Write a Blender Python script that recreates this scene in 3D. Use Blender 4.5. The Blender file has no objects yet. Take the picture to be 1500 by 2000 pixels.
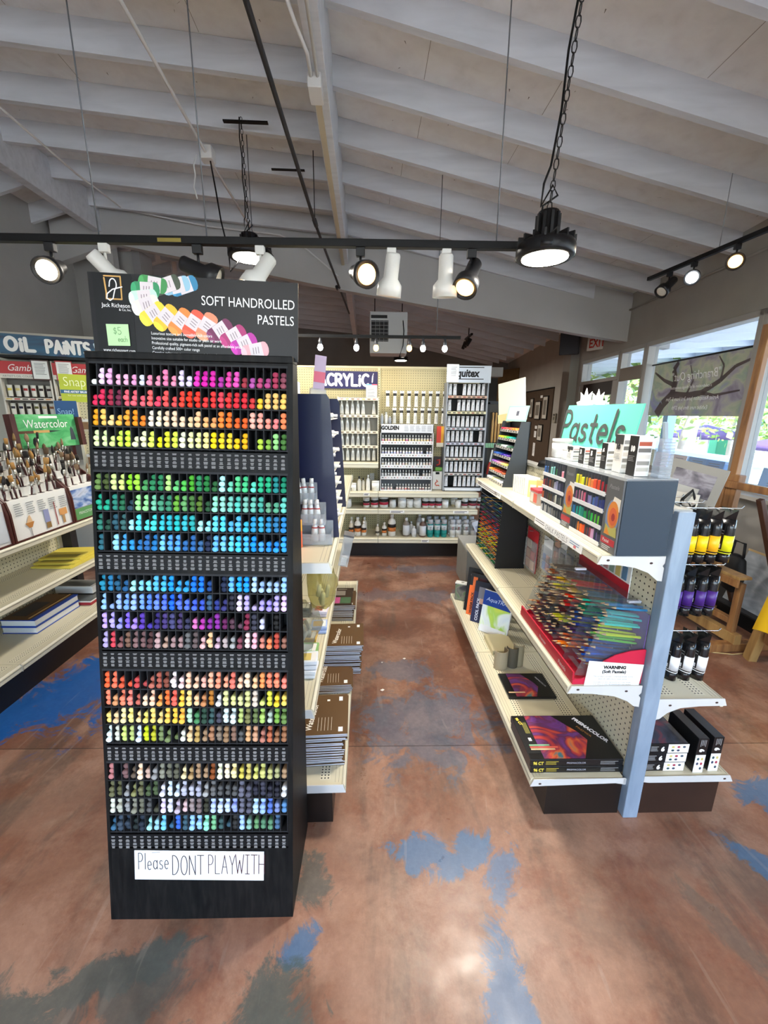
import bpy, math, random, colorsys
from mathutils import Matrix, Vector
random.seed(7)
SC = bpy.context.scene
COL = SC.collection
rad = math.radians
T = Matrix.Translation
def Rz(a): return Matrix.Rotation(rad(a), 4, 'Z')
def Rx(a): return Matrix.Rotation(rad(a), 4, 'X')
def Ry(a): return Matrix.Rotation(rad(a), 4, 'Y')
def S3(x, y, z): return Matrix.Diagonal((x, y, z, 1))
def FR(x, y, z, a): return T((x, y, z)) @ Rz(a)

# ------------------------------------------------------------------ camera
cd = bpy.data.cameras.new('camera'); cam = bpy.data.objects.new('camera', cd); COL.objects.link(cam)
cd.sensor_fit = 'VERTICAL'; cd.sensor_height = 36.0; cd.sensor_width = 27.0; cd.lens = 36.0 * 800 / 2000
cd.clip_start = .02; cd.clip_end = 200
def _cam():
    f = 800.0; r = rad(.6)
    Y = Vector((-10, -194, f)).normalized(); h = Vector((math.cos(r), math.sin(r), 0))
    X = (h - Y * h.dot(Y)).normalized(); Z = X.cross(Y)
    if Z.y > 0: Z = -Z
    R = Matrix((X, Y, Z))            # camera (x right, y down, z forward) -> world
    c0 = R @ Vector((1, 0, 0)); c1 = R @ Vector((0, -1, 0)); c2 = R @ Vector((0, 0, -1))
    M = Matrix((c0, c1, c2)).transposed().to_4x4(); M.translation = (0, 0, 1.5)
    return M
cam.matrix_world = _cam(); SC.camera = cam
# ------------------------------------------------------------------ view, world, sun
SC.view_settings.view_transform = 'Standard'; SC.view_settings.look = 'None'
SC.view_settings.exposure = 0.85; SC.view_settings.gamma = 1.0; SC.view_settings.use_curve_mapping = False
SC.cycles.use_denoising = True
SC.cycles.max_bounces = 8; SC.cycles.diffuse_bounces = 4; SC.cycles.glossy_bounces = 3
SC.cycles.transmission_bounces = 6; SC.cycles.transparent_max_bounces = 16
SC.cycles.sample_clamp_indirect = 6.0; SC.cycles.caustics_reflective = False; SC.cycles.caustics_refractive = False
W = bpy.data.worlds.new('sky'); SC.world = W; W.use_nodes = True
nt = W.node_tree; bg = nt.nodes['Background']
sk = nt.nodes.new('ShaderNodeTexSky'); sk.sky_type = 'NISHITA'; sk.sun_disc = False; sk.sun_elevation = rad(48); sk.sun_rotation = rad(250)
sk.air_density = 1.0; sk.dust_density = 1.5
nt.links.new(sk.outputs[0], bg.inputs[0]); bg.inputs[1].default_value = 1.3
LAMP_K = .42      # all the shop's lamps are dimmed together
def light(kind, name, loc, energy, col=(1, 1, 1), size=.1, rot=None, spot=None, blend=.5):
    l = bpy.data.lights.new(name, kind); l.energy = energy * (1 if kind == 'SUN' else LAMP_K); l.color = col
    if kind == 'AREA': l.shape = 'DISK'; l.size = size
    elif kind == 'SUN': l.angle = size
    else: l.shadow_soft_size = size
    if spot: l.spot_size = rad(spot); l.spot_blend = blend
    o = bpy.data.objects.new(name, l); COL.objects.link(o); o.location = loc
    if rot is not None: o.rotation_mode = 'QUATERNION'; o.rotation_quaternion = rot
    return o
light('SUN', 'sun', (6, 4, 9), 6.0, (1, .95, .86), rad(.6), Vector((.25, .45, -.85)).to_track_quat('-Z', 'Y'))

# ------------------------------------------------------------------ materials
def lin(c):
    if isinstance(c, str):
        c = c.lstrip('#')
        if len(c) == 3: c = ''.join(q * 2 for q in c)
        c = [int(c[i:i + 2], 16) / 255 for i in (0, 2, 4)]
    return tuple((v / 12.92 if v <= .04045 else ((v + .055) / 1.055) ** 2.4) for v in c) + (1.0,)
MATS = {}
def _new(name):
    m = bpy.data.materials.new(name); m.use_nodes = True
    return m, m.node_tree, m.node_tree.nodes['Principled BSDF']
def M(c, r=.5, metal=0., spec=.5, emit=0., alpha=1., trans=0., ior=1.45, var=0., scale=8., coat=0.):
    k = (c, r, metal, spec, emit, alpha, trans, ior, var, scale, coat)
    if k in MATS: return MATS[k]
    m, t, b = _new('m_' + c.lstrip('#'))
    b.inputs['Base Color'].default_value = lin(c); b.inputs['Roughness'].default_value = r
    b.inputs['Metallic'].default_value = metal; b.inputs['Specular IOR Level'].default_value = spec
    b.inputs['Alpha'].default_value = alpha; b.inputs['Transmission Weight'].default_value = trans; b.inputs['IOR'].default_value = ior
    b.inputs['Coat Weight'].default_value = coat
    if emit: b.inputs['Emission Color'].default_value = lin(c); b.inputs['Emission Strength'].default_value = emit
    if var:
        tc = t.nodes.new('ShaderNodeTexCoord'); n = t.nodes.new('ShaderNodeTexNoise'); n.inputs['Scale'].default_value = scale; n.inputs['Detail'].default_value = 5
        mx = t.nodes.new('ShaderNodeMix'); mx.data_type = 'RGBA'; mx.blend_type = 'MULTIPLY'
        mr = t.nodes.new('ShaderNodeMapRange'); mr.inputs[1].default_value = .3; mr.inputs[2].default_value = .7; mr.inputs[3].default_value = 1 - var; mr.inputs[4].default_value = 1 + var * .3
        t.links.new(tc.outputs['Object'], n.inputs['Vector']); t.links.new(n.outputs[0], mr.inputs[0])
        mx.inputs[0].default_value = 1; mx.inputs[6].default_value = lin(c); t.links.new(mr.outputs[0], mx.inputs[7]); t.links.new(mx.outputs[2], b.inputs['Base Color'])
    MATS[k] = m; return m
def objcol(r=.5, dark=1.0, key='', coat=0.):
    k = ('oc', r, dark, key, coat)
    if k in MATS: return MATS[k]
    m, t, b = _new('m_piece_colour'); oi = t.nodes.new('ShaderNodeObjectInfo')
    b.inputs['Roughness'].default_value = r; b.inputs['Coat Weight'].default_value = coat
    t.links.new(oi.outputs['Color'], b.inputs['Base Color'])
    MATS[k] = m; return m
def vcol(r=.5):
    k = ('vc', r)
    if k in MATS: return MATS[k]
    m, t, b = _new('m_many_colours'); a = t.nodes.new('ShaderNodeVertexColor'); a.layer_name = 'Col'
    b.inputs['Roughness'].default_value = r; t.links.new(a.outputs[0], b.inputs['Base Color'])
    MATS[k] = m; return m
def _math(t, op, a, bb=None, c=None):
    n = t.nodes.new('ShaderNodeMath'); n.operation = op
    for i, v in enumerate((a, bb, c)):
        if v is None: continue
        if isinstance(v, (int, float)): n.inputs[i].default_value = v
        else: t.links.new(v, n.inputs[i])
    return n.outputs[0]
def peg(c, ax, pitch=.0254, hole=.0034, dark='#16140f', r=.5, var=.0):
    """perforated board: a grid of round holes over two object axes"""
    k = ('peg', c, ax, pitch, hole)
    if k in MATS: return MATS[k]
    m, t, b = _new('m_pegboard'); tc = t.nodes.new('ShaderNodeTexCoord'); sp = t.nodes.new('ShaderNodeSeparateXYZ')
    t.links.new(tc.outputs['Object'], sp.inputs[0])
    d = []
    for a in ax:
        f = _math(t, 'FRACT', _math(t, 'MULTIPLY', sp.outputs['XYZ'.index(a)], 1 / pitch)); d.append(_math(t, 'POWER', _math(t, 'SUBTRACT', f, .5), 2.0))
    dist = _math(t, 'SQRT', _math(t, 'ADD', d[0], d[1])); lt = _math(t, 'LESS_THAN', dist, hole / pitch)
    mx = t.nodes.new('ShaderNodeMix'); mx.data_type = 'RGBA'; mx.inputs[6].default_value = lin(c); mx.inputs[7].default_value = lin(dark)
    t.links.new(lt, mx.inputs[0]); t.links.new(mx.outputs[2], b.inputs['Base Color']); b.inputs['Roughness'].default_value = r
    MATS[k] = m; return m
def ramp_mat(name, stops, scale=(1, 1, 1), noise=4., detail=6., dist=0., r=.5, coat=0., wave=None):
    k = ('ramp', name)
    if k in MATS: return MATS[k]
    m, t, b = _new('m_' + name); tc = t.nodes.new('ShaderNodeTexCoord'); mp = t.nodes.new('ShaderNodeMapping'); mp.inputs['Scale'].default_value = scale
    t.links.new(tc.outputs['Object'], mp.inputs[0])
    if wave:
        n = t.nodes.new('ShaderNodeTexWave'); n.wave_type = 'BANDS'; n.bands_direction = wave; n.inputs['Scale'].default_value = noise; n.inputs['Distortion'].default_value = dist; n.inputs['Detail'].default_value = detail
    else:
        n = t.nodes.new('ShaderNodeTexNoise'); n.inputs['Scale'].default_value = noise; n.inputs['Detail'].default_value = detail; n.inputs['Distortion'].default_value = dist
    t.links.new(mp.outputs[0], n.inputs['Vector']); cr = t.nodes.new('ShaderNodeValToRGB'); e = cr.color_ramp.elements
    e[0].position, e[0].color = stops[0][0], lin(stops[0][1]); e[1].position, e[1].color = stops[-1][0], lin(stops[-1][1])
    for p, c in stops[1:-1]: q = e.new(p); q.color = lin(c)
    t.links.new(n.outputs[0 if not wave else 1], cr.inputs[0]); t.links.new(cr.outputs[0], b.inputs['Base Color'])
    b.inputs['Roughness'].default_value = r; b.inputs['Coat Weight'].default_value = coat
    MATS[k] = m; return m
def clear(c='#ffffff', a=.16, r=.08):
    """thin clear plastic: mostly see-through with a glossy skin"""
    k = ('clear', c, a, r)
    if k in MATS: return MATS[k]
    m, t, b = _new('m_clear_plastic'); t.nodes.remove(b)
    tr = t.nodes.new('ShaderNodeBsdfTransparent'); gl = t.nodes.new('ShaderNodeBsdfGlossy'); df = t.nodes.new('ShaderNodeBsdfDiffuse')
    gl.inputs['Roughness'].default_value = r; df.inputs[0].default_value = lin(c); tr.inputs[0].default_value = lin(c)
    a1 = t.nodes.new('ShaderNodeMixShader'); a2 = t.nodes.new('ShaderNodeMixShader'); lw = t.nodes.new('ShaderNodeLayerWeight'); fr = t.nodes.new('ShaderNodeMath'); fr.operation = 'MULTIPLY_ADD'; pw = t.nodes.new('ShaderNodeMath'); pw.operation = 'POWER'; pw.inputs[1].default_value = 4.0
    t.links.new(lw.outputs['Facing'], pw.inputs[0]); t.links.new(pw.outputs[0], fr.inputs[0]); fr.inputs[1].default_value = .45; fr.inputs[2].default_value = .03
    a1.inputs[0].default_value = a; t.links.new(tr.outputs[0], a1.inputs[1]); t.links.new(df.outputs[0], a1.inputs[2])
    t.links.new(fr.outputs[0], a2.inputs[0]); t.links.new(a1.outputs[0], a2.inputs[1]); t.links.new(gl.outputs[0], a2.inputs[2])
    t.links.new(a2.outputs[0], t.nodes['Material Output'].inputs[0])
    MATS[k] = m; return m

# ------------------------------------------------------------------ mesh builder
def frame_of(d):
    d = Vector(d).normalized(); up = Vector((0, 0, 1)) if abs(d.z) < .95 else Vector((1, 0, 0))
    a = d.cross(up).normalized(); return a, d.cross(a).normalized()
class MB:
    def __init__(s): s.v = []; s.f = []; s.mi = []; s.ms = []; s.sm = []; s.vc = None
    def mid(s, m):
        if m not in s.ms: s.ms.append(m)
        return s.ms.index(m)
    def add(s, vs, fs, m, X=None, smooth=False):
        o = len(s.v); k = s.mid(m)
        s.v += [tuple(X @ Vector(p)) if X is not None else tuple(p) for p in vs]
        for f in fs: s.f.append([i + o for i in f]); s.mi.append(k); s.sm.append(smooth)
        return s
    def box(s, x0, x1, y0, y1, z0, z1, m, X=None):
        return s.add([(x0, y0, z0), (x1, y0, z0), (x1, y1, z0), (x0, y1, z0), (x0, y0, z1), (x1, y0, z1), (x1, y1, z1), (x0, y1, z1)],
                     [(0, 3, 2, 1), (4, 5, 6, 7), (0, 1, 5, 4), (1, 2, 6, 5), (2, 3, 7, 6), (3, 0, 4, 7)], m, X)
    def prism(s, poly, a, b, m, ax='y', X=None):
        """polygon extruded along one axis from a to b"""
        n = len(poly)
        P = {'y': lambda p, t: (p[0], t, p[1]), 'x': lambda p, t: (t, p[0], p[1]), 'z': lambda p, t: (p[0], p[1], t)}[ax]
        vs = [P(p, a) for p in poly] + [P(p, b) for p in poly]
        fs = [tuple(range(n)), tuple(range(2 * n - 1, n - 1, -1))] + [(i, i + n, (i + 1) % n + n, (i + 1) % n) for i in range(n)]
        return s.add(vs, fs, m, X)
    def lathe(s, prof, m, n=16, X=None, sx=1., sy=1., smooth=True):
        vs = []; fs = []
        for r, z in prof:
            for i in range(n):
                a = 2 * math.pi * i / n; vs.append((r * math.cos(a) * sx, r * math.sin(a) * sy, z))
        for j in range(len(prof) - 1):
            for i in range(n):
                fs.append((j * n + i, j * n + (i + 1) % n, (j + 1) * n + (i + 1) % n, (j + 1) * n + i))
        s.add(vs, fs, m, X, smooth)
        o = len(vs)
        cap = []
        if prof[0][0] > 1e-6: cap.append(tuple(range(n - 1, -1, -1)))
        if prof[-1][0] > 1e-6: cap.append(tuple(range(o - n, o)))
        if cap:
            base = len(s.v) - o
            for f in cap: s.f.append([i + base for i in f]); s.mi.append(s.mid(m)); s.sm.append(False)
        return s
    def tube(s, pts, r, m, n=8, X=None, closed=False):
        pts = [Vector(p) for p in pts]; k = len(pts); vs = []; fs = []; a = None
        rr = r if isinstance(r, (list, tuple)) else [r] * k
        for i, p in enumerate(pts):
            d = (pts[(i + 1) % k] - pts[i - 1]) if closed else (pts[min(i + 1, k - 1)] - pts[max(i - 1, 0)])
            if d.length < 1e-9: d = Vector((0, 0, 1))
            d.normalize()
            if a is None: a, b = frame_of(d)
            else:
                a = (a - d * a.dot(d)); a = a.normalized() if a.length > 1e-6 else frame_of(d)[0]; b = d.cross(a)
            for j in range(n):
                t = 2 * math.pi * j / n; vs.append(p + a * (rr[i] * math.cos(t)) + b * (rr[i] * math.sin(t)))
        for i in range(k if closed else k - 1):
            q = (i + 1) % k
            for j in range(n): fs.append((i * n + j, i * n + (j + 1) % n, q * n + (j + 1) % n, q * n + j))
        if not closed: fs += [tuple(range(n - 1, -1, -1)), tuple(range((k - 1) * n, k * n))]
        return s.add(vs, fs, m, X, n > 5)
    def quad(s, a, b, c, d, m, X=None): return s.add([a, b, c, d], [(0, 1, 2, 3)], m, X)
    def ribbon(s, pts, w, m, X=None, z=0.):
        """flat pen stroke in the local x-z plane facing -y"""
        for i, (x, y) in enumerate(pts):
            z += 2e-5
            vs = [(x + w / 2 * math.cos(q * math.pi / 4), -z, y + w / 2 * math.sin(q * math.pi / 4)) for q in range(8)]
            s.add(vs, [tuple(range(8))], m, X)
            if i:
                x0, y0 = pts[i - 1]; dx, dy = x - x0, y - y0; L = math.hypot(dx, dy)
                if L < 1e-7: continue
                nx, ny = -dy / L * w / 2, dx / L * w / 2; z += 1e-5
                s.add([(x0 - nx, -z, y0 - ny), (x - nx, -z, y - ny), (x + nx, -z, y + ny), (x0 + nx, -z, y0 + ny)], [(0, 1, 2, 3)], m, X)
        return s
    def mesh(s, name):
        me = bpy.data.meshes.new(name); me.from_pydata(s.v, [], s.f); me.update()
        for m in s.ms: me.materials.append(m)
        me.polygons.foreach_set('material_index', s.mi); me.polygons.foreach_set('use_smooth', s.sm)
        return me
    def build(s, name, parent=None, X=None, label=None, cat=None, group=None, kind=None, bevel=0., col=None):
        o = bpy.data.objects.new(name, s.mesh(name)); return fin(o, parent, X, label, cat, group, kind, bevel, col)
KIDS = {}
def fin(o, parent=None, X=None, label=None, cat=None, group=None, kind=None, bevel=0., col=None):
    COL.objects.link(o)
    if parent is not None: o.parent = parent; KIDS.setdefault(parent.name, []).append(o)
    if X is not None: o.matrix_basis = X
    if label: o['label'] = label
    if cat: o['category'] = cat
    if group: o['group'] = group
    if kind: o['kind'] = kind
    if col is not None: o.color = lin(col)
    if bevel:
        b = o.modifiers.new('bevel', 'BEVEL'); b.width = bevel; b.segments = 2; b.limit_method = 'ANGLE'; b.angle_limit = rad(40)
    return o
def thing(name, X, label, cat, group=None):
    o = bpy.data.objects.new(name, None); o.empty_display_size = .05
    return fin(o, None, X, label, cat, group)
def dup(root, X, label=None, col=None, group=None):
    r = root.copy(); COL.objects.link(r); r.matrix_basis = X
    if label: r['label'] = label
    if group: r['group'] = group
    if col is not None: r.color = lin(col)
    KIDS[r.name] = []
    for ch in KIDS.get(root.name, []):
        c = ch.copy(); COL.objects.link(c); c.parent = r; KIDS[r.name].append(c)
        if col is not None: c.color = lin(col)
        for g in KIDS.get(ch.name, []):
            d = g.copy(); COL.objects.link(d); d.parent = c; KIDS.setdefault(c.name, []).append(d)
            if col is not None: d.color = lin(col)
    return r
class Proto:
    """first call places the original, later calls place copies"""
    def __init__(s, make): s.make = make; s.o = None
    def __call__(s, X, label, col=None, group=None):
        if s.o is None:
            s.o = s.make(); s.o.matrix_basis = X; s.o['label'] = label
            if group: s.o['group'] = group
            if col is not None:
                s.o.color = lin(col)
                for c in KIDS.get(s.o.name, []):
                    c.color = lin(col)
                    for g in KIDS.get(c.name, []): g.color = lin(col)
            return s.o
        return dup(s.o, X, label, col, group)
# text: built-in font turned into mesh, in the local x-z plane facing -y
def text(s, size, m, parent, X, name='lettering', align='LEFT', shear=0., bold=0., sx=1., label=None):
    cu = bpy.data.curves.new('t', 'FONT'); cu.body = s; cu.size = size; cu.align_x = align; cu.shear = shear; cu.offset = bold; cu.fill_mode = 'FRONT'; cu.resolution_u = 3
    o = bpy.data.objects.new('t', cu); COL.objects.link(o)
    dg = bpy.context.evaluated_depsgraph_get(); me = bpy.data.meshes.new_from_object(o.evaluated_get(dg)); bpy.data.objects.remove(o)
    K = X @ Matrix(((sx, 0, 0, 0), (0, 0, -1, 0), (0, 1, 0, 0), (0, 0, 0, 1)))
    me.transform(K); me.name = name; me.materials.clear(); me.materials.append(m)
    return fin(bpy.data.objects.new(name, me), parent, None, label)
def arc(cx, cy, rx, ry, a0, a1, n=10): return [(cx + rx * math.cos(rad(a0 + (a1 - a0) * i / n)), cy + ry * math.sin(rad(a0 + (a1 - a0) * i / n))) for i in range(n + 1)]
GL = {
 'A': (.62, [[(0, 0), (.31, 1), (.62, 0)], [(.13, .36), (.49, .36)]]), 'C': (.55, [arc(.32, .5, .32, .5, 50, 310, 14)]),
 'D': (.58, [[(0, 0), (0, 1)], [(0, 1)] + arc(.12, .5, .44, .5, 90, -90, 12) + [(0, 0)]]), 'E': (.48, [[(.48, 1), (0, 1), (0, 0), (.48, 0)], [(0, .52), (.4, .52)]]),
 'H': (.55, [[(0, 0), (0, 1)], [(.55, 0), (.55, 1)], [(0, .5), (.55, .5)]]), 'I': (.4, [[(.2, 0), (.2, 1)], [(0, 1), (.4, 1)], [(0, 0), (.4, 0)]]),
 'K': (.52, [[(0, 0), (0, 1)], [(.5, 1), (0, .45), (.52, 0)]]), 'L': (.46, [[(0, 1), (0, 0), (.46, 0)]]), 'N': (.56, [[(0, 0), (0, 1), (.56, 0), (.56, 1)]]),
 'O': (.6, [arc(.3, .5, .3, .5, 90, 450, 18)]), 'P': (.5, [[(0, 0), (0, 1)], [(0, 1)] + arc(.2, .74, .28, .26, 90, -90, 10) + [(0, .48)]]),
 'R': (.52, [[(0, 0), (0, 1)], [(0, 1)] + arc(.2, .75, .28, .25, 90, -90, 10) + [(0, .5)], [(.18, .5), (.52, 0)]]),
 'S': (.5, [arc(.26, .76, .23, .23, 40, 270, 10) + arc(.24, .27, .25, .26, 90, -150, 10)]), 'T': (.6, [[(0, 1), (.6, 1)], [(.3, 1), (.3, 0)]]),
 'W': (.8, [[(0, 1), (.2, 0), (.4, .7), (.6, 0), (.8, 1)]]), 'Y': (.56, [[(0, 1), (.28, .48), (.56, 1)], [(.28, .48), (.28, 0)]]),
 'i': (.1, [[(.05, 0), (.05, .62)], [(.05, .86), (.06, .88)]]), 'l': (.1, [[(.05, 0), (.05, 1)]]), 'a': (.48, [arc(.22, .27, .22, .27, 30, 330, 12), [(.44, .55), (.44, .05), (.5, 0)]]),
 'e': (.46, [[(.03, .28), (.44, .3)] + arc(.23, .28, .21, .27, 5, 310, 12)]), 's': (.38, [arc(.2, .41, .16, .13, 40, 270, 8) + arc(.19, .14, .18, .14, 90, -150, 8)]),
 't': (.36, [[(.16, .85), (.16, .1), (.3, 0)], [(0, .56), (.34, .56)]]), 'c': (.4, [arc(.22, .27, .21, .27, 50, 310, 10)]), 'h': (.42, [[(0, 0), (0, 1)], [(0, .3)] + arc(.2, .34, .2, .2, 170, 0, 8) + [(.4, 0)]]),
 '5': (.45, [[(.42, 1), (.06, 1), (.04, .58)] + arc(.2, .3, .24, .29, 110, -140, 10)]), '$': (.46, [arc(.24, .7, .2, .17, 40, 270, 8) + arc(.22, .34, .22, .19, 90, -150, 8), [(.23, 1), (.23, 0)]]), ' ': (.3, [])}
def hand(s, w, h, pen, m, parent, X, name='hand_lettering', z=.0012, gap=.16, jit=0., mb=None, sy=None):
    """hand lettering fitted to width w, height h with a pen of the given width"""
    tot = sum(GL[c][0] + gap for c in s) - gap; k = w / tot; x = 0; b = mb or MB()
    for i, c in enumerate(s):
        g = GL[c]; dy = (random.random() - .5) * jit * h
        for st in g[1]: z += 1.5e-4 if pen > .01 else 0; b.ribbon([((x + px) * k, py * h + dy) for px, py in st], pen, m, X, z)
        x += g[0] + gap
    return b if mb is not None else b.build(name, parent)
def lines(b, x0, x1, z0, dz, n, h, m, X=None, y=-.001, seed=1):
    """rows of small print, too small to read"""
    r = random.Random(seed)
    for i in range(n):
        e = x1 - (x1 - x0) * r.uniform(0, .25); b.box(x0, e, y, y + .0004, z0 - i * dz - h, z0 - i * dz, m, X)
ORD = 'first second third fourth fifth sixth seventh eighth ninth tenth eleventh twelfth thirteenth fourteenth fifteenth sixteenth seventeenth eighteenth nineteenth twentieth'.split()
def nth(i): return ORD[i] if i < 20 else 'twenty-' + ORD[i - 20] if i < 29 else 'last'
def cname(c):
    r, g, b = (int(q * 2, 16) / 255 for q in c) if len(c) == 3 else (int(c[i:i + 2], 16) / 255 for i in (0, 2, 4))
    h, s, v = colorsys.rgb_to_hsv(r, g, b); h *= 360
    if v < .16: return 'black'
    if s < .14: return 'white' if v > .9 else 'light grey' if v > .7 else 'grey' if v > .4 else 'dark grey'
    n = 'red' if h < 12 or h >= 348 else 'orange' if h < 36 else 'golden' if h < 48 else 'yellow' if h < 66 else 'lime' if h < 95 else 'green' if h < 150 else 'teal' if h < 185 else 'blue' if h < 245 else 'violet' if h < 285 else 'magenta' if h < 322 else 'pink'
    if n in ('orange', 'red', 'golden') and v < .62: n = 'brown'
    if n == 'red' and s < .55 and v > .6: n = 'pink'
    p = 'pale ' if s < .35 and v > .75 else 'dark ' if v < .45 else 'dull ' if s < .4 else 'bright ' if s > .75 and v > .8 else ''
    return p + n
CREAM = M('#c9c2a8', .45); CREAM_LIP = M('#d0cab4', .4); BLACK = M('#0c0c0e', .45, spec=.3); WHITE = M('#e9e8e4', .5); PAPER = M('#eeeeec', .7); INK = M('#1b1b1d', .7); GREYINK = M('#7b7b7b', .7)
STEEL = M('#9a9da0', .35, .9); DARKSTEEL = M('#2a2a2c', .4, .6); CHROME = M('#c8cacc', .2, 1.); CHAIR = None
# ================================================================== SETTING
FW = FR(3.06, 3.52, 0, -3.5)      # window wall: local x=0 inner face, y runs into the shop
FC = FR(-.36, 3.245, 0, 1.8)      # roof: girder along local y
def st(mb, name, X=None, parent=None, bevel=0.): return mb.build(name, parent, X, kind='structure' if parent is None else None, bevel=bevel)
# floor: stained and sealed concrete
def floor_mat():
    m, t, b = _new('m_stained_concrete'); L = t.links.new
    tc = t.nodes.new('ShaderNodeTexCoord'); P = tc.outputs['Object']
    def noise(sc, det=6, rough=.6, dist=0., off=(0, 0, 0), st=(1, 1, 1)):
        mp = t.nodes.new('ShaderNodeMapping'); mp.inputs['Location'].default_value = off; mp.inputs['Scale'].default_value = st; L(P, mp.inputs[0])
        n = t.nodes.new('ShaderNodeTexNoise'); n.inputs['Scale'].default_value = sc; n.inputs['Detail'].default_value = det; n.inputs['Roughness'].default_value = rough; n.inputs['Distortion'].default_value = dist
        L(mp.outputs[0], n.inputs['Vector']); return n.outputs[0]
    def ramp(f, stops):
        cr = t.nodes.new('ShaderNodeValToRGB'); e = cr.color_ramp.elements
        e[0].position, e[0].color = stops[0][0], lin(stops[0][1]); e[1].position, e[1].color = stops[-1][0], lin(stops[-1][1])
        for p, c in stops[1:-1]: q = e.new(p); q.color = lin(c)
        L(f, cr.inputs[0]); return cr.outputs[0]
    def mix(f, a, c, mode='MIX'):
        n = t.nodes.new('ShaderNodeMix'); n.data_type = 'RGBA'; n.blend_type = mode
        for i, v in ((0, f), (6, a), (7, c)):
            if isinstance(v, str): n.inputs[i].default_value = lin(v)
            elif isinstance(v, (int, float)): n.inputs[i].default_value = v
            else: L(v, n.inputs[i])
        return n.outputs[2]
    base = ramp(noise(1.5, 8, .62, .6), [(.28, '#5f4538'), (.42, '#7c5845'), (.52, '#8b6553'), (.62, '#967a67'), (.75, '#8f8271')])
    base = mix(_math(t, 'MULTIPLY', ramp(noise(2.1, 6, .6, 1., (5, 2, 0)), [(.44, '#000'), (.70, '#fff')]), .5), base, '#777064')
    base = mix(_math(t, 'MULTIPLY', ramp(noise(3.3, 7, .7, .5, (1, 9, 0)), [(.42, '#000'), (.74, '#fff')]), .4), base, '#74432d')
    sp = t.nodes.new('ShaderNodeSeparateXYZ'); L(P, sp.inputs[0])
    far = _math(t, 'GREATER_THAN', _math(t, 'SUBTRACT', sp.outputs[1], _math(t, 'MULTIPLY', sp.outputs[0], .009)), 1.587)
    base = mix(_math(t, 'MULTIPLY', far, .5), mix(.25, base, '#ab8570'), '#5e3220')      # near slab mixed towards tan, far slab towards red brown
    st_n = noise(3.0, 6, .65, .4, (2, 4, 0), (1.6, .35, 1)); base = mix(_math(t, 'MULTIPLY', ramp(st_n, [(.50, '#000'), (.62, '#fff')]), .55), base, '#564a42')
    base = mix(_math(t, 'MULTIPLY', ramp(noise(2.4, 8, .7, .3, (8, 1, 0)), [(.46, '#000'), (.60, '#fff')]), .55), base, '#b3907b')
    base = mix(_math(t, 'MULTIPLY', ramp(noise(4.2, 9, .75, .2, (4, 7, 0)), [(.50, '#000'), (.62, '#fff')]), .5), base, '#7d4a34')
    ed = noise(6.5, 9, .78, .9, (3, 3, 0))
    def blob(x, y, rx, ry, a=0., k=1.0):
        ca, sa = math.cos(rad(a)), math.sin(rad(a)); dx = _math(t, 'SUBTRACT', sp.outputs[0], x); dy = _math(t, 'SUBTRACT', sp.outputs[1], y)
        u = _math(t, 'MULTIPLY', _math(t, 'ADD', _math(t, 'MULTIPLY', dx, ca), _math(t, 'MULTIPLY', dy, sa)), 1 / (rx * 1.08))
        v = _math(t, 'MULTIPLY', _math(t, 'SUBTRACT', _math(t, 'MULTIPLY', dy, ca), _math(t, 'MULTIPLY', dx, sa)), 1 / (ry * 1.08))
        r = _math(t, 'SQRT', _math(t, 'ADD', _math(t, 'MULTIPLY', u, u), _math(t, 'MULTIPLY', v, v)))
        f = _math(t, 'ADD', _math(t, 'SUBTRACT', 1.0, r), _math(t, 'MULTIPLY', _math(t, 'SUBTRACT', ed, .5), 4.2))
        mr = t.nodes.new('ShaderNodeMapRange'); mr.inputs[1].default_value = -.05; mr.inputs[2].default_value = .28; mr.inputs[4].default_value = k; L(f, mr.inputs[0]); return mr.outputs[0]
    col = base
    for (c, bl) in FLOOR_SPOTS:
        f = None
        for q in bl:
            w = blob(*q); f = w if f is None else _math(t, 'MAXIMUM', f, w)
        col = mix(f, col, c)
    # sawn joint across the floor, a wandering hairline crack
    jy = _math(t, 'ABSOLUTE', _math(t, 'SUBTRACT', _math(t, 'SUBTRACT', sp.outputs[1], _math(t, 'MULTIPLY', sp.outputs[0], .009)), 1.587))
    col = mix(_math(t, 'MULTIPLY', _math(t, 'LESS_THAN', jy, .0025), .6), col, '#2b1f19')
    col = mix(.35, col, ramp(noise(46, 3, .7), [(.3, '#5d5048'), (.5, '#8a7d74'), (.7, '#b2a79c')]), 'SOFT_LIGHT')
    sc = ramp(noise(9, 2, .5, 2.5, (0, 0, 0), (1, .12, 1)), [(.66, '#000'), (.70, '#fff')])
    col = mix(_math(t, 'MULTIPLY', sc, .12), col, '#b9ada0')
    L(col, b.inputs['Base Color'])
    mr = t.nodes.new('ShaderNodeMapRange'); mr.inputs[1].default_value = .3; mr.inputs[2].default_value = .7; mr.inputs[3].default_value = .27; mr.inputs[4].default_value = .5
    L(noise(6, 5), mr.inputs[0]); L(mr.outputs[0], b.inputs['Roughness']); b.inputs['Specular IOR Level'].default_value = .55
    bp = t.nodes.new('ShaderNodeBump'); bp.inputs['Strength'].default_value = .06; bp.inputs['Distance'].default_value = .01; L(noise(22, 4), bp.inputs['Height']); L(bp.outputs[0], b.inputs['Normal'])
    return m
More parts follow.
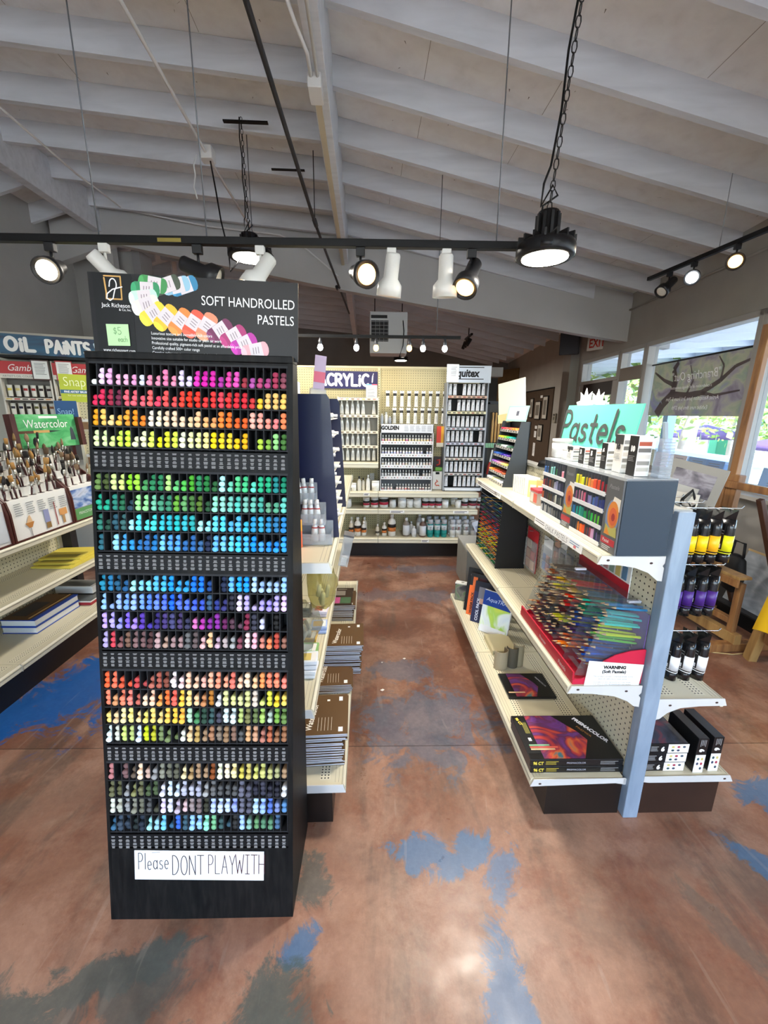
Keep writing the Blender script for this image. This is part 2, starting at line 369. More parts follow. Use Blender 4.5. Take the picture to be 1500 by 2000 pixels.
FLOOR_SPOTS = [
 ('#4f6a80', [(.25, 1.72, .30, .26, 20, .55), (.15, 2.15, .18, .12, 0, .5), (.42, 3.2, .3, .12, 0, .4), (.45, 3.8, .35, .1, 0, .4), (0, 3.2, .3, .1, 0, .3)]),
 ('#1f5a9c', [(-1.62, 2.0, .34, .30, 50, 1.), (-1.85, 1.75, .2, .2, 0, 1.), (-1.5, 2.4, .25, .2, 60, .9), (-1.35, 2.0, .14, .1, 0, .7)]),
 ('#3a7098', [(.17, 1.12, .12, .06, 0, .8), (.31, 1.1, .14, .06, 20, .8), (.42, 1.06, .09, .05, 60, .7), (-.22, .86, .06, .04, 40, .8), (.36, .72, .06, .14, 0, .75), (1.62, 1.3, .12, .13, 30, .8), (1.34, 1.06, .14, .035, 130, .8), (1.55, .9, .05, .08, 0, .6)]),
 ('#4a5a58', [(-.72, .80, .22, .05, 15, .8), (-.95, .66, .14, .1, 30, .8), (-.5, .60, .1, .1, 0, .7), (1.05, .9, .04, .13, 20, .35), (1.3, .72, .04, .16, 25, .35), (-.28, .72, .10, .11, 60, .8), (-.22, 1.05, .07, .08, 0, .7), (-.62, .76, .16, .06, 20, .6), (-.85, .62, .16, .09, 40, .6), (-.33, .55, .14, .06, 70, .5), (-1.05, .7, .12, .08, 30, .6)])]
st(MB().box(-5.5, 5.0, -4, 13, -.08, 0, floor_mat()), 'floor')
WALLC = M('#a39f97', .75, var=.08, scale=3); WALLD = M('#7b7873', .8, var=.1, scale=3); WALLL = M('#a5a39d', .8, var=.08, scale=2.5); TRIMG = M('#98938c', .6)
st(MB().box(-4.35, -4.0, -4, 13, 0, 4.0, WALLL), 'wall_left')
st(MB().box(-4.3, 5.0, 12, 12.2, 0, 4.2, WALLD), 'wall_back')
st(MB().box(-4.3, 5.0, -4.2, -4, 0, .35, WALLD).box(-4.3, 5.0, -4.2, -4, 2.9, 4.2, WALLD).box(-4.3, -3.6, -4.2, -4, .35, 2.9, WALLD).box(2.9, 5.0, -4.2, -4, .35, 2.9, WALLD), 'wall_front')
st(MB().box(-4.0, -3.2, 6.0, 6.2, 0, 3.5, WALLL).box(-3.2, -3.1, 5.95, 6.25, 0, 3.5, M('#8d8b88', .7)), 'wall_partition')
# window wall with openings
HEAD, SILL = 2.28, .9
b = MB().box(0, .16, -7.6, 3.42, HEAD + .02, 3.4, WALLC).box(0, .16, -7.6, 2.17, 0, SILL, WALLC).box(0, .16, 3.42, 9.5, 0, 3.4, WALLC)
st(b, 'wall_right', FW)
st(MB().box(-.14, 0, 3.55, 3.86, 0, 3.3, M('#8f8b84', .75)), 'column', FW)
FRM = M('#a6a39e', .5); FRML = M('#c9d3df', .4)
def frame(name, y0, y1, z0, z1, w=.05, glass=True):
    b = MB(); b.box(-.02, .1, y0, y0 + w, z0, z1, FRM).box(-.02, .1, y1 - w, y1, z0, z1, FRM).box(-.02, .1, y0, y1, z1 - w, z1, FRM).box(-.02, .1, y0, y1, z0, z0 + w, FRM)
    o = st(b, name, FW, bevel=.004)
    g = MB().box(.06, .064, y0 + w, y1 - w, z0 + w, z1 - w, clear('#f4f8fb', .03, .02)).build('glass', o)
    return o
w1 = frame('window_1', -.05, 1.57, SILL, HEAD + .05); w2 = frame('window_2', -1.75, -.05, SILL, HEAD + .05)
w5 = frame('window_5', -3.5, -1.75, SILL, HEAD + .05); w6 = frame('window_6', -5.25, -3.5, SILL, HEAD + .05)
for i in range(4):
    b = MB(); x0 = -3.6 + i * 1.625; x1 = x0 + 1.625
    b.box(x0, x0 + .06, -4.14, -4.04, .35, 2.9, FRM).box(x1 - .06, x1, -4.14, -4.04, .35, 2.9, FRM).box(x0, x1, -4.14, -4.04, 2.84, 2.9, FRM).box(x0, x1, -4.14, -4.04, .35, .41, FRM)
    o = st(b, 'window_%d' % (7 + i)); MB().box(x0 + .06, x1 - .06, -4.1, -4.096, .41, 2.84, clear('#f4f8fb', .03, .02)).build('glass', o)
w3 = frame('window_3', 1.57, 2.17, SILL, HEAD + .05); w4 = frame('window_4', 2.17, 3.38, 1.96, HEAD + .05)
MB().box(-.03, -.005, 1.6, 2.1, 1.93, 2.09, M('#8e857c', .8)).build('window_panel', w3)
d = st(MB().box(-.01, .08, 2.19, 2.32, 0, 1.96, FRM).box(-.01, .08, 3.24, 3.38, 0, 1.96, FRM).box(-.01, .08, 2.3, 3.26, 1.78, 1.96, M('#2c2320', .6)).box(-.01, .08, 2.3, 3.26, 0, .35, M('#3a332f', .6)).box(-.01, .08, 2.3, 3.26, 1.0, 1.1, FRM), 'door_1', FW)
MB().box(.03, .036, 2.31, 3.25, .35, 1.78, clear('#f4f8fb', .03, .02)).build('glass', d)
MB().box(-.05, -.02, 2.4, 3.2, 1.02, 1.07, CHROME).build('door_handle', d)
st(MB().box(-.16, .0, -1.75, 2.1, SILL - .03, SILL, M('#b7b3ab', .5)), 'trim_sill', FW)
# roof deck, rafters, girder and ridge
DECK = ramp_mat('painted_deck', [(.22, '#d3d2d0'), (.4, '#dfdedd'), (.6, '#e5e5e4'), (.8, '#dad9d7')], (5, 5, 5), 1.6, 8, .2, .85)
RAFT = ramp_mat('painted_lumber', [(.25, '#b9bbbe'), (.45, '#c4c6c9'), (.75, '#cfd1d4')], (1.0, 10, 6), 2.2, 6, .6, .75)
Z0, SR, SL, RD = 3.55, .205, .075, .18
xr, xl, xk = 4.2, -2.95, -3.9
zt = Z0 + RD
deck = [(0, zt), (xr, zt - SR * xr), (xr, zt - SR * xr + .06), (0, zt + .06)]
st(MB().prism(deck, -8, 9.2, DECK), 'ceiling_right', FC)
deck = [(0, zt), (0, zt + .06), (xl, zt - SL * xl + .06), (xk, zt - SL * xl - .28 + .06), (xk, zt - SL * xl - .28), (xl, zt - SL * xl)]
st(MB().prism(deck, -8, 9.2, DECK), 'ceiling_left', FC)
for k in range(-8, 16):
    y = .57 * k
    r = MB().prism([(.04, Z0 + .002), (3.75, Z0 - SR * 3.71), (3.75, Z0 - SR * 3.71 + RD - .001), (.04, Z0 + RD - .01)], y - .022, y + .022, RAFT)
    st(r, 'rafter', FC)
    r = MB().prism([(-.04, Z0 + .002), (-.04, Z0 + RD), (xl + .04, Z0 - SL * xl + RD - .001), (xl + .04, Z0 - SL * xl)], y - .022, y + .022, RAFT)
    st(r, 'rafter', FC)
    r = MB().prism([(xl - .05, Z0 - SL * xl - .02), (xl - .05, Z0 - SL * xl + RD - .02), (xk, Z0 - SL * xl - .28 + RD), (xk, Z0 - SL * xl - .3)], y - .022, y + .022, RAFT)
    st(r, 'rafter', FC)
g = st(MB().box(-.045, .045, -8, 9, 3.27, Z0 + RD, RAFT), 'girder', FC, bevel=.004)
st(MB().box(xl - .05, xl + .05, -8, 2.75, Z0 - SL * xl - .2, Z0 - SL * xl + RD - .01, RAFT), 'ridge_beam', FC, bevel=.004)
st(MB().box(xl - .06, xl + .05, 2.62, 2.74, 2.0, Z0 - SL * xl - .2, M('#b4b2ad', .7)), 'post', FC)
# tapered header across the shop
hb = [(-3.95, 3.22), (-3.23, 3.45), (-.41, 2.97), (2.53, 2.51), (3.75, 2.34), (3.75, 2.85), (-.38, zt - .01), (-3.3, zt + .21), (-3.95, zt)]
st(MB().prism(hb, 5.6, 5.72, M('#b4b2ae', .75, var=.06, scale=2)), 'beam')
# old marks and board seams on the painted deck
TICK = M('#6d675f', .9); SEAM = M('#8a847b', .9); rr1 = random.Random(21); tk = MB()
for i in range(420):
    x = rr1.uniform(-2.9, 3.6); y = rr1.uniform(-2.5, 5.0); yy = (y / .57) % 1
    if not .1 < yy < .9 or abs(x) < .1: continue
    z = zt - (SR * x if x > 0 else SL * x); a = rr1.gauss(0, .5); L = rr1.uniform(.006, .03); w = rr1.uniform(.0015, .005); dx, dy = L * math.sin(a), L * math.cos(a); sl = -(SR if x > 0 else SL)
    tk.add([(x - w, y, z - .0006 - sl * w), (x + w, y, z - .0006 + sl * w), (x + dx + w * .3, y + dy, z - .0006 + sl * (dx + w * .3)), (x + dx - w * .3, y + dy, z - .0006 + sl * (dx - w * .3))], [(0, 1, 2, 3)], TICK)
for k in range(-5, 9):
    for x in (.62, 1.35, 2.1, 2.9, -.9, -1.8):
        if rr1.random() < .45: y = .57 * k; xx = x + rr1.uniform(-.15, .15); z = zt - (SR * xx if xx > 0 else SL * xx); tk.box(xx - .0015, xx + .0015, y + .03, y + .54, z - .0008, z - .0002, SEAM)
tk.build('deck_marks', X=FC, kind='structure')
# ================================================================== LAMPS
WARM, COOL, NEUT = (1, .78, .5), (.86, .94, 1.0), (1, .93, .82)
LWARM, LCOOL, LNEUT = M('#ffc070', .5, emit=3.2), M('#eef6ff', .5, emit=14), M('#ffeccb', .5, emit=8)
LOFF = M('#d8d4c8', .25)
def hi_bay(X, r, label, chain_top, power, cord=True, kind=0):
    t = thing('high_bay_light', T(X), label, 'ceiling light')
    b = MB(); b.lathe([(r * .35, .15), (r * .36, .06), (r * .5, .05)], DARKSTEEL, 16)
    for i in range(10):
        a = 2 * math.pi * i / 10; b.box(-.006, .006, r * .3, r * .42, .05, .14, DARKSTEEL, Rz(math.degrees(a)))
    b.build('driver_housing', t)
    b = MB(); b.lathe([(r * .5, .05), (r * .96, .035), (r, .02), (r, -.012), (r * .94, -.02), (r * .78, -.018), (0, -.012)], M('#1d1d20', .35, .5), 32)
    for i in range(16): b.box(-.004, .004, r * .5, r * .98, .03, .056, DARKSTEEL, Rz(i * 22.5))
    for i in range(3): b.tube([(r * math.cos(q) * 1.0, r * math.sin(q), .0) for q in (i * 2.1, i * 2.1 + .18, i * 2.1 + .36)], .012, DARKSTEEL, 6)
    b.build('finned_body', t)
    MB().lathe([(0, -.022), (r * .78, -.021), (r * .78, -.017), (0, -.017)], M('#fff4df', .5, emit=30), 28).build('lens', t)
    c = MB(); p0 = Vector((0, 0, .15)); p1 = Vector(chain_top) - Vector(X); n = max(4, int((p1 - p0).length / .036))
    d = (p1 - p0) / n; a, bb = frame_of(d); u = d.normalized()
    for i in range(n):
        q = p0 + d * (i + .5); s = a if i % 2 else bb
        c.tube([q + u * (.021 * math.cos(w)) + s * (.0095 * math.sin(w)) for w in (0, .8, 1.57, 2.35, 3.14, 3.93, 4.71, 5.5)], .0024, DARKSTEEL, 5, closed=True)
    c.build('chain', t)
    if cord:
        pts = [p0 + Vector((-.03, 0, -.05)), p0 + Vector((-.02, .02, .03)), p0 + Vector((.03, 0, .06)), p0 + Vector((.01, .01, .1)), p0 + Vector((-.035, 0, .02)), p0 + Vector((-.03, 0, .1))] + [p0.lerp(p1, .15 + .17 * i) + Vector((-.02 + .008 * (i % 2), 0, 0)) for i in range(6)]
        MB().tube(pts, .0045, BLACK, 6).build('power_cord', t)
    light('AREA', 'high_bay_lamp', (X[0], X[1], X[2] - .03), power, (1, .93, .83), r * 1.5)
    return t
HB = 'high bay lights on chains'
hi_bay((.686, 1.9, 2.15), .118, 'round black high bay light on a long chain above the aisle', (.75, 1.86, 3.36), 42)
hi_bay((-1.02, 3.62, 2.69), .17, 'black high bay light on a chain above the pastel display header', (-1.03, 3.62, 3.6), 70)
hi_bay((.44, 8.9, 2.56), .15, 'small distant high bay light above the back shelf wall', (.40, 8.9, 3.47), 190)
hi_bay((-.9, -1.6, 2.6), .15, 'added unseen high bay light over the floor behind the viewer', (-.9, -1.6, 3.55), 75)  # unseen lamp added behind the viewer to light the room
hi_bay((1.7, -.9, 2.45), .15, 'added unseen high bay light near the front windows behind the viewer', (1.7, -.9, 3.05), 60)  # second lamp added out of view as fill light
def head(X, d, body, lampm, label, power=0, col=WARM, spot=70, s=1.0, grp=None):
    """track spotlight: adapter on the rail, stem, flared can aimed along d, lamp face"""
    t = thing('track_spotlight', T(X), label, 'track light')
    MB().box(-.02, .02, -.013, .013, -.035, 0, body).build('track_adapter', t, bevel=.003)
    MB().tube([(0, 0, -.03), (0, 0, -.085)], .006, body, 8).build('stem', t)
    d = Vector(d).normalized(); q = d.to_track_quat('Z', 'Y').to_matrix().to_4x4(); K = T((0, 0, -.10)) @ q @ S3(s, s, s)
    MB().lathe([(.0, -.065), (.022, -.065), (.026, -.058), (.027, .015), (.044, .035), (.046, .075), (.043, .075), (.040, .07), (.0, .06)], body, 24, K).build('can', t)
    MB().lathe([(0, .068), (.025, .071), (.041, .066)][::-1], lampm, 20, K).build('lamp_face', t)
    if power:
        p = Vector(X) + Vector((0, 0, -.10)) + d * .09 * s
        light('SPOT', 'spot_beam', p, power, col, .035, (d).to_track_quat('-Z', 'Y'), 95, .8)
    return t
BB, WB = M('#17171a', .4), M('#d9d7d2', .4)
tr = thing('lighting_track', T((0, 2.0, 0)), 'long black lighting track hung across the shop above the pastel display', 'light track')
MB().box(-2.7, .62, -.017, .017, 2.195, 2.225, BLACK).build('rail', tr, bevel=.003)
for x, zt_ in ((-1.205, 3.62), (-.745, 3.58), (.505, 3.37)): MB().tube([(x, 0, 2.22), (x - .004, 0, zt_)], .0028, M('#6f7275', .5, .5), 6).build('hanger_wire', tr)
MB().box(-.95, -.85, -.0175, -.0168, 2.2, 2.215, M('#8a7a33', .6)).build('rail_label', tr)
head((-1.42, 2.0, 2.195), (.25, -.9, -.35), BB, LNEUT, 'lit black track spotlight facing the viewer at the far end of the long track', 22, NEUT, s=1.15)
head((-1.19, 2.0, 2.195), (.55, .55, -.75), WB, LOFF, 'white track spotlight turned away, above the logo on the display header', 12, NEUT, s=1.15)
head((-.79, 2.0, 2.195), (.85, .1, -.35), BB, LOFF, 'unlit black track spotlight tilted along the track above the display header', 0, s=1.2)
head((-.52, 2.0, 2.195), (-.5, -.25, -.8), WB, LNEUT, 'lit white track spotlight aimed down at the display header card', 10, NEUT, s=1.2)
head((-.085, 2.0, 2.195), (.35, -.85, -.3), BB, LWARM, 'black track spotlight with a glowing amber lamp beside the ceiling girder', 22, WARM, s=1.2)
head((.05, 2.0, 2.195), (-.12, .2, -1), WB, LWARM, 'white track spotlight pointing down, next to the amber lamp', 16, WARM, s=1.2)
head((.29, 2.0, 2.195), (.02, .15, -1), WB, LOFF, 'white track spotlight pointing straight down, beside a lit black one', 14, NEUT, s=1.2)
head((.40, 2.0, 2.195), (-.35, -.5, -.75), BB, LWARM, 'black track spotlight with a warm lamp nearest the high bay light', 20, WARM, s=1.2)
# bulbs on the far track
t2 = thing('lighting_track', T((0, 4.0, 0)), 'thin black lighting track with bare bulbs in front of the back shelf wall', 'light track')
MB().box(-1.3, .74, -.014, .014, 2.16, 2.185, BLACK).build('rail', t2)
MB().tube([(.52, 0, 2.165), (.52, 0, 3.56)], .004, M('#6f7275', .5, .5), 6).build('hanger_wire', t2)
MB().tube([(-1.1, 0, 2.165), (-1.1, 0, 3.8)], .004, M('#6f7275', .5, .5), 6).build('hanger_wire', t2)
bl = [(-.54, LCOOL, COOL, 'cool white', 'at the acrylic sign end'), (-.21, LCOOL, COOL, 'cool white', 'in front of the heater grille'), (-.03, LWARM, WARM, 'warm', 'below the heater'), (.275, LWARM, WARM, 'warm', 'just past the far high bay light'), (.40, LCOOL, COOL, 'cool white', 'beside the warm one past the high bay'), (.60, LCOOL, COOL, 'cool white', 'at the free end of the track')]
for x, lm, lc, nm, wh in bl:
    t = thing('track_bulb', T((x, 4.0, 2.16)), f'bare {nm} bulb on the far track, {wh}', 'light bulb', 'bulbs on the far track')
    MB().lathe([(.011, .012), (.011, -.02), (.017, -.025), (.017, -.055), (.014, -.06)], M('#55565a', .4, .5), 12).build('bulb_holder', t)
    MB().lathe([(0, -.115), (.016, -.108), (.025, -.09), (.022, -.07), (.013, -.056)], lm, 12).build('bulb', t)
    light('SPOT', 'bulb_beam', (x, 3.99, 2.03), 4.0, lc, .03, Vector((0, .45, -.75)).to_track_quat('-Z', 'Y'), 120, .7)
# track along the window wall
a0, a1 = Vector((2.62, 1.9, 2.66)), Vector((2.385, 3.99, 2.66)); an = math.degrees(math.atan2(-(a1 - a0).x, (a1 - a0).y))
K = T(a0) @ Rz(an); LN = (a1 - a0).length
t3 = thing('lighting_track', K, 'black lighting track along the window side ceiling', 'light track')
MB().box(-.018, .018, 0, LN, 0, .03, BLACK).build('rail', t3, bevel=.003)
MB().box(.05, .075, .2, LN - .02, .03, .05, BLACK).build('raceway', t3)
MB().tube([(0, 1.42, .03), (.0, 1.42, .55)], .003, M('#8f9295', .5, .4), 6).build('hanger_wire', t3)
def on3(y): return K @ Vector((0, y, 0))
head(on3(1.27), (-.55, -.75, -.35), BB, LWARM, 'black spotlight with an amber lamp on the window side track', 24, WARM, s=1.2)
head(on3(1.62), (-.55, -.75, -.35), BB, LCOOL, 'black spotlight with a cool white lamp on the window side track', 24, COOL, s=1.2)
head(on3(1.86), (-.75, -.2, -.7), BB, LOFF, 'unlit black spotlight at the far end of the window side track', 0, s=1.2)
# small dark track head group far off
t = thing('spotlight_cluster', T((1.75, 8.6, 2.95)), 'dark spotlights on a short track below the far ceiling', 'track light')
MB().box(-.02, .02, -.3, .3, .0, .03, BLACK).build('rail', t)
MB().tube([(0, 0, .02), (0, 0, .36)], .01, BLACK, 6).build('hanger_rod', t)
for y in (-.2, 0, .2): MB().lathe([(0, -.09), (.03, -.09), (.045, .05), (0, .05)], BB, 12, T((-.03, y, -.1)) @ Ry(25)).build('can', t)
# pipes, conduit, wires under the roof
WPIPE = M('#cfcdc8', .5); GP = M('#2b2b2d', .5, .3)
def tubething(name, pts, r, m, label, cat): return MB().tube(pts, r, m, 8).build(name, label=label, cat=cat)
p = thing('conduit_pipe', T((0, 0, 0)), 'white conduit pipe with a junction box slanting below the roof', 'pipe')
MB().tube([(-1.2, .6, 3.45), (-1.28, 2.55, 3.45), (-1.36, 3.8, 3.45), (-1.424, 5.33, 3.45)], .011, WPIPE, 8).build('pipe', p)
MB().box(-1.41, -1.31, 3.75, 3.85, 3.41, 3.50, WPIPE).build('junction_box', p, bevel=.008)
MB().tube([(-1.34, 3.8, 3.41), (-1.31, 3.79, 3.2), (-1.28, 3.77, 2.98), (-1.22, 3.72, 2.75), (-1.21, 3.7, 2.6), (-1.05, 3.63, 2.72)], .006, BLACK, 6).build('power_cord', p)
MB().tube([(-1.42, 3.74, 3.42), (-1.45, 3.74, 3.35), (-1.44, 3.73, 3.28), (-1.46, 3.73, 3.2), (-1.44, 3.73, 3.12)], .006, WPIPE, 6).build('pull_cord', p)
p = thing('sprinkler_pipe', T((0, 0, 0)), 'long thin black pipe running below the roof beside the girder', 'pipe')
MB().tube([(-.49, .2, 3.0), (-.51, 1.95, 3.0), (-.533, 3.81, 3.0), (-.474, 6.94, 3.0)], .013, GP, 8).build('pipe', p)
for y in (3.81, 5.6): MB().tube([(-.53, y - .05, 3.0), (-.53, y + .05, 3.0)], .019, GP, 8).build('coupling', p)
MB().tube([(-.533, 3.81, 3.01), (-.533, 3.81, 3.5)], .004, GP, 6).build('hanger_wire', p)
tubething('conduit_pipe', [(-2.58, 1.5, 3.5), (-2.603, 3.403, 3.5), (-2.655, 4.208, 3.5), (-3.0, 5.52, 3.78), (-2.045, 5.52, 3.62), (-1.192, 5.52, 3.54), (-.92, 5.5, 3.42), (-.5, 5.5, 3.1)], .009, WPIPE, 'white conduit following the ridge beam and the header wall', 'pipe')
p = thing('girder_conduit', FC, 'white conduits and box strapped under the near end of the girder', 'pipe')
MB().box(-.055, .02, -.56, -.42, 3.20, 3.27, WPIPE).build('junction_box', p, bevel=.004)
MB().tube([(-.035, -.52, 3.25), (-.035, -.7, 3.25), (-.075, -.85, 3.27), (-.10, -.95, 3.3)], .010, WPIPE, 8).build('pipe', p)
MB().tube([(.0, -.52, 3.25), (.0, -2.5, 3.25)], .009, WPIPE, 8).build('pipe', p)
MB().tube([(-.10, -.95, 3.3), (-.09, -.99, 3.3), (-.06, -1.2, 3.32), (-.08, -1.6, 3.4)], .008, BLACK, 6).build('cable', p)
MB().tube([(-.10, -.95, 3.3), (-.22, -1.05, 3.36), (-.3, -1.2, 3.42), (-.42, -1.35, 3.5)], .006, BLACK, 6).build('cable', p)
MB().box(-.035, .0, -.42, 2.4, 3.25, 3.27, M('#b9ac92', .6)).build('conduit_cover', p)
for (x, y, L_) in ((-.47, .35, .34), (-.38, .95, .32), (-.08, -.62, .1)):
    pass
st(MB().box(-.80, -.47, .425, .455, 3.590, 3.6, BLACK), 'trim_1', FC); st(MB().box(-.57, -.28, .995, 1.02, 3.572, 3.58, BLACK), 'trim_2', FC)
tubething('conduit_pipe', [tuple(FW @ Vector(p)) for p in ((-.02, -2.2, 2.78), (-.02, .2, 2.79), (-.02, 3.5, 2.80))], .012, M('#9d9a94', .6), 'grey conduit along the top of the window wall', 'pipe')
tubething('conduit_pipe', [tuple(FW @ Vector(p)) for p in ((-.012, 3.02, 2.79), (-.012, 3.0, 2.7), (-.014, 2.99, 2.635))], .007, M('#6d6a66', .6), 'thin grey cable dropping to the exit sign', 'cable')
# unit heater
h = thing('unit_heater', T((.13, 6.35, 2.34)), 'white box unit heater with a louvred grille hung behind the header', 'heater')
MB().box(-.27, .27, -.02, .35, 0, .56, M('#cdcdca', .5)).build('cabinet', h, bevel=.01)
g = MB(); g.box(-.25, .0, -.026, -.021, .16, .44, M('#1c1c1e', .6))
for i in range(6): g.box(-.25, .0, -.034, -.022, .17 + i * .05, .178 + i * .05, M('#8b8b89', .5))
for i in range(5): g.box(-.25 + i * .06, -.244 + i * .06, -.034, -.022, .16, .44, M('#8b8b89', .5))
g.build('louvre_grille', h); MB().box(-.25, -.02, -.03, -.021, .47, .51, M('#1c1c1e', .6)).build('vent_slot', h)
MB().tube([(.2, 0, .5), (.22, -.05, .3), (.21, -.05, .1), (.16, -.1, -.05), (.3, 1.2, .1)], .008, BLACK, 6).build('power_cord', h)
for x in (-.2, .2): MB().tube([(x, .15, .56), (x, .15, 1.3)], .008, GP, 6).build('hanger_rod', h)
# speaker, exit sign
s = thing('wall_speaker', T((2.98, 6.8, 2.42)) @ Rz(-28) @ Rx(12), 'black loudspeaker bracketed high in the corner beside the door', 'speaker')
MB().box(-.14, .14, -.1, .1, 0, .42, M('#1b1c1e', .5)).build('speaker_box', s, bevel=.008); MB().box(-.13, .13, -.112, -.101, .01, .41, M('#343437', .8)).build('grille', s)
MB().tube([(.0, .1, .3), (.08, .22, .34)], .015, DARKSTEEL, 8).build('bracket', s)
e = thing('exit_sign', FW @ T((-.03, 2.86, 2.43)) @ Rz(-62), 'white exit sign with red letters above the door', 'sign')
MB().box(-.17, .17, -.022, .022, 0, .2, M('#d6d2ca', .5)).build('sign_box', e, bevel=.004)
text('EXIT', .17, M('#c0392f', .5), e, T((0, -.0235, .04)), align='CENTER', sx=.78, bold=.004)
# ================================================================== OUTSIDE
st(MB().box(3.25, 40, -20, 40, -.12, -.03, M('#d8d2c6', .9, var=.1, scale=.8)).box(-20, 3.25, -30, -4.25, -.12, -.03, M('#d8d2c6', .9, var=.1, scale=.8)), 'ground_outside')
st(MB().box(.3, 2.2, -8, 14, 2.62, 2.7, M('#dfe6ee', .7)), 'porch_roof', FW)
st(MB().box(2.15, 2.25, -8, 14, 2.42, 2.64, M('#dfe6ee', .7)), 'porch_beam', FW)
for i in range(22):
    y = -4 + i * .62
    st(MB().prism([(.2, 2.62), (2.15, 2.62), (2.15, 2.5), (1.0, 2.44), (.55, 2.45), (.2, 2.52)], y, y + .05, M('#e6edf4', .7)), 'porch_rafter', FW)
for y in (-2.6, 1.2, 4.2): st(MB().box(1.95, 2.1, y, y + .14, 0, 2.45, M('#a9c0da', .6)), 'skylit_jamb_post', FW)  # added posts; their blue stands in for sky light on the window jambs
LEAF = {}
def tree(X, h, r, seed, c1, label, trunk='#b9aea2', n=3200, tr=.16):
    rr = random.Random(seed); t = thing('tree', T(X), label, 'tree', 'trees outside the shop windows')
    b = MB(); TM = M(trunk, .9, var=.25, scale=6); p = [(0, 0, 0), (.1, .05, h * .25), (.25, 0, h * .45)]
    b.tube(p, [tr, tr * .8, tr * .6], TM, 8)
    for i in range(7):
        a = rr.uniform(0, 6.3); q = Vector((.15, 0, h * rr.uniform(.3, .45))); e = Vector((math.cos(a) * r * .8, math.sin(a) * r * .8, h * rr.uniform(.55, .9)))
        b.tube([q, q.lerp(e, .4) + Vector((0, 0, .15)), e], [tr * .5, tr * .32, tr * .1], TM, 6)
    b.build('trunk', t)
    f = MB()
    cl = [(rr.uniform(-r, r), rr.uniform(-r, r), h * rr.uniform(.28, 1.0), rr.uniform(.35, .6) * r) for _ in range(16)]
    ms = [M(c, .7) for c in c1]
    for i in range(n):
        cx, cy, cz, cr = rr.choice(cl); v = Vector((rr.gauss(0, 1), rr.gauss(0, 1), rr.gauss(0, .8))).normalized() * cr * rr.uniform(.5, 1)
        q = Vector((cx, cy, cz)) + v; s = rr.uniform(.06, .15); u = Vector((rr.gauss(0, 1), rr.gauss(0, 1), rr.gauss(0, 1))).normalized(); w = u.orthogonal().normalized()
        f.add([q - u * s, q + w * s * .5, q + u * s, q - w * s * .5], [(0, 1, 2, 3)], ms[i % len(ms)])
    f.build('foliage', t)
tree((7.3, 9.8, -.03), 4.6, 2.0, 3, ['#7fa04a', '#a9c466', '#cfd77a'], 'twisting pale trunked tree outside the large window', tr=.2)
tree((7.6, 14.6, -.03), 5.2, 2.6, 5, ['#6f9345', '#9bbb5c', '#d9dd8a'], 'leafy tree seen through the door transom window')
tree((13.2, 15.6, -.03), 4.5, 2.6, 8, ['#6c9440', '#8eb355', '#c3d27c'], 'broad green tree beyond the twisting trunked tree')
tree((11.6, 21.0, -.03), 5.5, 2.6, 11, ['#7c9f50', '#b5cb78', '#e0e3a0'], 'far yellow green tree past the shop door')
tree((11.8, 11.0, -.03), 4.0, 1.8, 14, ['#5f8a3c', '#86ad52', '#b9cf78'], 'green tree outside the window nearest the viewer')
def house(X, w, d, h, c, label):
    t = thing('building', T(X), label, 'building'); MB().box(-w / 2, w / 2, -d / 2, d / 2, 0, h, M(c, .8)).build('walls', t)
    MB().prism([(-w / 2 - .3, h), (w / 2 + .3, h), (0, h + .9)], -d / 2 - .3, d / 2 + .3, M('#8a8f96', .8)).build('roof', t)
    for i in range(int(d / 1.6)):
        y = -d / 2 + .8 + i * 1.6; f = MB().box(-w / 2 - .03, -w / 2, y - .4, y + .4, 1.0, 2.1, WHITE).build('window_frame', t)
        MB().box(-w / 2 - .04, -w / 2 - .03, y - .33, y + .33, 1.07, 2.03, M('#5b7488', .2)).build('pane', f)
house((15.5, 24, -.03), 4, 9, 2.9, '#b9d3ea', 'pale blue building across the court')
house((19.5, 20.5, -.03), 4, 8, 2.9, '#c9d6e0', 'pale grey building across the court')
for X, c, l in (((10.2, 12.9, -.03), '#66518c', 'purple covered stall beyond the twisting tree'), ((8.6, 8.0, -.03), '#66518c', 'purple covered stall outside the window nearest the viewer')):
    t = thing('market_stall', T(X) @ S3(.9, .9, .55), l, 'stall')
    MB().lathe([(1.3, 1.55), (1.3, 1.75), (.05, 2.3)], M(c, .7), 4, Rz(45)).build('canopy', t)
    for sx in (-.9, .9):
        for sy in (-.9, .9): MB().tube([(sx, sy, 0), (sx, sy, 1.7)], .03, WHITE, 6).build('leg', t)
t = MB().box(-.3, .3, -.3, .3, 0, 1.1, M('#2c8f6a', .6)).build('trash_bin', X=T((11.5, 13.9, -.03)) @ S3(.6, .6, .8), label='green bin standing outside the large window', cat='bin', bevel=.03)
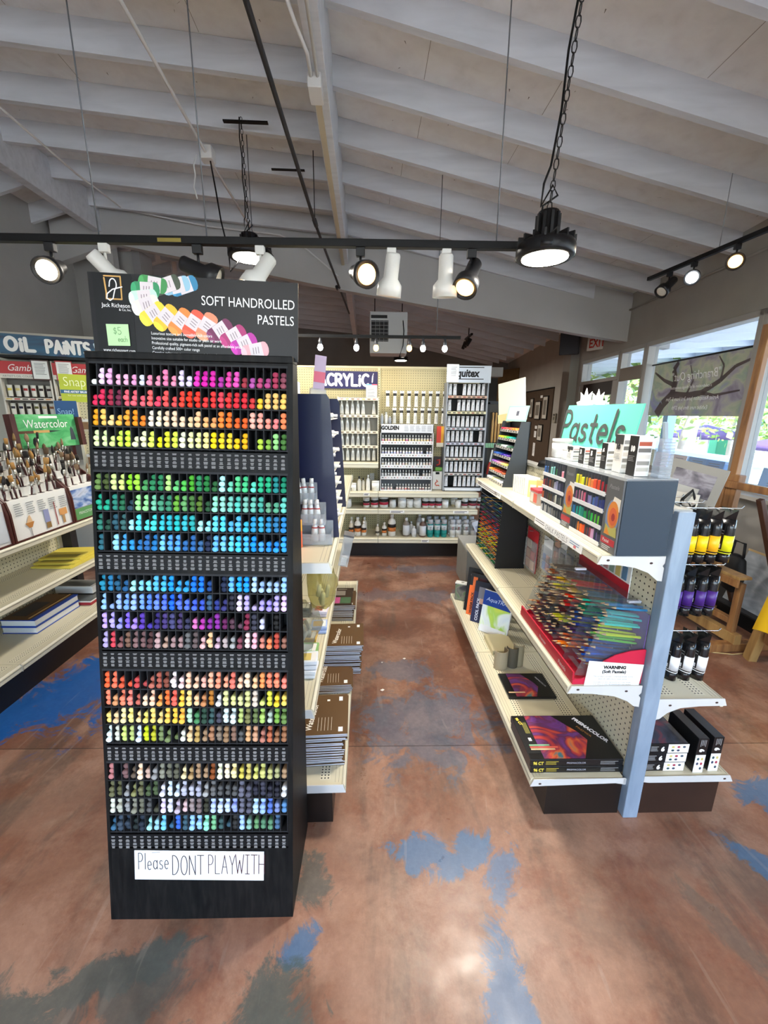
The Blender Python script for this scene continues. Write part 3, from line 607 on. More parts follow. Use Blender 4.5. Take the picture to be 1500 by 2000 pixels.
# painted cards propped in the window and stands outside
cards = [(1.22, '#d8e3d2', 'greenish'), (.98, '#e0bfc6', 'pink'), (.70, '#d9d3d8', 'lilac and tan'), (.42, '#93b2dd', 'blue'), (.20, '#86a8dc', 'bright blue'), (-.45, '#8fb0de', 'sky blue')]
for i, (y, c, nm) in enumerate(cards):
    w = .125 if i < 2 else .15
    t = thing('window_card', FW @ T((-.02, y, SILL)) @ Ry(8) @ Rz(90), f'{nm} notice card leaning in the window, {nth(i)} from the door side', 'card', 'cards leaning along the window sill')
    MB().box(-w / 2 - .05, w / 2 + .05, -.004, 0, 0, .21 if i else .23, M(c, .6)).build('card', t)
    b = MB(); lines(b, -w / 2, w / 2, .18, .02, 6, .006, M('#8f9199', .7), y=.0012, seed=i); b.build('print', t)
t = thing('sidewalk_sign', T((4.55, 6.25, -.03)) @ Rz(60) @ Rx(-8), 'white sign board with red print standing outside the window', 'sign')
MB().box(-.22, .22, -.02, .02, 0, 1.45, WHITE).build('board', t); b = MB(); lines(b, -.17, .17, 1.35, .12, 8, .05, M('#c4473f', .6), y=-.022); b.build('print', t)
t = thing('sidewalk_table', T((5.9, 7.6, -.03)) @ Rz(-4), 'long pale blue table of goods on the pavement outside', 'table')
MB().box(-.4, .4, -1.6, 1.4, .8, .84, M('#cfe0f2', .5)).build('tabletop', t)
for x in (-.35, .35):
    for y in (-1.5, 1.3): MB().box(x - .02, x + .02, y - .02, y + .02, 0, .8, WHITE).build('leg', t)
MB().box(-.41, -.4, -1.6, 1.4, .3, .8, M('#9fc0e6', .7)).build('table_skirt', t)
# exhibit banner hanging inside the window, seen from behind
bn = thing('window_banner', FW @ T((.05, .73, 0)) @ Rz(-90), 'translucent exhibit banner of a branching tree hanging in the large window', 'banner')
bm = ramp_mat('banner_print', [(.30, '#94888d'), (.42, '#aba1a2'), (.50, '#b9b39f'), (.58, '#a8aa98'), (.72, '#9e98a6')], (1.6, 1, 2.2), 2.6, 4, 1.0, .8)
nb = bm.node_tree.nodes['Principled BSDF']; nb.inputs['Transmission Weight'].default_value = 0.0
def translucent(m, f=.6):
    t = m.node_tree; p = t.nodes['Principled BSDF']; tl = t.nodes.new('ShaderNodeBsdfTranslucent'); mx = t.nodes.new('ShaderNodeMixShader'); mx.inputs[0].default_value = f
    c = p.inputs['Base Color']
    if c.is_linked: t.links.new(c.links[0].from_socket, tl.inputs[0])
    else: tl.inputs[0].default_value = c.default_value
    t.links.new(p.outputs[0], mx.inputs[1]); t.links.new(tl.outputs[0], mx.inputs[2]); t.links.new(mx.outputs[0], t.nodes['Material Output'].inputs[0])
translucent(bm, .6); TRB = bm
MB().box(-.72, .72, -.002, .002, 1.50, 2.06, bm).build('banner_sheet', bn)
MB().tube([(-.78, 0, 2.07), (.74, 0, 2.07)], .009, M('#1d1b1b', .6), 8).build('hanging_rod', bn)
tm = M('#7f7374', .8); tb = MB()
def branch(pts, w0, w1):
    n = len(pts)
    for i in range(n - 1):
        (xa, za), (xb, zb) = pts[i], pts[i + 1]; wa = w0 + (w1 - w0) * i / (n - 1); wb = w0 + (w1 - w0) * (i + 1) / (n - 1); L = math.hypot(xb - xa, zb - za); nx, nz = -(zb - za) / L / 2, (xb - xa) / L / 2
        tb.quad((xa - nx * wa, -.004, za - nz * wa), (xb - nx * wb, -.004, zb - nz * wb), (xb + nx * wb, -.004, zb + nz * wb), (xa + nx * wa, -.004, za + nz * wa), tm)
branch([(-.55, 1.51), (-.47, 1.62), (-.33, 1.72), (-.30, 1.86), (-.36, 1.98), (-.30, 2.05)], .12, .05)
branch([(-.33, 1.72), (-.1, 1.70), (.12, 1.72), (.35, 1.82), (.5, 1.93), (.7, 1.98)], .08, .02); branch([(-.31, 1.82), (-.5, 1.88), (-.7, 1.98)], .05, .02); branch([(.12, 1.72), (.3, 1.69), (.6, 1.72)], .04, .015); branch([(.35, 1.82), (.36, 1.95), (.28, 2.04)], .03, .01); branch([(-.1, 1.7), (-.02, 1.85), (-.1, 2.0)], .035, .01)
translucent(tm, .5); tb.build('printed_branches', bn)
lt = M('#ffffff', .7); mir = S3(-1, 1, 1)
text('"Branching Out"', .12, lt, bn, T((0, -.006, 1.86)) @ mir, align='CENTER', shear=.3, sx=.9); text('a celebration of all things connected', .042, lt, bn, T((-.05, -.006, 1.775)) @ mir, align='CENTER', shear=.2)
text('Artist Reception June 3rd from 5-7pm', .055, lt, bn, T((-.02, -.006, 1.655)) @ mir, align='CENTER', sx=.92); text('Exhibit runs thru July 27th', .055, lt, bn, T((-.02, -.006, 1.565)) @ mir, align='CENTER', sx=.92)
# ================================================================== PASTEL DISPLAY
RK = T((-.798, .923, .003)) @ Rz(.5) @ Ry(.8)
RW, RH, RB = .546, 1.63, .235
al = math.atan2(RB, RH); LF = math.hypot(RB, RH)
MF = Matrix(((1, 0, 0, 0), (0, math.cos(al), math.sin(al), 0), (0, -math.sin(al), math.cos(al), 0), (0, 0, 0, 1)))   # face: x, d into the cabinet, s up the face
BKW = ramp_mat('black_stained_wood', [(.3, '#0b0b0c'), (.5, '#141414'), (.7, '#1f1d1c')], (30, 30, 1.5), 2.5, 5, .5, .5)
BKW.node_tree.nodes['Principled BSDF'].inputs['Specular IOR Level'].default_value = .12; BKT = M('#26272a', .6, spec=.25); BKP = M('#0c0c0e', .55, spec=.25)
rk = thing('pastel_display_rack', RK, 'tall black sloping cabinet of soft pastel sticks standing in the foreground', 'display rack')
side = [(0, 0), (.285, 0), (.296, RH), (RB, RH)]
MB().prism(side, 0, .009, BKW, 'x').build('side_panel', rk); MB().prism(side, RW - .014, RW, BKW, 'x').build('side_panel', rk)
MB().prism([(.273, 0), (.285, 0), (.296, RH), (.284, RH)], .009, RW - .014, BKW, 'x').build('back_panel', rk)
MB().box(0, RW, RB - .004, .299, RH, RH + .018, BKW).build('top_panel', rk, bevel=.002)
XI0, XI1 = .006, RW - .014
bm_ = MB().box(XI0, XI1, 0, .012, 0, .234, BKW, MF); bm_.build('base_panel', rk)
TOPS = [1.640, 1.353, 1.069, .790, .510]; LAB = [(1.363, 1.411), (1.082, 1.128), (.802, .846), (.518, .562), (.239, .283)]
for i, t0 in enumerate(TOPS):
    hi = TOPS[i - 1] if i else None
    MB().box(XI0, XI1, 0, .012, t0, (LAB[i - 1][0] if i else LF - .001), BKW, MF).build('rail', rk)
CP, CX0 = .02095, .0165
ROWB = [[1.583, 1.528, 1.475, 1.419], [1.301, 1.245, 1.190, 1.134], [1.018, .964, .909, .853], [.734, .680, .627, .570], [.454, .399, .346, .291]]
for i in range(5):
    top, (l0, l1) = TOPS[i], LAB[i]
    b = MB(); b.box(XI0, XI1, .052, .056, l1, top, BKP, MF)
    for c in range(26): x = CX0 - CP / 2 + c * CP; b.box(x - .0011, x + .0011, .001, .052, l1, top, BKT, MF)
    b.box(XI0, XI1, .0, .052, top - .006, top, BKT, MF)
    for r in range(4): s0 = ROWB[i][r] - .0035; b.box(XI0, XI1, .001, .052, s0 - .003, s0, BKT, MF)
    tr_ = b.build('pastel_tray', rk)
    lb = MB().box(XI0, XI1, .0, .006, l0, l1 - .004, BKP, MF).build('label_strip', rk)
    tx = MB()
    for c in range(25):
        x = CX0 + c * CP
        for r in range(4):
            z = l1 - .010 - r * .0105
            for q in range(2 + (r > 0)):
                w = random.uniform(.0035, .0058); tx.box(x - w, x + w, -.0006, 0, z - q * .0026 - .0013, z - q * .0026, M('#9b9b9b', .7), MF)
    tx.build('slot_names', lb)
PAST = '''fff fdf fbe fbd fbd fad eef f9b f9b f8b f9b edf edf e3b d1a d2a b3a e4a e5b a34 b5a b47 b48 a35 845|1332222223232333233222233
e25 d25 a24 724 f67 f67 f67 f66 f46 f55 f55 f43 f31 f32 e33 e33 e45 e33 d23 d23 c33 fc3 fc7 fc7 fc6|2333332323233323333322333
fa1 fc6 fd9 fb4 fa3 f91 f82 fed fec fdb fdb fdb fda fc9 fb7 fa6 f83 f72 f62 f62 fba fa9 f98 f88 f85|3322332333322322332233223
efb efb ef9 df5 df4 ffc ffc ef6 ff0 ee3 ef5 ffd ffb ffa fe9 fd0 fd2 fd3 fc0 fb0 000 bd4 8b4 9d8 473|3323323323333333332302233
684 452 de9 de8 9e2 ae4 495 285 285 be8 6c7 5c5 4a2 285 173 263 bff 7db 5c8 4c8 6ec 2b8 1a7 188 086|3333332333223332323323333
1a8 1a8 287 164 245 af9 9e9 7ca 497 386 6a3 6a6 473 572 253 9ec 9dc 7cb 5cb 7ba 6ba 4a9 6a8 5a8 6cb|3233233333333323333333223
276 143 256 366 aef 5de 5ee 4dd 3cd 2bc 1bb 3bc 2aa bff 9ef 6df 5df 5be 5be 3bd 29c 3ac 28b 27a 28c|3233232333333223323233333
267 000 9df 4ae 29d 27b 26a 17b 7cf 5af 5af 26a 26a 369 124 6bf 7cf 6df 4cf 4bf 09f 4af 29f 29f 3af|3033223333323233333332223
18a 17a 157 158 aee 8df 7df 5be 4be 09e 3ae 29d 07e 07e 148 000 124 6bf 1af 09f bdf acf ace acf 9cf|3332222333223320333332223
9cf 9bf 9bf 7af 9bf 7af 58f 68f 57f 06f 57f 57f 46e 35c 357 238 337 223 edf bae bad baf a9f bae ecf|3133333333322232233312233
caf baf 99e 86f a8e 53a 43a 327 437 447 436 335 d7b b3a 829 829 615 534 645 824 334 ddf dde 000 aac|3323231333322223221332030
bad d45 855 754 866 755 533 b99 b98 a88 a88 666 655 ebb fc9 cab baa aaa 845 fdd fbc d87 f85 b43 965|3323333322233232222332232
f63 f75 d53 e53 c44 b44 b65 a54 843 fee fdd fca fca fba fb9 f97 fa8 e76 fca fdb fc9 f95 f86 f86 f87|3321212333232233232323332
f86 d96 f86 f87 c65 fdb fca fa5 f73 f65 fc4 fd8 fc9 c85 b72 eee dd9 ee9 dd9 cc8 dcb ef8 dd4 fd3 fd6|3233223233332232322331322
fd7 ec9 fea fe8 fd9 fe7 fd7 fd8 fc5 fc4 fb4 bdb 485 243 355 445 dee dee bc7 774 674 ac6 bcb 7a4 684|2233223233332332333333233
eff ddc cd7 bc7 def cd1 bb2 785 785 674 eed ec9 b95 a86 a75 876 975 865 555 da7 c97 b76 b64 964 964|3333333321233233332332323
b77 000 755 654 fdb ca9 999 887 665 554 eda b96 a86 a86 841 ffd fec fea dc5 cb6 dd7 cc7 bb7 aa7 a86|3032322333223233332323222
664 553 999 885 664 453 453 eef def def bbc bbc aab aaa 666 555 555 555 667 556 223 334 223 112 ddd|3322323232323232223233232
ddc bba 999 887 665 555 443 edf dde cbc dbb 988 766 332 bcf cdf cdf 9ae 667 556 bdf 9bf 57c 78b 58b|3333331332233333333333322
368 345 234 122 123 aee 9cd 7ce 368 36c 356 9cf 9cf 9ec 7b8 355 356 222 acf 8ba 696 586 586 468 454|2332322313333332133222230'''.split('\n')
PR = .0088
pm = MB().lathe([(0, -.004), (PR * .6, -.0035), (PR * .92, -.0015), (PR, .002), (PR, .044), (0, .044)], objcol(.75), 14, sx=1., sy=.86).mesh('soft_pastel')
SV, SF, SC_ = [], [], []
npast = 0
PD = RK @ MF @ Rx(-90)       # lathe axis (z) -> into the face
for row in range(20):
    cs, ct = PAST[row].split('|'); cs = cs.split(); i, r = divmod(row, 4)
    for c in range(25):
        n = int(ct[c])
        for q in range(n):
            s = ROWB[i][r] + .0048 + q * .0150; x = CX0 + c * CP + random.uniform(-.0007, .0007); d = .004 + random.uniform(-.003, .006) + (.006 if q == n - 1 else 0)
            hx = cs[c]; v = .95 + random.uniform(-.05, .05)
            if npast < 300:
                o = bpy.data.objects.new('soft_pastel', pm); lv = ['lowest', 'middle', 'topmost'][q] if n == 3 else ['lower', 'upper'][q] if n == 2 else 'single'
                fin(o, None, RK @ MF @ T((x, d, s)) @ Rx(-90) @ Rz(random.uniform(0, 360)) if 0 else RK @ MF @ T((x, d, s)) @ Rx(-90 + random.uniform(-3, 3)), f'{cname(hx)} pastel stick, {lv} in slot {c + 1} of the {nth(row)} row of the rack', 'pastel', 'soft pastels in the upper rows of the rack')
                o.color = tuple(min(1, q_ * v) for q_ in lin(hx)[:3]) + (1,)
            else:
                base = len(SV); K = MF @ T((x, d, s)) @ Rx(-90)
                for p in pm.vertices: SV.append(tuple(K @ p.co))
                for f in pm.polygons: SF.append([k + base for k in f.vertices]); SC_.append((hx, v))
            npast += 1
me = bpy.data.meshes.new('soft_pastels'); me.from_pydata(SV, [], SF); ca = me.color_attributes.new('Col', 'FLOAT_COLOR', 'CORNER')
buf = []
for f, (hx, v) in zip(SF, SC_):
    c = lin(hx); buf += [c[0] * v, c[1] * v, c[2] * v, 1.0] * len(f)
ca.data.foreach_set('color', buf); me.polygons.foreach_set('use_smooth', [True] * len(SF)); me.materials.append(vcol(.75)); me.update()
fin(bpy.data.objects.new('soft_pastels', me), None, RK, 'many soft pastel sticks filling the lower rows of the black rack', 'pastels', None, 'stuff')
# printed header card
HC = RK @ T((.022, .262, RH + .018)) @ Ry(1.2) @ Rx(-1.5)
hc = thing('header_card', HC, 'black printed header card for handrolled pastels on top of the rack', 'display card')
CW, CH = .533, .198
MB().box(-.012, CW, 0, .004, 0, CH, M('#171516', .42, spec=.3)).build('card', hc); MB().box(.0, .10, -.0006, 0, 0, CH - .001, M('#0e0d0e', .45, spec=.3)).build('logo_panel', hc)
GOLD = M('#c79a54', .5); WT = M('#f2f2f2', .6)
b = MB(); b.ribbon([(.03, .19), (.072, .19), (.072, .15), (.072, .135), (.034, .135)], .0035, GOLD, z=.0012); b.ribbon([(.03, .185), (.033, .15), (.032, .135)], .004, GOLD, z=.0012); b.build('logo_frame', hc)
b = MB(); b.ribbon([(.042, .165)] + arc(.052, .17, .009, .014, 180, -60, 12) + [(.054, .15), (.05, .136), (.042, .131), (.034, .136), (.036, .147), (.05, .158), (.075, .165)], .0028, WT, z=.0018); b.build('logo_script', hc)
text('Jack Richeson', .0145, WT, hc, T((.018, -.001, .115)), sx=.92); text('& Co, Inc.', .008, WT, hc, T((.062, -.001, .107)))
text('www.richesonart.com', .0115, WT, hc, T((.012, -.001, .004)), sx=.82)
text('SOFT HANDROLLED', .0335, WT, hc, T((CW - .008, -.001, .132)), align='RIGHT', sx=.80); text('PASTELS', .0335, WT, hc, T((CW - .010, -.001, .092)), align='RIGHT', sx=.80)
for i, s in enumerate(('Luxurious texture and incredibly rich colors', 'Innovative size suitable for studio or plein air work', 'Professional quality, pigment-rich soft pastel at an affordable price', 'Carefully crafted 500+ color range', 'Creative color sets to meet every artistic need')):
    text(s, .0105, WT, hc, T((.142, -.0016, .052 - i * .0122)), sx=.86)
pp = [(.235, .193, '#2f7fa8', 20), (.215, .19, '#8fbad0', 15), (.19, .188, '#3f4a3a', 20), (.155, .178, '#3c8a4a', -8), (.135, .158, '#2d8a5a', 0), (.128, .138, '#bfe6d0', 8), (.133, .12, '#e4e6d2', 20), (.150, .100, '#e6cf3a', 35), (.183, .092, '#e9b92f', 48), (.220, .084, '#e8853a', 52), (.255, .080, '#e0543c', 58), (.290, .075, '#e88a68', 60), (.325, .066, '#6f2350', 35), (.36, .054, '#a52a6a', 32), (.388, .036, '#b3289a', 28), (.418, .018, '#eba6ae', 14)]
b = MB()
def pill(b, x, z, L, w, a, m, y0):
    ca, sa = math.cos(rad(a)), math.sin(rad(a)); P = arc(L / 2 - w / 2 * .55, 0, w / 2 * .55, w / 2, -90, 90, 6) + arc(-L / 2 + w / 2 * .55, 0, w / 2 * .55, w / 2, 90, 270, 6)
    b.add([(x + u * ca - v * sa, y0, z + u * sa + v * ca) for u, v in P], [tuple(range(len(P)))], m)
for i, (x, z, c, a) in enumerate(pp):
    y = -.0005 - .00005 * i
    zc = min(z + .004, CH - .022); zc = max(zc, .024); pill(b, x, zc, .074, .038, a, M(c, .5), y)
    ca, sa = math.cos(rad(a)), math.sin(rad(a)); u0, u1, v = -.014, .020, .0186; d_ = -1 if a >= 0 and i > 6 else -1
    P_ = arc(d_ * .031, 0, .0075, .0165, 0, 360, 14)[:-1]; lc = '#' + ''.join('%02x' % min(255, int(int(c[k:k + 2], 16) * 1.12 + 8)) for k in (1, 3, 5)); b.add([(x + u * ca - w * sa, y - .00001, zc + u * sa + w * ca) for u, w in P_], [tuple(range(len(P_)))], M(lc, .5))
    b.add([(x + u * ca - w * sa, y - .00002, zc + u * sa + w * ca) for u, w in ((u0, -v), (u1, -v), (u1, v), (u0, v))], [(0, 1, 2, 3)], M('#d9cfd2', .6))
    for k in range(3): uu = u0 + .007 + k * .007; b.add([(x + u * ca - w * sa, y - .00003, zc + u * sa + w * ca) for u, w in ((uu, -.008), (uu + .002, -.008), (uu + .004, .008), (uu + .002, .009))], [(0, 1, 2, 3)], M('#8d7f86', .6))
b.build('printed_pastels', hc)
n = thing('sticky_note', HC @ T((.028, -.003, .018)) @ Ry(-2), 'pale green sticky note reading five dollars each on the header card', 'note')
MB().box(0, .058, -.001, 0, 0, .054, M('#b9e3a8', .7)).build('paper', n)
gm = M('#5f8a5c', .8); hand('$5', .02, .018, .0012, gm, n, T((.018, -.0005, .028)), z=.001); hand('each', .024, .014, .001, gm, n, T((.028, -.0005, .010)), z=.001)
# please do not play sign
sg = thing('paper_sign', RK @ MF @ T((.077, -.002, .136)) @ Ry(.9), 'white paper sign asking people not to play, taped to the rack base', 'sign')
MB().box(0, .382, -.001, .0005, 0, .094, M('#eef0f4', .7)).build('paper', sg)
hand('Please', .088, .052, .0022, M('#4a4548', .7), sg, T((.012, 0, .034)), z=.0016, jit=.08, gap=.22)
hand('DONT', .092, .062, .0024, M('#3a2c2c', .7), sg, T((.112, 0, .018)), z=.0016, jit=.06, gap=.2); hand('PLAY', .078, .060, .0022, M('#4a3030', .7), sg, T((.218, 0, .022)), z=.0016, jit=.06, gap=.22); hand('WITH', .086, .062, .0024, M('#4a2426', .7), sg, T((.298, 0, .022)), z=.0016, jit=.05, gap=.16)
b = MB(); b.ribbon([(.052, .088), (.075, .09)], .0015, M('#8b8b90', .7), z=.0016); b.build('pencil_dash', sg)
# ================================================================== RIGHT GONDOLA
FG = FR(.965, 1.26, 0, .9)
def G(x, y, z, a=0.): return FG @ T((x, y, z)) @ Rz(a)
PEGYZ = peg('#cfc8ae', 'YZ', .0245, .0036); PEGXY = peg('#d6cfb6', 'XY', .0125, .0030); PEGXZ = peg('#cfc39c', 'XZ', .0245, .0036); BLUEM = ramp_mat('blue_grey_steel', [(.3, '#77899c'), (.55, '#8697aa'), (.75, '#96a6b8')], (8, 8, 1.5), 3, 6, .5, .42)
KICK = M('#171210', .35, var=.3, scale=6); KICKB = M('#33231c', .35, var=.3, scale=5); ENDW = M('#cbcbc9', .5, var=.06, scale=10)
gd = thing('gondola_shelf_unit', FG, 'double sided cream shelf unit with a blue grey end post beside the aisle', 'shelf unit')
MB().box(-.0205, .036, -.022, .022, 0, 1.205, BLUEM).build('end_post', gd, bevel=.003)
MB().box(-.022, .04, .0, 1.62, 1.195, 1.21, M('#a19f98', .4)).build('top_rail', gd)
b = MB(); b.box(-.014, -.010, .02, 1.62, .15, 1.195, PEGYZ).box(.026, .030, .02, 1.62, .15, 1.195, PEGYZ).box(-.010, .026, .02, 1.62, .15, 1.19, CREAM); b.build('pegboard_back', gd)
for y in (.838, 1.62): MB().box(-.02, .036, y - .014, y + .014, 0, 1.2, M('#b5b2a8', .45)).build('upright', gd)
def shelf(par, x0, xf, z, y0, y1, dots=True, th=.012, liph=.036, sgn=-1):
    """deck from back x0 to front xf with a folded price lip"""
    a, c = min(x0, xf), max(x0, xf); b = MB(); b.box(a, c, y0, y1, z - th, z, CREAM)
    e = xf; lo = z - liph
    b.prism([(e, z), (e + sgn * .004, z + .002), (e + sgn * .012, z - .006), (e + sgn * .014, lo + .004), (e + sgn * .010, lo), (e, lo)], y0, y1, CREAM_LIP)
    b.prism([(e + sgn * .0125, z - .010), (e + sgn * .0145, z - .010), (e + sgn * .0145, z - .012), (e + sgn * .0125, z - .012)], y0, y1, M('#8e8a7c', .5)).box(min(e + sgn * .0005, e - sgn * .001), max(e + sgn * .0005, e - sgn * .001), y0, y1, z, z + .0008, M('#8e8a7c', .5))
    for k in (1, 2): q = e - sgn * .013 * k; b.box(q - .0007, q + .0007, y0 + .01, y1 - .01, z, z + .0005, M('#9c9786', .5))
    if dots:
        for q0, q1 in ((e - sgn * .045, e - sgn * .0825), (x0 + sgn * .0825, x0 + sgn * .03)):
            b.box(min(q0, q1), max(q0, q1), y0 + .02, y1 - .02, z, z + .0006, PEGXY)
    b.box(min(e, e + sgn * .0155), max(e, e + sgn * .0155), y1 - .004, y1, lo, z + .002, M('#b7b3a6', .4))
    return b.build('shelf', par)
for y0, y1 in ((.004, .836), (.84, 1.625)):
    shelf(gd, -.03, -.232, 1.057, y0, y1, False); shelf(gd, -.03, -.275, .568, y0, y1); shelf(gd, -.03, -.370, .168, y0, y1)
    shelf(gd, .04, .285, .507, y0, y1, sgn=1); shelf(gd, .04, .375, .172, y0, y1, sgn=1)
def bracket(poly, y=-.003, holes=()):
    b = MB().prism(poly, y - .003, y, ENDW)
    for x, z in holes: b.prism(arc(x, z, .006, .004, 0, 360, 8)[:-1], y - .0036, y - .0031, M('#3c2a28', .6))
    return b.build('shelf_bracket', gd, bevel=.0008)
bracket([(-.248, 1.027), (-.236, 1.054), (-.024, 1.054), (-.024, 1.03), (-.03, 1.02), (-.024, 1.012), (-.024, .966), (-.04, .968), (-.05, .976), (-.075, .996), (-.12, 1.013), (-.17, 1.022)], holes=((-.215, 1.04), (-.07, 1.03)))
bracket([(-.290, .541), (-.278, .569), (-.024, .569), (-.024, .54), (-.032, .53), (-.024, .52), (-.024, .482), (-.045, .486), (-.07, .506), (-.12, .527), (-.2, .538)], holes=((-.255, .556), (-.08, .548)))
bracket([(-.386, .138), (-.374, .169), (-.024, .169), (-.024, .14), (-.06, .147)], holes=((-.35, .15),))
bracket([(.300, .483), (.288, .512), (.04, .512), (.04, .425), (.06, .43), (.085, .455), (.13, .475), (.2, .482)], holes=((.26, .497), (.09, .487)))
bracket([(.394, .146), (.380, .174), (.04, .174), (.04, .15), (.07, .146)], holes=((.36, .16),))
b = MB().box(-.318, -.03, .0, 1.6, .0, .138, KICK); b.build('kick_plate', gd); MB().box(.04, .345, -.002, 1.6, .0, .14, KICKB).build('kick_plate', gd)
b = MB().box(-.03, .0, -.006, -.002, .14, .166, ENDW); b.build('end_clip', gd)
# ---- boxes and printed packs
def pack(name, X, w, d, h, faces, label, cat, group=None, bevel=.0015, body='#17171a', extra=None, r=.4):
    """carton: w along x, d along y, h up, origin at the lower front corner; faces drawn by extra(parent)"""
    t = thing(name, X, label, cat, group); MB().box(0, w, 0, d, 0, h, M(body, r)).build('carton' if cat != 'book' else 'cover', t, bevel=bevel)
    if extra: extra(t)
    return t
# grey oil pastel display on the top shelf
dk = M('#5b5f62', .45); dkf = M('#626466', .5); slate = M('#35424f', .22, coat=.2)
ds = thing('oil_pastel_display', FG, 'slate grey counter display of loose pastel blocks at the near end of the top shelf', 'display rack')
MB().box(-.197, -.036, -.016, -.012, 1.058, 1.306, slate).build('end_panel', ds)
MB().box(-.040, -.036, -.012, .6, 1.058, 1.306, slate).build('back_panel', ds)
MB().box(-.197, -.04, -.012, .6, 1.058, 1.064, dk).build('base', ds); MB().box(-.2, -.036, -.016, .6, 1.302, 1.31, clear('#e8ecf0', .3)).build('clear_top', ds)
for y0, y1 in ((-.012, .078), (.300, .372)):
    f = MB().box(-.203, -.197, y0, y1, 1.058, 1.302, dkf).build('front_panel', ds)
    yc = (y0 + y1) / 2 - .006; q = MB(); RR = Rz(-90); KF = T((-.2036, yc, 0)) @ RR
    q.prism(arc(0, 1.175, .036, .06, 0, 360, 18)[:-1], 0, .0005, M('#7b8fb0', .6), X=KF); q.prism(arc(.004, 1.185, .03, .045, 0, 360, 18)[:-1], -.0004, .0, M('#df8a3e', .6), X=KF); q.prism(arc(.006, 1.18, .021, .03, 0, 360, 16)[:-1], -.0008, -.0004, M('#d8683f', .6), X=KF); q.prism(arc(.008, 1.178, .009, .013, 0, 360, 12)[:-1], -.0012, -.0008, M('#a03a3a', .6), X=KF)
    q.prism([(-.033, 1.115), (.036, 1.115), (.03, 1.15), (-.01, 1.14), (-.03, 1.15)], -.0004, .0, M('#b7b163', .6), X=KF); q.prism([(-.033, 1.115), (0, 1.115), (-.02, 1.14)], -.0008, -.0004, M('#e0913c', .6), X=KF); q.prism([(-.01, 1.215), (.0, 1.245), (.036, 1.24), (.036, 1.2)], -.0002, .0003, M('#e8e3d6', .6), X=KF)
    q.build('printed_picture', f); MB().box(-.0385, .0385, -.0008, 0, 1.082, 1.104, M('#b8323f', .5), T((-.2034, (y0 + y1) / 2, 0)) @ RR).build('red_band', f)
    if y0 < 0: text('Pastel', .016, M('#e8e8e8', .6), f, T((-.2045, (y0 + y1) / 2 + .028, 1.089)) @ RR)
    q = MB(); lines(q, -.02, .03, 1.078, .006, 3, .0025, M('#c9c9c9', .7), T((-.203, (y0 + y1) / 2 + .01, 0)) @ RR); q.build('small_print', f)
    text('Pastels', .02, M('#9a9c9e', .6), f, T((-.2038, (y0 + y1) / 2 + .03, 1.268)) @ RR, shear=.3)
BAYS = [(.082, .296, 10, 4), (.376, .592, 10, 4)]
for y0, y1, n, rows in BAYS:
    for r in range(rows):
        z = 1.066 + r * .0585
        MB().box(-.203, -.04, y0, y1, z - .004, z, M('#d9dadb', .4)).build('shelf_strip', ds); MB().box(-.205, -.203, y0, y1, z - .008, z + .007, M('#e4e5e6', .4)).build('price_strip', ds)
    b = MB()
    for i in range(n + 1): y = y0 + (y1 - y0) * i / n; b.box(-.200, -.05, y - .0008, y + .0008, 1.064, 1.30, M('#6c7074', .3, .5))
    b.build('divider', ds)
CH = [['dd2', 'dc2', 'ee3', 'ec2', 'e93', 'e84', 'e53', 'd42', 'b23', '823'], ['d8b', 'e9b', 'eab', 'd68', 'a8c', '88b', '57b', '459', '348', '237'], ['27a', '2a9', '2b9', '287', '295', '2a4', '3c5', '6d4', '7d4', ''], ['', '', 'e83', 'f72', 'e52', '733', '945', 'c9b', '76a', '335']]
CH2 = [['36a', '258', '', '8cb', '7bb', '384', '', '', 'e9a', ''], ['a44', '933', '843', '743', '654', 'bbc', '99b', '668', '335', '224'], ['b53', '743', '643', '553', '543', 'cba', 'ddc', 'bb9', '998', '776'], ['ccc', 'bbb', 'aaa', '999', '888', '777', '666', '555', '444', '335']]
def mk_block():
    b = MB().box(0, .062, -.0078, .0078, 0, .036, objcol(.7)); o = b.build('pastel_block', label='x', cat='pastel block', group='loose pastel blocks in the slate grey display', bevel=.0015); return o
PB = Proto(mk_block)
for bi, (tab, (y0, y1, n, rows)) in enumerate(zip((CH, CH2), BAYS)):
    for r in range(4):
        for i in range(10):
            c = tab[r][i]
            if not c: continue
            y = y1 - (y1 - y0) * (i + .5) / n; z = 1.066 + (3 - r) * .0585
            PB(G(-.199 + random.uniform(-.004, .006), y, z) @ S3(1, 1.15, random.uniform(.85, 1.15)), f'{cname(c)} pastel block in compartment {i + 1}, {nth(r)} row of the {"near" if bi == 0 else "far"} bay', c)
# cartons and jars standing on the display
def jar(name, X, r, h, label, band=None, lid='#e6e4de', body='#e8e6e0', cat='jar', group=None, band2=None, z0=.18, z1=.8):
    t = thing(name, X, label, cat, group)
    MB().lathe([(r * .9, 0), (r, h * .03), (r, h * .80), (r * .94, h * .84)], M(body, .35), 20).build('body', t)
    MB().lathe([(r * 1.0, h * .83), (r * 1.04, h * .85), (r * 1.04, h * .98), (r * .97, h), (0, h)], M(lid, .4), 20).build('lid', t)
    q = MB().lathe([(r * 1.012, h * z0), (r * 1.012, h * z1)], M('#f0efec', .6), 20)
    if band: q.lathe([(r * 1.02, h * .22), (r * 1.02, h * .42)], M(band, .5), 20); q.lathe([(r * 1.02, h * .43), (r * 1.02, h * .66)], M('#1c1a1c', .5), 20)
    q.build('wrap_label', t); return t
jar('plastic_jar', G(-.12, .615, 1.311), .042, .082, 'large white plastic jar on the far end of the slate grey display')
jar('plastic_jar', G(-.13, .535, 1.311), .023, .046, 'small white plastic jar beside the large jar on the grey display')
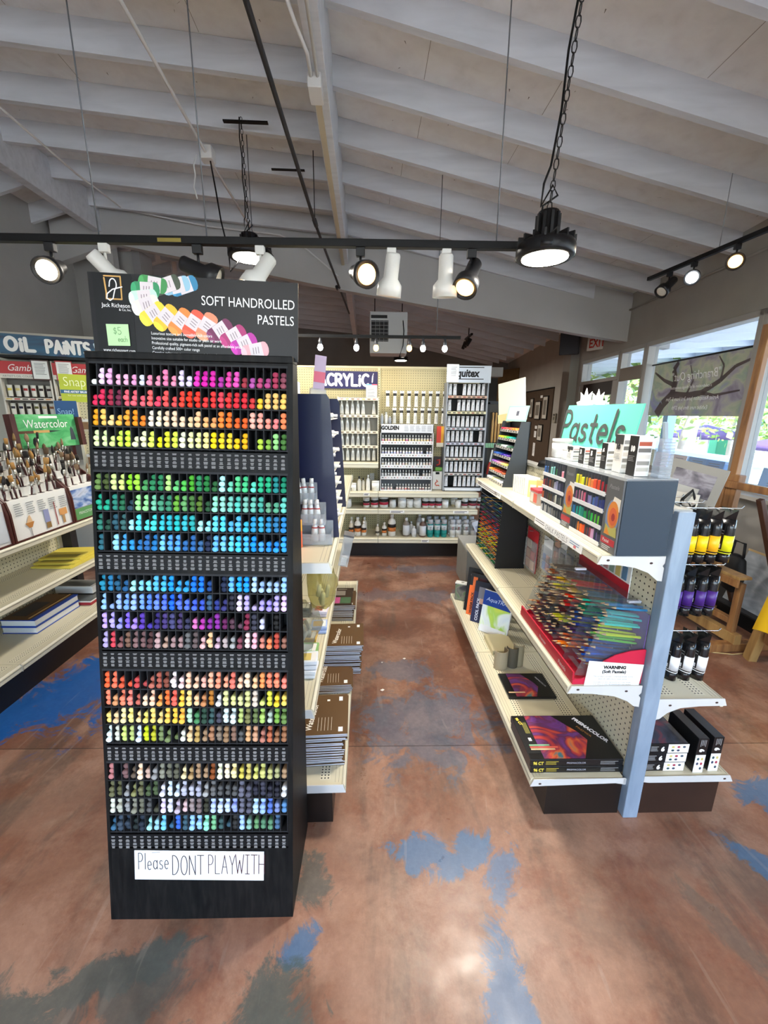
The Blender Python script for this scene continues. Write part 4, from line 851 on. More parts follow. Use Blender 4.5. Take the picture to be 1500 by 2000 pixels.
def swatch(X, w, d, h, num, label, dark, light):
    t = thing('marker_set_carton', X, label, 'carton'); MB().box(0, w, 0, d, 0, h, M('#e7e4de', .5)).build('carton', t, bevel=.001)
    q = MB().box(-.0006, 0, 0, d, h * .0, h, M('#1a1a1c', .5)) if dark else MB().box(-.0006, 0, 0, d, h * .75, h, M('#3a3a3c', .5)); q.build('side_panel', t)
    q = MB()
    for i in range(5): q.box(.003, w - .003, -.0006, 0, h * (.12 + .16 * i), h * (.22 + .16 * i), M(('#b9b3a8', '#8f8a84', '#d8cfc4', '#6e6a66', light)[i], .6))
    q.build('swatch_print', t)
    text(num, min(.022, d * .6), WT if dark else INK, t, T((-.001, d * .78, h * .62)) @ Rz(-90), bold=.002)
    q = MB(); lines(q, d * .1, d * .8, 0, .005, 4, .0016, M('#9c9c9c', .7), T((-.0004, d, h * .5)) @ Rz(-90)); q.build('small_print', t)
for y, dy, h, num, dkk, lt_, lb in ((.448, .05, .060, '3', 0, '#caa', 'pale carton marked 3 next to the small white jar'), (.352, .042, .062, '3', 1, '#c96a5a', 'short black sided carton marked 3 next to the one marked 5'), (.268, .045, .064, '5', 1, '#c9a48a', 'short black sided carton marked 5 on the grey display'), (.196, .036, .092, '6', 1, '#ddd', 'medium black sided carton marked 6 on the grey display'), (.108, .048, .126, '10', 0, '#888', 'tall pale carton marked 10 on the grey display'), (.03, .045, .126, '10', 1, '#b0523a', 'tall black sided carton marked 10 nearest the end post')):
    swatch(G(-.15, y, 1.311), .046, dy, h, num, lb, dkk, lt_)
t = thing('clear_sleeve', G(-.1, -.012, 1.311), 'clear ribbed plastic sleeve beside the tall black carton', 'box')
MB().box(0, .038, 0, .036, 0, .12, clear('#dfe6ee', .25)).build('sleeve', t); q = MB()
for i in range(12): q.box(-.0005, .0385, -.0005, 0, .004 + i * .0095, .006 + i * .0095, M('#8d949c', .3))
q.build('ribs', t)
# Pastels sign
sg = thing('pastels_sign', FG @ T((-.052, 0, 0)) @ Rz(-90), 'teal hand lettered Pastels sign standing above the slate grey display', 'sign')
MB().prism([(-.812, 1.356), (-.225, 1.372), (-.182, 1.540), (-.735, 1.542)], 0, .006, M('#63d3b1', .55)).build('board', sg); MB().box(-.5, -.46, .006, .012, 1.2, 1.4, WHITE).build('stake', sg)
hb_ = hand('Pastels', .50, .128, .0165, M('#3d4343', .6), None, None, z=.0015, gap=.17, mb=MB()); SH = Matrix(((1, 0, .32, -.787), (0, 1, 0, 0), (0, 0, 1, 1.388), (0, 0, 0, 1)))
hb_.v = [tuple(SH @ Vector(p)) for p in hb_.v]; hb_.build('hand_lettering', sg)
for k, (y, s, lb) in enumerate(((.62, 1., 'white paper starburst tag behind the Pastels sign, nearer the door'), (.53, .9, 'white paper starburst tag behind the Pastels sign, nearer the end post'))):
    P = []
    for i in range(11):
        a = math.pi * i / 10; rr_ = (.085 if i % 2 else .055) * s; P.append((rr_ * math.cos(a), rr_ * math.sin(a) + .0))
    MB().prism([(p[0] - y, p[1] + 1.53) for p in P], .016 + k * .006, .018 + k * .006, M('#f3f3f1', .7)).build('paper_starburst', X=FG @ T((-.052, 0, 0)) @ Rz(-90), label=lb, cat='tag')
# marker rack further along the top shelf
MR0, MR1 = 1.24, 1.60
mr = thing('marker_rack', FG, 'black stepped rack of colourful markers at the far end of the top shelf', 'display rack')
sp_ = [(-.178, 1.058), (-.035, 1.058), (-.035, 1.455), (-.092, 1.455)]
MB().prism(sp_, MR0, MR0 + .006, M('#2c3135', .5)).build('side_panel', mr); MB().prism(sp_, MR1 - .006, MR1, M('#2c3135', .5)).build('side_panel', mr); MB().box(-.041, -.035, MR0, MR1, 1.058, 1.455, BLACK).build('back_panel', mr)
mrow = []
for r in range(7):
    z = 1.073 + r * .0545; x = -.176 + (z - 1.058) * .2166; mrow.append((x, z))
    MB().box(x, -.041, MR0 + .006, MR1 - .006, z - .004, z, M('#202226', .5)).build('shelf_tier', mr); MB().box(x - .003, x, MR0 + .006, MR1 - .006, z - .014, z + .004, M('#c9c7c2', .5)).build('price_strip', mr)
    q = MB()
    for i in range(7): yy = MR0 + .03 + i * .048; q.box(x - .0036, x - .003, yy, yy + .018, z - .010, z - .002, M('#4b4b4d', .6))
    q.build('price_marks', mr)
def mk_marker():
    t = thing('marker_pen', T((0, 0, 0)), 'x', 'marker', 'markers in the black stepped rack')
    X = Ry(90); MB().lathe([(.0, 0), (.0055, .002), (.0065, .02), (.0065, .07), (0, .07)], objcol(.35), 8, X).build('barrel', t); MB().lathe([(0, -.004), (.006, -.003), (.007, .001), (.007, .02)], objcol(.3, key='c'), 8, X).build('cap', t); return t
MP = Proto(mk_marker); MC = [['eee', 'eed', 'dd9', 'eec', 'ddd', 'eee'], ['e94', 'e83', 'd64', 'c54', 'b54', 'a53'], ['85b', 'a6b', 'd8a', 'e99', 'ec7', 'dd6'], ['25a', '36b', '248', '329', '54a', '649'], ['354', '465', 'cdc', 'eef', '576', '354'], ['ed3', 'fd3', '8d4', '4c6', '3aa', '288'], ['c35', 'e45', 'f65', 'e64', 'f83', 'f94']]
for r in range(7):
    for i in range(6):
        n = 2 if random.random() < .6 else 1
        for q in range(n): MP(G(mrow[r][0] - .004 + random.uniform(-.003, .003), MR1 - .030 - i * .054 - q * .018, mrow[r][1] + .0075), f'{cname(MC[r][i])} marker, compartment {i + 1}{"b" if q else "a"} of tier {r + 1} from the bottom of the marker rack', MC[r][i])
t = thing('display_board', G(-.07, 1.40, 1.455, -62) @ Rx(-14), 'teal and cream framed card standing on top of the marker rack', 'card')
MB().box(-.09, .075, 0, .006, 0, .10, M('#8fb9ae', .4)).build('card', t); MB().box(-.08, .065, -.0006, 0, .012, .09, M('#b9d3c2', .5)).build('printed_panel', t); MB().box(-.02, .02, -.0012, -.0006, .03, .075, M('#e5e6e4', .5)).build('picture', t); MB().box(-.012, .01, -.0018, -.0012, .036, .066, M('#4b4f5c', .5)).build('portrait_print', t)
t = thing('blank_board', G(-.045, 1.56, 1.45, -58) @ Ry(-9) @ Rx(-3), 'cream blank board standing behind the marker rack', 'board')
MB().box(-.11, .11, 0, .008, .06, .27, M('#dcd6c2', .7)).build('board', t); MB().box(-.115, .115, -.002, .012, 0, .06, M('#cfc08a', .6)).build('stand_base', t)
# white boxed packs, bright cards, red carton between the racks
WP = Proto(lambda: MB().box(0, .085, 0, .017, 0, .098, M('#cdd1cb', .5)).build('slim_box', label='x', cat='box', group='slim white boxes in a row', bevel=.001))
for i in range(7): WP(G(-.15 + .003 * i, 1.12 - i * .021, 1.0575, -4), f'slim white box on the top shelf, {nth(i)} of seven from the marker rack')
for i, (c, lb) in enumerate((('#b8c77a', 'yellow green card pack beside the slim white boxes'), ('#e2a868', 'orange card pack beside the red carton'), ('#7fa89a', 'teal card pack tucked behind the red carton'))):
    t = thing('card_pack', G(-.13 + .03 * i, .945 - i * .035, 1.0575, -30), lb, 'pack'); MB().box(0, .08, 0, .008, 0, .092 + .006 * i, M(c, .5)).build('card', t); MB().box(.01, .07, -.0006, 0, .03, .07, M('#e8e2cc', .5)).build('printed_panel', t)
t = thing('red_carton', G(-.165, .72, 1.0575), 'red topped carton with red apple print next to the slate grey display', 'carton'); MB().box(0, .07, 0, .10, 0, .075, M('#a79a96', .5)).build('carton', t, bevel=.001); MB().box(-.0006, .0705, -.0006, .1006, .062, .0756, M('#c2404a', .5)).build('red_lid', t); MB().box(-.001, -.0004, .01, .05, .01, .055, M('#c55243', .5)).box(-.001, -.0004, .055, .09, .01, .055, M('#cfcac2', .5)).build('apple_print', t)
# hand lettered price strips on the lip
def strip(y0, y1, z, label, words, seed):
    t = thing('shelf_sign', FG @ T((-.2485, y1, z)) @ Rz(-90) @ Rx(-6), label, 'sign'); L_ = y1 - y0
    MB().box(0, L_, -.0008, 0, 0, .032, M('#efefec', .7)).build('paper', t); x = .0
    if words: hand(words, L_ * .46, .018, .0018, M('#5d5352', .7), t, T((L_ * .28, 0, .007)), z=.0012, gap=.2)
    q = MB(); lines(q, .008, L_ * .25, .026, .009, 2, .003, M('#6f6867', .7), seed=seed); lines(q, L_ * .78, L_ * .98, .026, .008, 2, .003, M('#6d8fb0' if words else '#6f6867', .7), seed=seed + 1)
    if not words: lines(q, .02, L_ * .95, .024, .01, 2, .006, M('#8b8583', .7), seed=9)
    else: q.prism([(L_ * .86, .006), (L_ * .9, .006), (L_ * .9, .016), (L_ * .86, .016)], -.0014, -.0008, M('#d9807f', .7))
    q.build('small_print', t)
strip(.10, .53, 1.022, 'white paper strip lettered chalk pastels on the top shelf lip', 'CHALK PASTELS', 4); strip(1.04, 1.57, 1.022, 'white paper strip of small writing at the far end of the top shelf lip', '', 6)

# ---------------------------------------------------------------- middle shelf
PENM = objcol(.3, coat=.3)
def mk_pencil(L=.185):
    X = Ry(90); b = MB(); r = .0047
    b.lathe([(r, .022), (r, L - .004)], PENM, 6, X, smooth=False).lathe([(r, L - .004), (r, L)], M('#e6e6e6', .4), 6, X, smooth=False).lathe([(.0012, .006), (r, .022)], M('#d0a878', .7), 6, X).lathe([(.0002, 0), (.0012, .006)], PENM, 6, X)
    return b.build('coloured_pencil', label='x', cat='pencil', group='coloured pencils in the open tray')
PP = Proto(mk_pencil)
ty = thing('pencil_tray_display', FG, 'red and clear sloping counter tray of loose coloured pencils on the middle shelf', 'display rack')
RED = M('#b01f33', .4); CLR = clear('#f2f5f8', .03)
MB().box(-.272, -.266, .01, .525, .569, .615, RED).build('front_panel', ty); MB().box(-.266, -.03, .012, .525, .569, .574, RED).build('base', ty)
pl = [(-.272, .569), (-.024, .569), (-.024, .703), (-.03, .705), (-.08, .699), (-.13, .684), (-.17, .66), (-.20, .63), (-.222, .60), (-.24, .59), (-.272, .588)]
MB().prism(pl, .006, .010, M('#c01f3f', .45)).build('end_panel', ty); MB().prism(pl, .525, .529, RED).build('end_panel', ty)
ap = [(-.262, .60), (-.03, .575), (-.026, .845), (-.175, .85)]
for y in (.016, .52): MB().prism(ap, y, y + .002, CLR).build('clear_side', ty)
for i in range(1, 5): MB().prism(ap, .016 + i * .1, .018 + i * .1, clear('#f2f5f8', .02)).build('clear_divider', ty)
MB().box(-.028, -.024, .018, .53, .58, .83, M('#6b4c8c', .5)).build('back_sheet', ty)
MB().box(-.024, -.020, .15, .52, .83, .955, M('#e4e4e0', .5)).build('header_card', ty); MB().box(-.0255, -.024, .15, .52, .83, .885, M('#b3202f', .5)).build('red_band', ty)
q = MB()
for i in range(8): q.box(-.026, -.0245, .17 + i * .042, .20 + i * .042, .892, .945, M(('#5b7fa0', '#c7b06a', '#8aa08f', '#b98d8d')[i % 4], .6))
q.build('swatch_print', ty)
TC = [['743', '333', '334', 'f82', '26c'], ['a52', '444', '222', 'd63', '25b'], ['643', '555', 'dd3', '536', '148'], ['754', '975', '522', '238', '6b4'], ['532', 'b97', 'c22', '248', 'cd2'], ['933', 'dc4', 'e31', '286', '3cb'], ['a52', 'eb2', 'b95', '2a8', '2aa'], ['422', '633', 'e33', '467', '38b']]
for r in range(8):
    z = .632 + r * .030; x = -.262 + r * .0105
    for c in range(5):
        hx = TC[r][c]
        q = MB()
        for k in range(3 if (r + c) % 4 else 4):
            y = .51 - c * .1 - .016 - k * .021 + random.uniform(-.004, .004); xx = x + random.uniform(-.010, .010) + (.03 if c == 4 else 0)
            PP(G(xx, y, z + random.uniform(-.003, .006), random.uniform(-5, 5)) @ Ry(7 + random.uniform(-1.5, 2)), f'{cname(hx)} pencil {("one", "two", "three", "four")[k]}, compartment {c + 1} from the far end, tier {r + 1} of the red tray', hx)
        MB().box(x + .012, x + .03, .51 - c * .1 - .088, .51 - c * .1 - .012, z - .010, z - .008, clear('#eef2f6', .03)).build('clear_rest', ty)
text('Premier', .02, M('#e6d6d8', .6), ty, T((-.2735, .30, .583)) @ Rz(-90)); text('Pencils', .022, M('#e6d6d8', .6), ty, T((-.2735, .12, .583)) @ Rz(-90))
for (x, y, z) in ((-.12, .36, .86), (-.07, .07, .85)): MB().box(x, x + .045, y, y + .012, z, z + .008, M('#e7e5ee', .5)).build('tray_tag', ty)
MB().box(-.2, -.03, .02, .52, .855, .858, CLR).build('clear_lid', ty)
wn = thing('warning_card', G(-.232, .004, .553) @ Ry(1.5), 'white WARNING soft pastels card leaning on the red tray end', 'card')
MB().prism([(0, 0), (.197, -.006), (.203, .100), (.005, .112)], -.002, -.0005, PAPER).build('card', wn)
text('WARNING', .0165, INK, wn, T((.1, -.0028, .083)), align='CENTER', bold=.001); text('(Soft Pastels)', .0165, INK, wn, T((.1, -.0028, .066)), align='CENTER', bold=.0006)
text('This product contains a chemical known to the', .0075, GREYINK, wn, T((.1, -.0028, .050)), align='CENTER'); text('state of California to cause cancer', .0075, GREYINK, wn, T((.1, -.0028, .040)), align='CENTER')
for i in range(2): text('birth defects or other reproductive harm when handled', .006, GREYINK, wn, T((.1, -.0028, .027 - i * .008)), align='CENTER', shear=.2)
# wire pencil rack
wr = thing('wire_pencil_rack', FG, 'tall black wire rack packed with coloured pencils on the middle shelf', 'display rack')
RY0, RY1 = 1.12, 1.60
sp_ = [(-.224, .569), (-.04, .569), (-.05, .99), (-.205, .99)]
MB().prism(sp_, RY0, RY0 + .006, M('#0f0f10', .5)).build('side_panel', wr); MB().prism(sp_, RY1 - .006, RY1, M('#0f0f10', .5)).build('side_panel', wr); MB().box(-.05, -.044, RY0, RY1, .57, .98, BLACK).build('back_panel', wr)
q = MB()
for r in range(15):
    z = .58 + r * .0272; x = -.222 + r * .0012; q.tube([(x, RY0, z), (x, RY1, z)], .0018, STEEL, 5)
q.build('wire_rails', wr); q = MB()
for r in range(14): z = .578 + r * .0272; q.box(-.215, -.05, RY0 + .006, RY1 - .006, z, z + .002, BLACK)
q.build('tier_shelves', wr)
RC = ['274', '375', 'b84', 'ca4', 'dc2', 'ec3', 'e83', 'e62', 'c33', 'b34', '646', '334', '247', '135']
nw = 0; SVW, SFW = None, None
pts = []
for r in range(14):
    for c in range(12):
        hx = RC[r] if (c + r) % 3 else RC[(r + 2 + c % 4) % 14]; pts.append((r, c, hx))
wm = {}
WPN = Proto(lambda: MB().lathe([(.0, 0), (.0045, .012), (.0055, .02), (.0055, .12), (0, .12)], PENM, 6, Ry(90), smooth=False).build('coloured_pencil', label='x', cat='pencil', group='pencils in the wire rack'))
for r, c, hx in pts: WPN(G(-.226 + r * .0012 + random.uniform(-.006, .004), RY1 - .03 - c * .0365, .588 + r * .0272, random.uniform(-8, 8)) @ Ry(6), f'{cname(hx)} pencil in slot {c + 1}, row {r + 1} from the bottom of the wire rack', hx)
# hanging packs on the pegboard
def hang(x, y, z0, w, h, label, cols, a=-90, g=None, th=.012):
    """carded pack hanging flat against the board"""
    t = thing('hanging_pack', G(x, y, z0, a), label, 'pack', g); MB().box(-w / 2, w / 2, 0, .0015, 0, h, M(cols[0], .5)).build('backing_card', t)
    MB().box(-w / 2 + .004, w / 2 - .004, -th, 0, .004, h * .72, clear('#eef1f4', .22)).build('clear_pouch', t)
    q = MB()
    for i, c in enumerate(cols[1:]): q.box(-w * .34 + (i % 2) * w * .36, -w * .02 + (i % 2) * w * .36, -th * .6, -th * .1, .01 + (i // 2) * h * .24, .01 + (i // 2) * h * .24 + h * .2, M(c, .6))
    q.build('contents', t); MB().tube([(0, .02, h * .95), (0, -.02, h * .95), (0, -.024, h * .97)], .002, STEEL, 5).build('peg_hook', t); return t
hang(-.04, 1.03, .60, .16, .25, 'carded set of pink tools in a clear pouch beside the wire rack', ('#b3262f', '#d8a890', '#e2b9a0', '#c88f76', '#b3262f', '#d9c3b0'))
hang(-.04, .82, .67, .11, .19, 'carded pack with a blue clip beside the pink tool set', ('#dfe4ea', '#7f9fd0', '#e3a0a0', '#6f90c8', '#dba7a0'))
hang(-.04, .715, .75, .055, .13, 'narrow card of tan erasers above the pencil tray', ('#c9a08c', '#b3705a', '#c58872', '#b3705a', '#d3a08a'))
hang(-.04, .645, .77, .06, .12, 'white card with black clips above the pencil tray', ('#e6e6e2', '#232325', '#232325', '#232325', '#232325'))
hang(-.04, .57, .78, .06, .10, 'card of dark wire tools above the pencil tray', ('#8d8a80', '#4a4742', '#4a4742', '#4a4742', '#4a4742'))
# ---------------------------------------------------------------- bottom shelf
SHZ = .169
def abstract_print(t, x0, x1, y, z0, z1, X=None, seed=1, flat=True, cols=('#5a2a4c', '#b03a38', '#c76a3a', '#3a2a5e', '#6a3a7c', '#3f6f78', '#a52f2c')):
    """smeared abstract colours on a carton face"""
    m = ramp_mat('smeared_print_%d' % seed, [(.28, cols[3]), (.40, cols[4]), (.47, cols[0]), (.54, cols[1]), (.60, cols[2]), (.68, cols[5])], (5, 5, 5), 1.1, 3, 2.2, .35)
    b = MB(); b.prism([(x0, z0), (x1 - (x1 - x0) * .25, z0), (x1, z0 + (z1 - z0) * .4), (x1 - (x1 - x0) * .1, z0 + (z1 - z0) * .6), (x0 + (x1 - x0) * .55, z1), (x0, z1)], y, y + .0005, m, 'z' if flat else 'y', X); return b.build('colour_print', t)
def big_box(z, label, dx=0., top=True):
    t = thing('pencil_set_box', G(-.378 + dx, .024, z) @ Rz(-.4), label, 'box', 'large black pencil set boxes'); w, d, h = .358, .232, .030
    MB().box(0, w, 0, d, 0, h, M('#121214', .3, coat=.2)).build('carton', t, bevel=.002)
    text('96 CT', .019, M('#d9c54a', .5), t, T((.012, -.0008, .007)), bold=.0008, sx=.8); text('PRISMACOLOR', .010, M('#b8b8c4', .5), t, T((.14, -.0008, .011)), sx=1.1); q = MB(); lines(q, .06, .11, .022, .006, 3, .002, M('#b9a53c', .7)); lines(q, .27, .34, .022, .006, 3, .002, M('#8d8d8d', .7)); q.build('edge_print', t)
    if top:
        TP = T((0, 0, h + .0004)) @ Rx(-90)
        abstract_print(t, .055, .265, h + .0003, .004, d - .004, seed=1)
        MB().box(.002, .055, .03, d - .03, h + .0003, h + .0006, M('#1d1e20', .35)).box(.02, .13, .055, .062, h + .0012, h + .0015, M('#d8604e', .5)).box(.02, .115, .045, .052, h + .0012, h + .0015, M('#d9b58a', .5)).box(.02, .10, .065, .072, h + .0012, h + .0015, M('#7fb08a', .5)).box(.028, .04, .09, .106, h + .0012, h + .0015, PAPER).build('cover_stripes', t)
        K = T((.322, .045, h + .001)) @ Rz(112) @ Rx(-90); text('PRISMACOLOR', .024, M('#e8e8ee', .5), t, T((.255, .21, h + .001)) @ Rz(-58) @ Rx(-90), bold=.0012, sx=.95); text('PREMIER', .014, M('#a8743c', .5), t, T((.25, .165, h + .001)) @ Rz(-58) @ Rx(-90), sx=1.3)
        text('96 CT', .016, M('#d9c54a', .5), t, T((.012, .215, h + .001)) @ Rz(-75) @ Rx(-90), bold=.001); q = MB()
        for i in range(5): q.box(.03 + i * .004, .0315 + i * .004, .13, .19, h + .0006, h + .001, M('#a8a050', .7))
        q.build('cover_small_print', t)
    return t
big_box(SHZ, 'lower of two large black pencil set boxes on the bottom shelf', .0, False); big_box(SHZ + .031, 'upper of two large black pencil set boxes with a red glass print', -.004)
t = thing('pencil_tin', G(-.325, .437, SHZ) @ Rz(-.5), 'flat black pencil set with a red print lying alone on the bottom shelf', 'box')
MB().box(0, .232, 0, .185, 0, .012, M('#131315', .3, coat=.2)).build('carton', t, bevel=.002); abstract_print(t, .04, .17, .0123, .004, .18, seed=2); MB().box(.01, .09, .03, .038, .0125, .013, M('#d9b58a', .5)).build('cover_stripe', t); text('PRISMACOLOR', .012, M('#c8c8ce', .5), t, T((.178, .15, .0135)) @ Rz(-70) @ Rx(-90))
# curled board samples
def curl(x, y, r, h, a0, a1, c, inner, label, th=.003):
    t = thing('curled_sample', G(x, y, SHZ), label, 'sample sheet'); n = 16; P = [(r * math.cos(rad(a0 + (a1 - a0) * i / n)), r * math.sin(rad(a0 + (a1 - a0) * i / n))) for i in range(n + 1)]; I = [((r - th) / r * p[0], (r - th) / r * p[1]) for p in P]
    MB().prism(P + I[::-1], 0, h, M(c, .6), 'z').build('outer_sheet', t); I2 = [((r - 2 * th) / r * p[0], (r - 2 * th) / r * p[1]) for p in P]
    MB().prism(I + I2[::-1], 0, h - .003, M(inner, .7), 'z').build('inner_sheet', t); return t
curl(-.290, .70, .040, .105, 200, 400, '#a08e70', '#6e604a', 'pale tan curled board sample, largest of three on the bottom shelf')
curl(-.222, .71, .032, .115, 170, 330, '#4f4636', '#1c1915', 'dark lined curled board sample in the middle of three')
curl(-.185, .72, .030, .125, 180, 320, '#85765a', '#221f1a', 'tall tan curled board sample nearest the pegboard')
t = thing('board_offcut', G(-.30, .80, SHZ), 'cream folded board lying behind the curled samples', 'board'); MB().box(0, .14, 0, .18, 0, .03, M('#c4b893', .7)).build('board', t); MB().box(.005, .135, -.001, 0, .008, .022, M('#8d8468', .7)).build('edge_line', t)
# pads and packs leaning in a row
def lean(name, x, y, a, tilt, w, h, th, label, cat, body, draw):
    t = thing(name, G(x, y, SHZ + .001, a) @ Rx(-tilt), label, cat); MB().box(0, w, 0, th, 0, h, M(body, .45)).build('cover', t, bevel=.001); draw(t); return t
def d1(t):
    MB().box(0, .185, -.0006, 0, .17, .262, M('#1f3f8c', .4)).build('blue_band', t); MB().box(.002, .183, -.0008, -.0004, .02, .17, ramp_mat('watery_print', [(.3, '#d8d84a'), (.42, '#a9cc5a'), (.5, '#dfe6dc'), (.6, '#cfd8e0'), (.7, '#8a8fc0')], (5, 5, 5), 1.2, 3, 1.0, .5)).build('printed_picture', t); MB().box(.01, .175, -.0012, -.0008, .004, .045, M('#dfe0e2', .5)).build('white_panel', t)
    text('AquaTRA', .034, M('#b8c6e6', .5), t, T((.02, -.0014, .20)), shear=.3)
lean('watercolour_pad', -.312, 1.083, -43, 14, .19, .265, .012, 'blue topped pad with a lime splash print leaning on the bottom shelf', 'pad', '#d9dad8', d1)
def d2(t): MB().box(.0, .07, -.0006, 0, .0, .2, M('#262a48', .4)).build('navy_band', t); text('COOL PACK', .026, M('#c3c6d6', .5), t, T((.045, -.0012, .012)) @ Ry(-90), bold=.001); MB().box(.03, .11, -.001, -.0005, .15, .235, M('#74737d', .5)).box(.045, .07, -.0014, -.001, .125, .16, M('#c79a86', .5)).build('grey_figure_print', t)
lean('cool_paper_pack', -.334, 1.202, -35, 14, .16, .27, .014, 'navy pack lettered COOL PACK leaning behind the blue topped pad', 'pad', '#1b1d2b', d2)
def d3(t): MB().box(.0, .055, -.0006, 0, .0, .2, M('#d9662f', .4)).build('orange_band', t); text('WARM PACK', .024, M('#3a2018', .5), t, T((.035, -.0012, .012)) @ Ry(-90), bold=.001); MB().box(.02, .05, -.001, -.0005, .2, .26, M('#e0713a', .5)).box(.06, .11, -.001, -.0005, .14, .26, M('#4a2a34', .5)).build('figure_print', t)
lean('warm_paper_pack', -.340, 1.30, -33, 14, .16, .285, .014, 'black and orange pack lettered WARM PACK on the bottom shelf', 'pad', '#1b1a1c', d3)
lean('black_paper_pack', -.345, 1.36, -33, 14, .16, .30, .014, 'plain black pack behind the orange lettered one', 'pad', '#141416', lambda t: MB().lathe([(.006, 0), (.009, 0), (.009, .0006), (.006, .0006)], M('#8f8f8f', .5), 14, T((.03, -.0002, .25)) @ Rx(90)).build('emblem', t))
t = thing('paint_set_box', G(-.375, 1.52, SHZ + .001, -26), 'upright box with a green tree print at the far end of the bottom shelf', 'box'); MB().box(0, .135, 0, .05, 0, .13, M('#6d6f68', .4)).build('carton', t, bevel=.002); MB().box(.004, .131, -.0008, 0, .004, .126, ramp_mat('tree_print', [(.35, '#3a3a40'), (.48, '#7d7d72'), (.56, '#5f7a58'), (.66, '#8b9a84')], (9, 9, 9), 1.3, 5, 1.2, .4)).build('printed_picture', t)
MB().box(-.001, .136, -.001, .051, .125, .132, M('#c9c9c4', .5)).build('white_lid', t); MB().lathe([(.008, 0), (.012, 0), (.012, .001), (0, .001)], M('#8b8b86', .5), 14, T((.05, .025, .132))).build('lid_emblem', t); MB().box(.09, .11, .01, .03, .132, .14, WHITE).build('lid_clip', t)
t = thing('metal_cabinet', FR(.86, 3.42, 0, 0), 'low plain grey box standing on the floor past the end of the shelf unit', 'box'); MB().box(-.10, .25, -.12, .3, 0, .36, M('#85857f', .55, var=.1)).build('box_body', t, bevel=.004); MB().box(-.105, .255, -.125, .305, .36, .375, M('#a5a49d', .5)).build('lid', t)

# ---------------------------------------------------------------- far side of the unit: hanging bottles, boxed marker sets
def mk_hangtube():
    t = thing('hanging_paint_bottle', T((0, 0, 0)), 'x', 'paint bottle'); X = T((0, 0, 0)); BK = M('#101012', .25, coat=.3)
    b = MB(); prof = [(.021, .030), (.0225, .036), (.0235, .12), (.021, .150)]
    b.lathe(prof, BK, 18, sx=.62)
    b.add([(-.021 * .62, -.0, .15), (0, -.021, .15), (.021 * .62, 0, .15), (0, .021, .15), (0, -.024, .185), (0, .024, .185)], [(0, 1, 4), (1, 2, 4), (2, 3, 5), (3, 0, 5), (0, 4, 5), (2, 5, 4)], BK)
    b.build('body', t); MB().lathe([(.0215, 0), (.0215, .024), (.019, .030)], BK, 18, sx=.75).build('cap', t)
    MB().lathe([(.0238, .040), (.0244, .095)], objcol(.4), 18, sx=.62).lathe([(.0232, .032), (.0234, .035)], objcol(.4), 18, sx=.62).build('colour_band', t)
    q = MB().box(-.0165, -.0158, -.012, .008, .046, .135, M('#141416', .35)); q.box(-.0172, -.0166, -.008, .004, .05, .064, M('#d6d6d6', .6)).box(-.0172, -.0166, -.0105, .006, .1, .102, M('#9a9a9a', .6)).box(-.0172, -.0166, -.0105, .003, .11, .112, M('#9a9a9a', .6)); q.build('back_label', t)
    MB().box(-.001, .001, -.010, .010, .178, .184, M('#c8c8c8', .4)).build('hang_slot', t); return t
HT = Proto(mk_hangtube)
HKN = ['top one', 'middle one', 'lowest one', 'second row top one', 'third row top one', 'second row lowest one', 'second row middle one']
def hookrow(y, z, xs, cols, names, x1):
    for i, (x, c, nm) in enumerate(zip(xs, cols, names)): HT(G(x, y, z - .186, 8) @ S3(1.3, 1.25, 1), nm, c, None)
    t = thing('peg_hook', G(0, y, z), f'chrome wire hook, {HKN.pop(0)} on the far side of the end post', 'hook')
    MB().tube([(.03, 0, .0), (x1, 0, -.002), (x1 + .008, 0, .008)], .0022, CHROME, 6).build('wire', t); MB().box(.03, .034, -.012, .012, -.02, .012, STEEL).build('hook_plate', t)
hookrow(.055, 1.203, (.085, .125, .165, .212), ('fc1', 'fc1', 'fb2', 'ee2'), ('black bottle with a yellow band closest to the post, top hook', 'black bottle with a yellow band second from the post, top hook', 'black bottle with a yellow band third from the post, top hook', 'black bottle with a lime yellow band, outermost on the top hook'), .25)
hookrow(.075, .995, (.09, .13, .175, .215), ('427', '427', '427', '427'), ('black bottle with a purple band closest to the post, middle hook', 'black bottle with a purple band second from the post, middle hook', 'black bottle with a purple band third from the post, middle hook', 'black bottle with a purple band, outermost on the middle hook'), .25)
hookrow(.035, .762, (.095, .145, .195), ('eee', 'eee', 'eee'), ('black bottle with a white band closest to the post, lowest hook', 'black bottle with a white band second from the post, lowest hook', 'black bottle with a white band, outermost on the lowest hook'), .245)
for i, (y, z) in enumerate(((.16, 1.2), (.26, 1.2), (.16, .76), (.18, .98))):
    cs = ('fb2', 'fc1', '637', '427')[i]
    hookrow(y, z, (.10, .15), (cs, cs), tuple(f'black {cname(cs)} banded bottle, {"inner" if k == 0 else "outer"} on the {("top rear", "deepest top", "lowest rear", "middle rear")[i]} hook behind the post' for k in (0, 1)), .2)
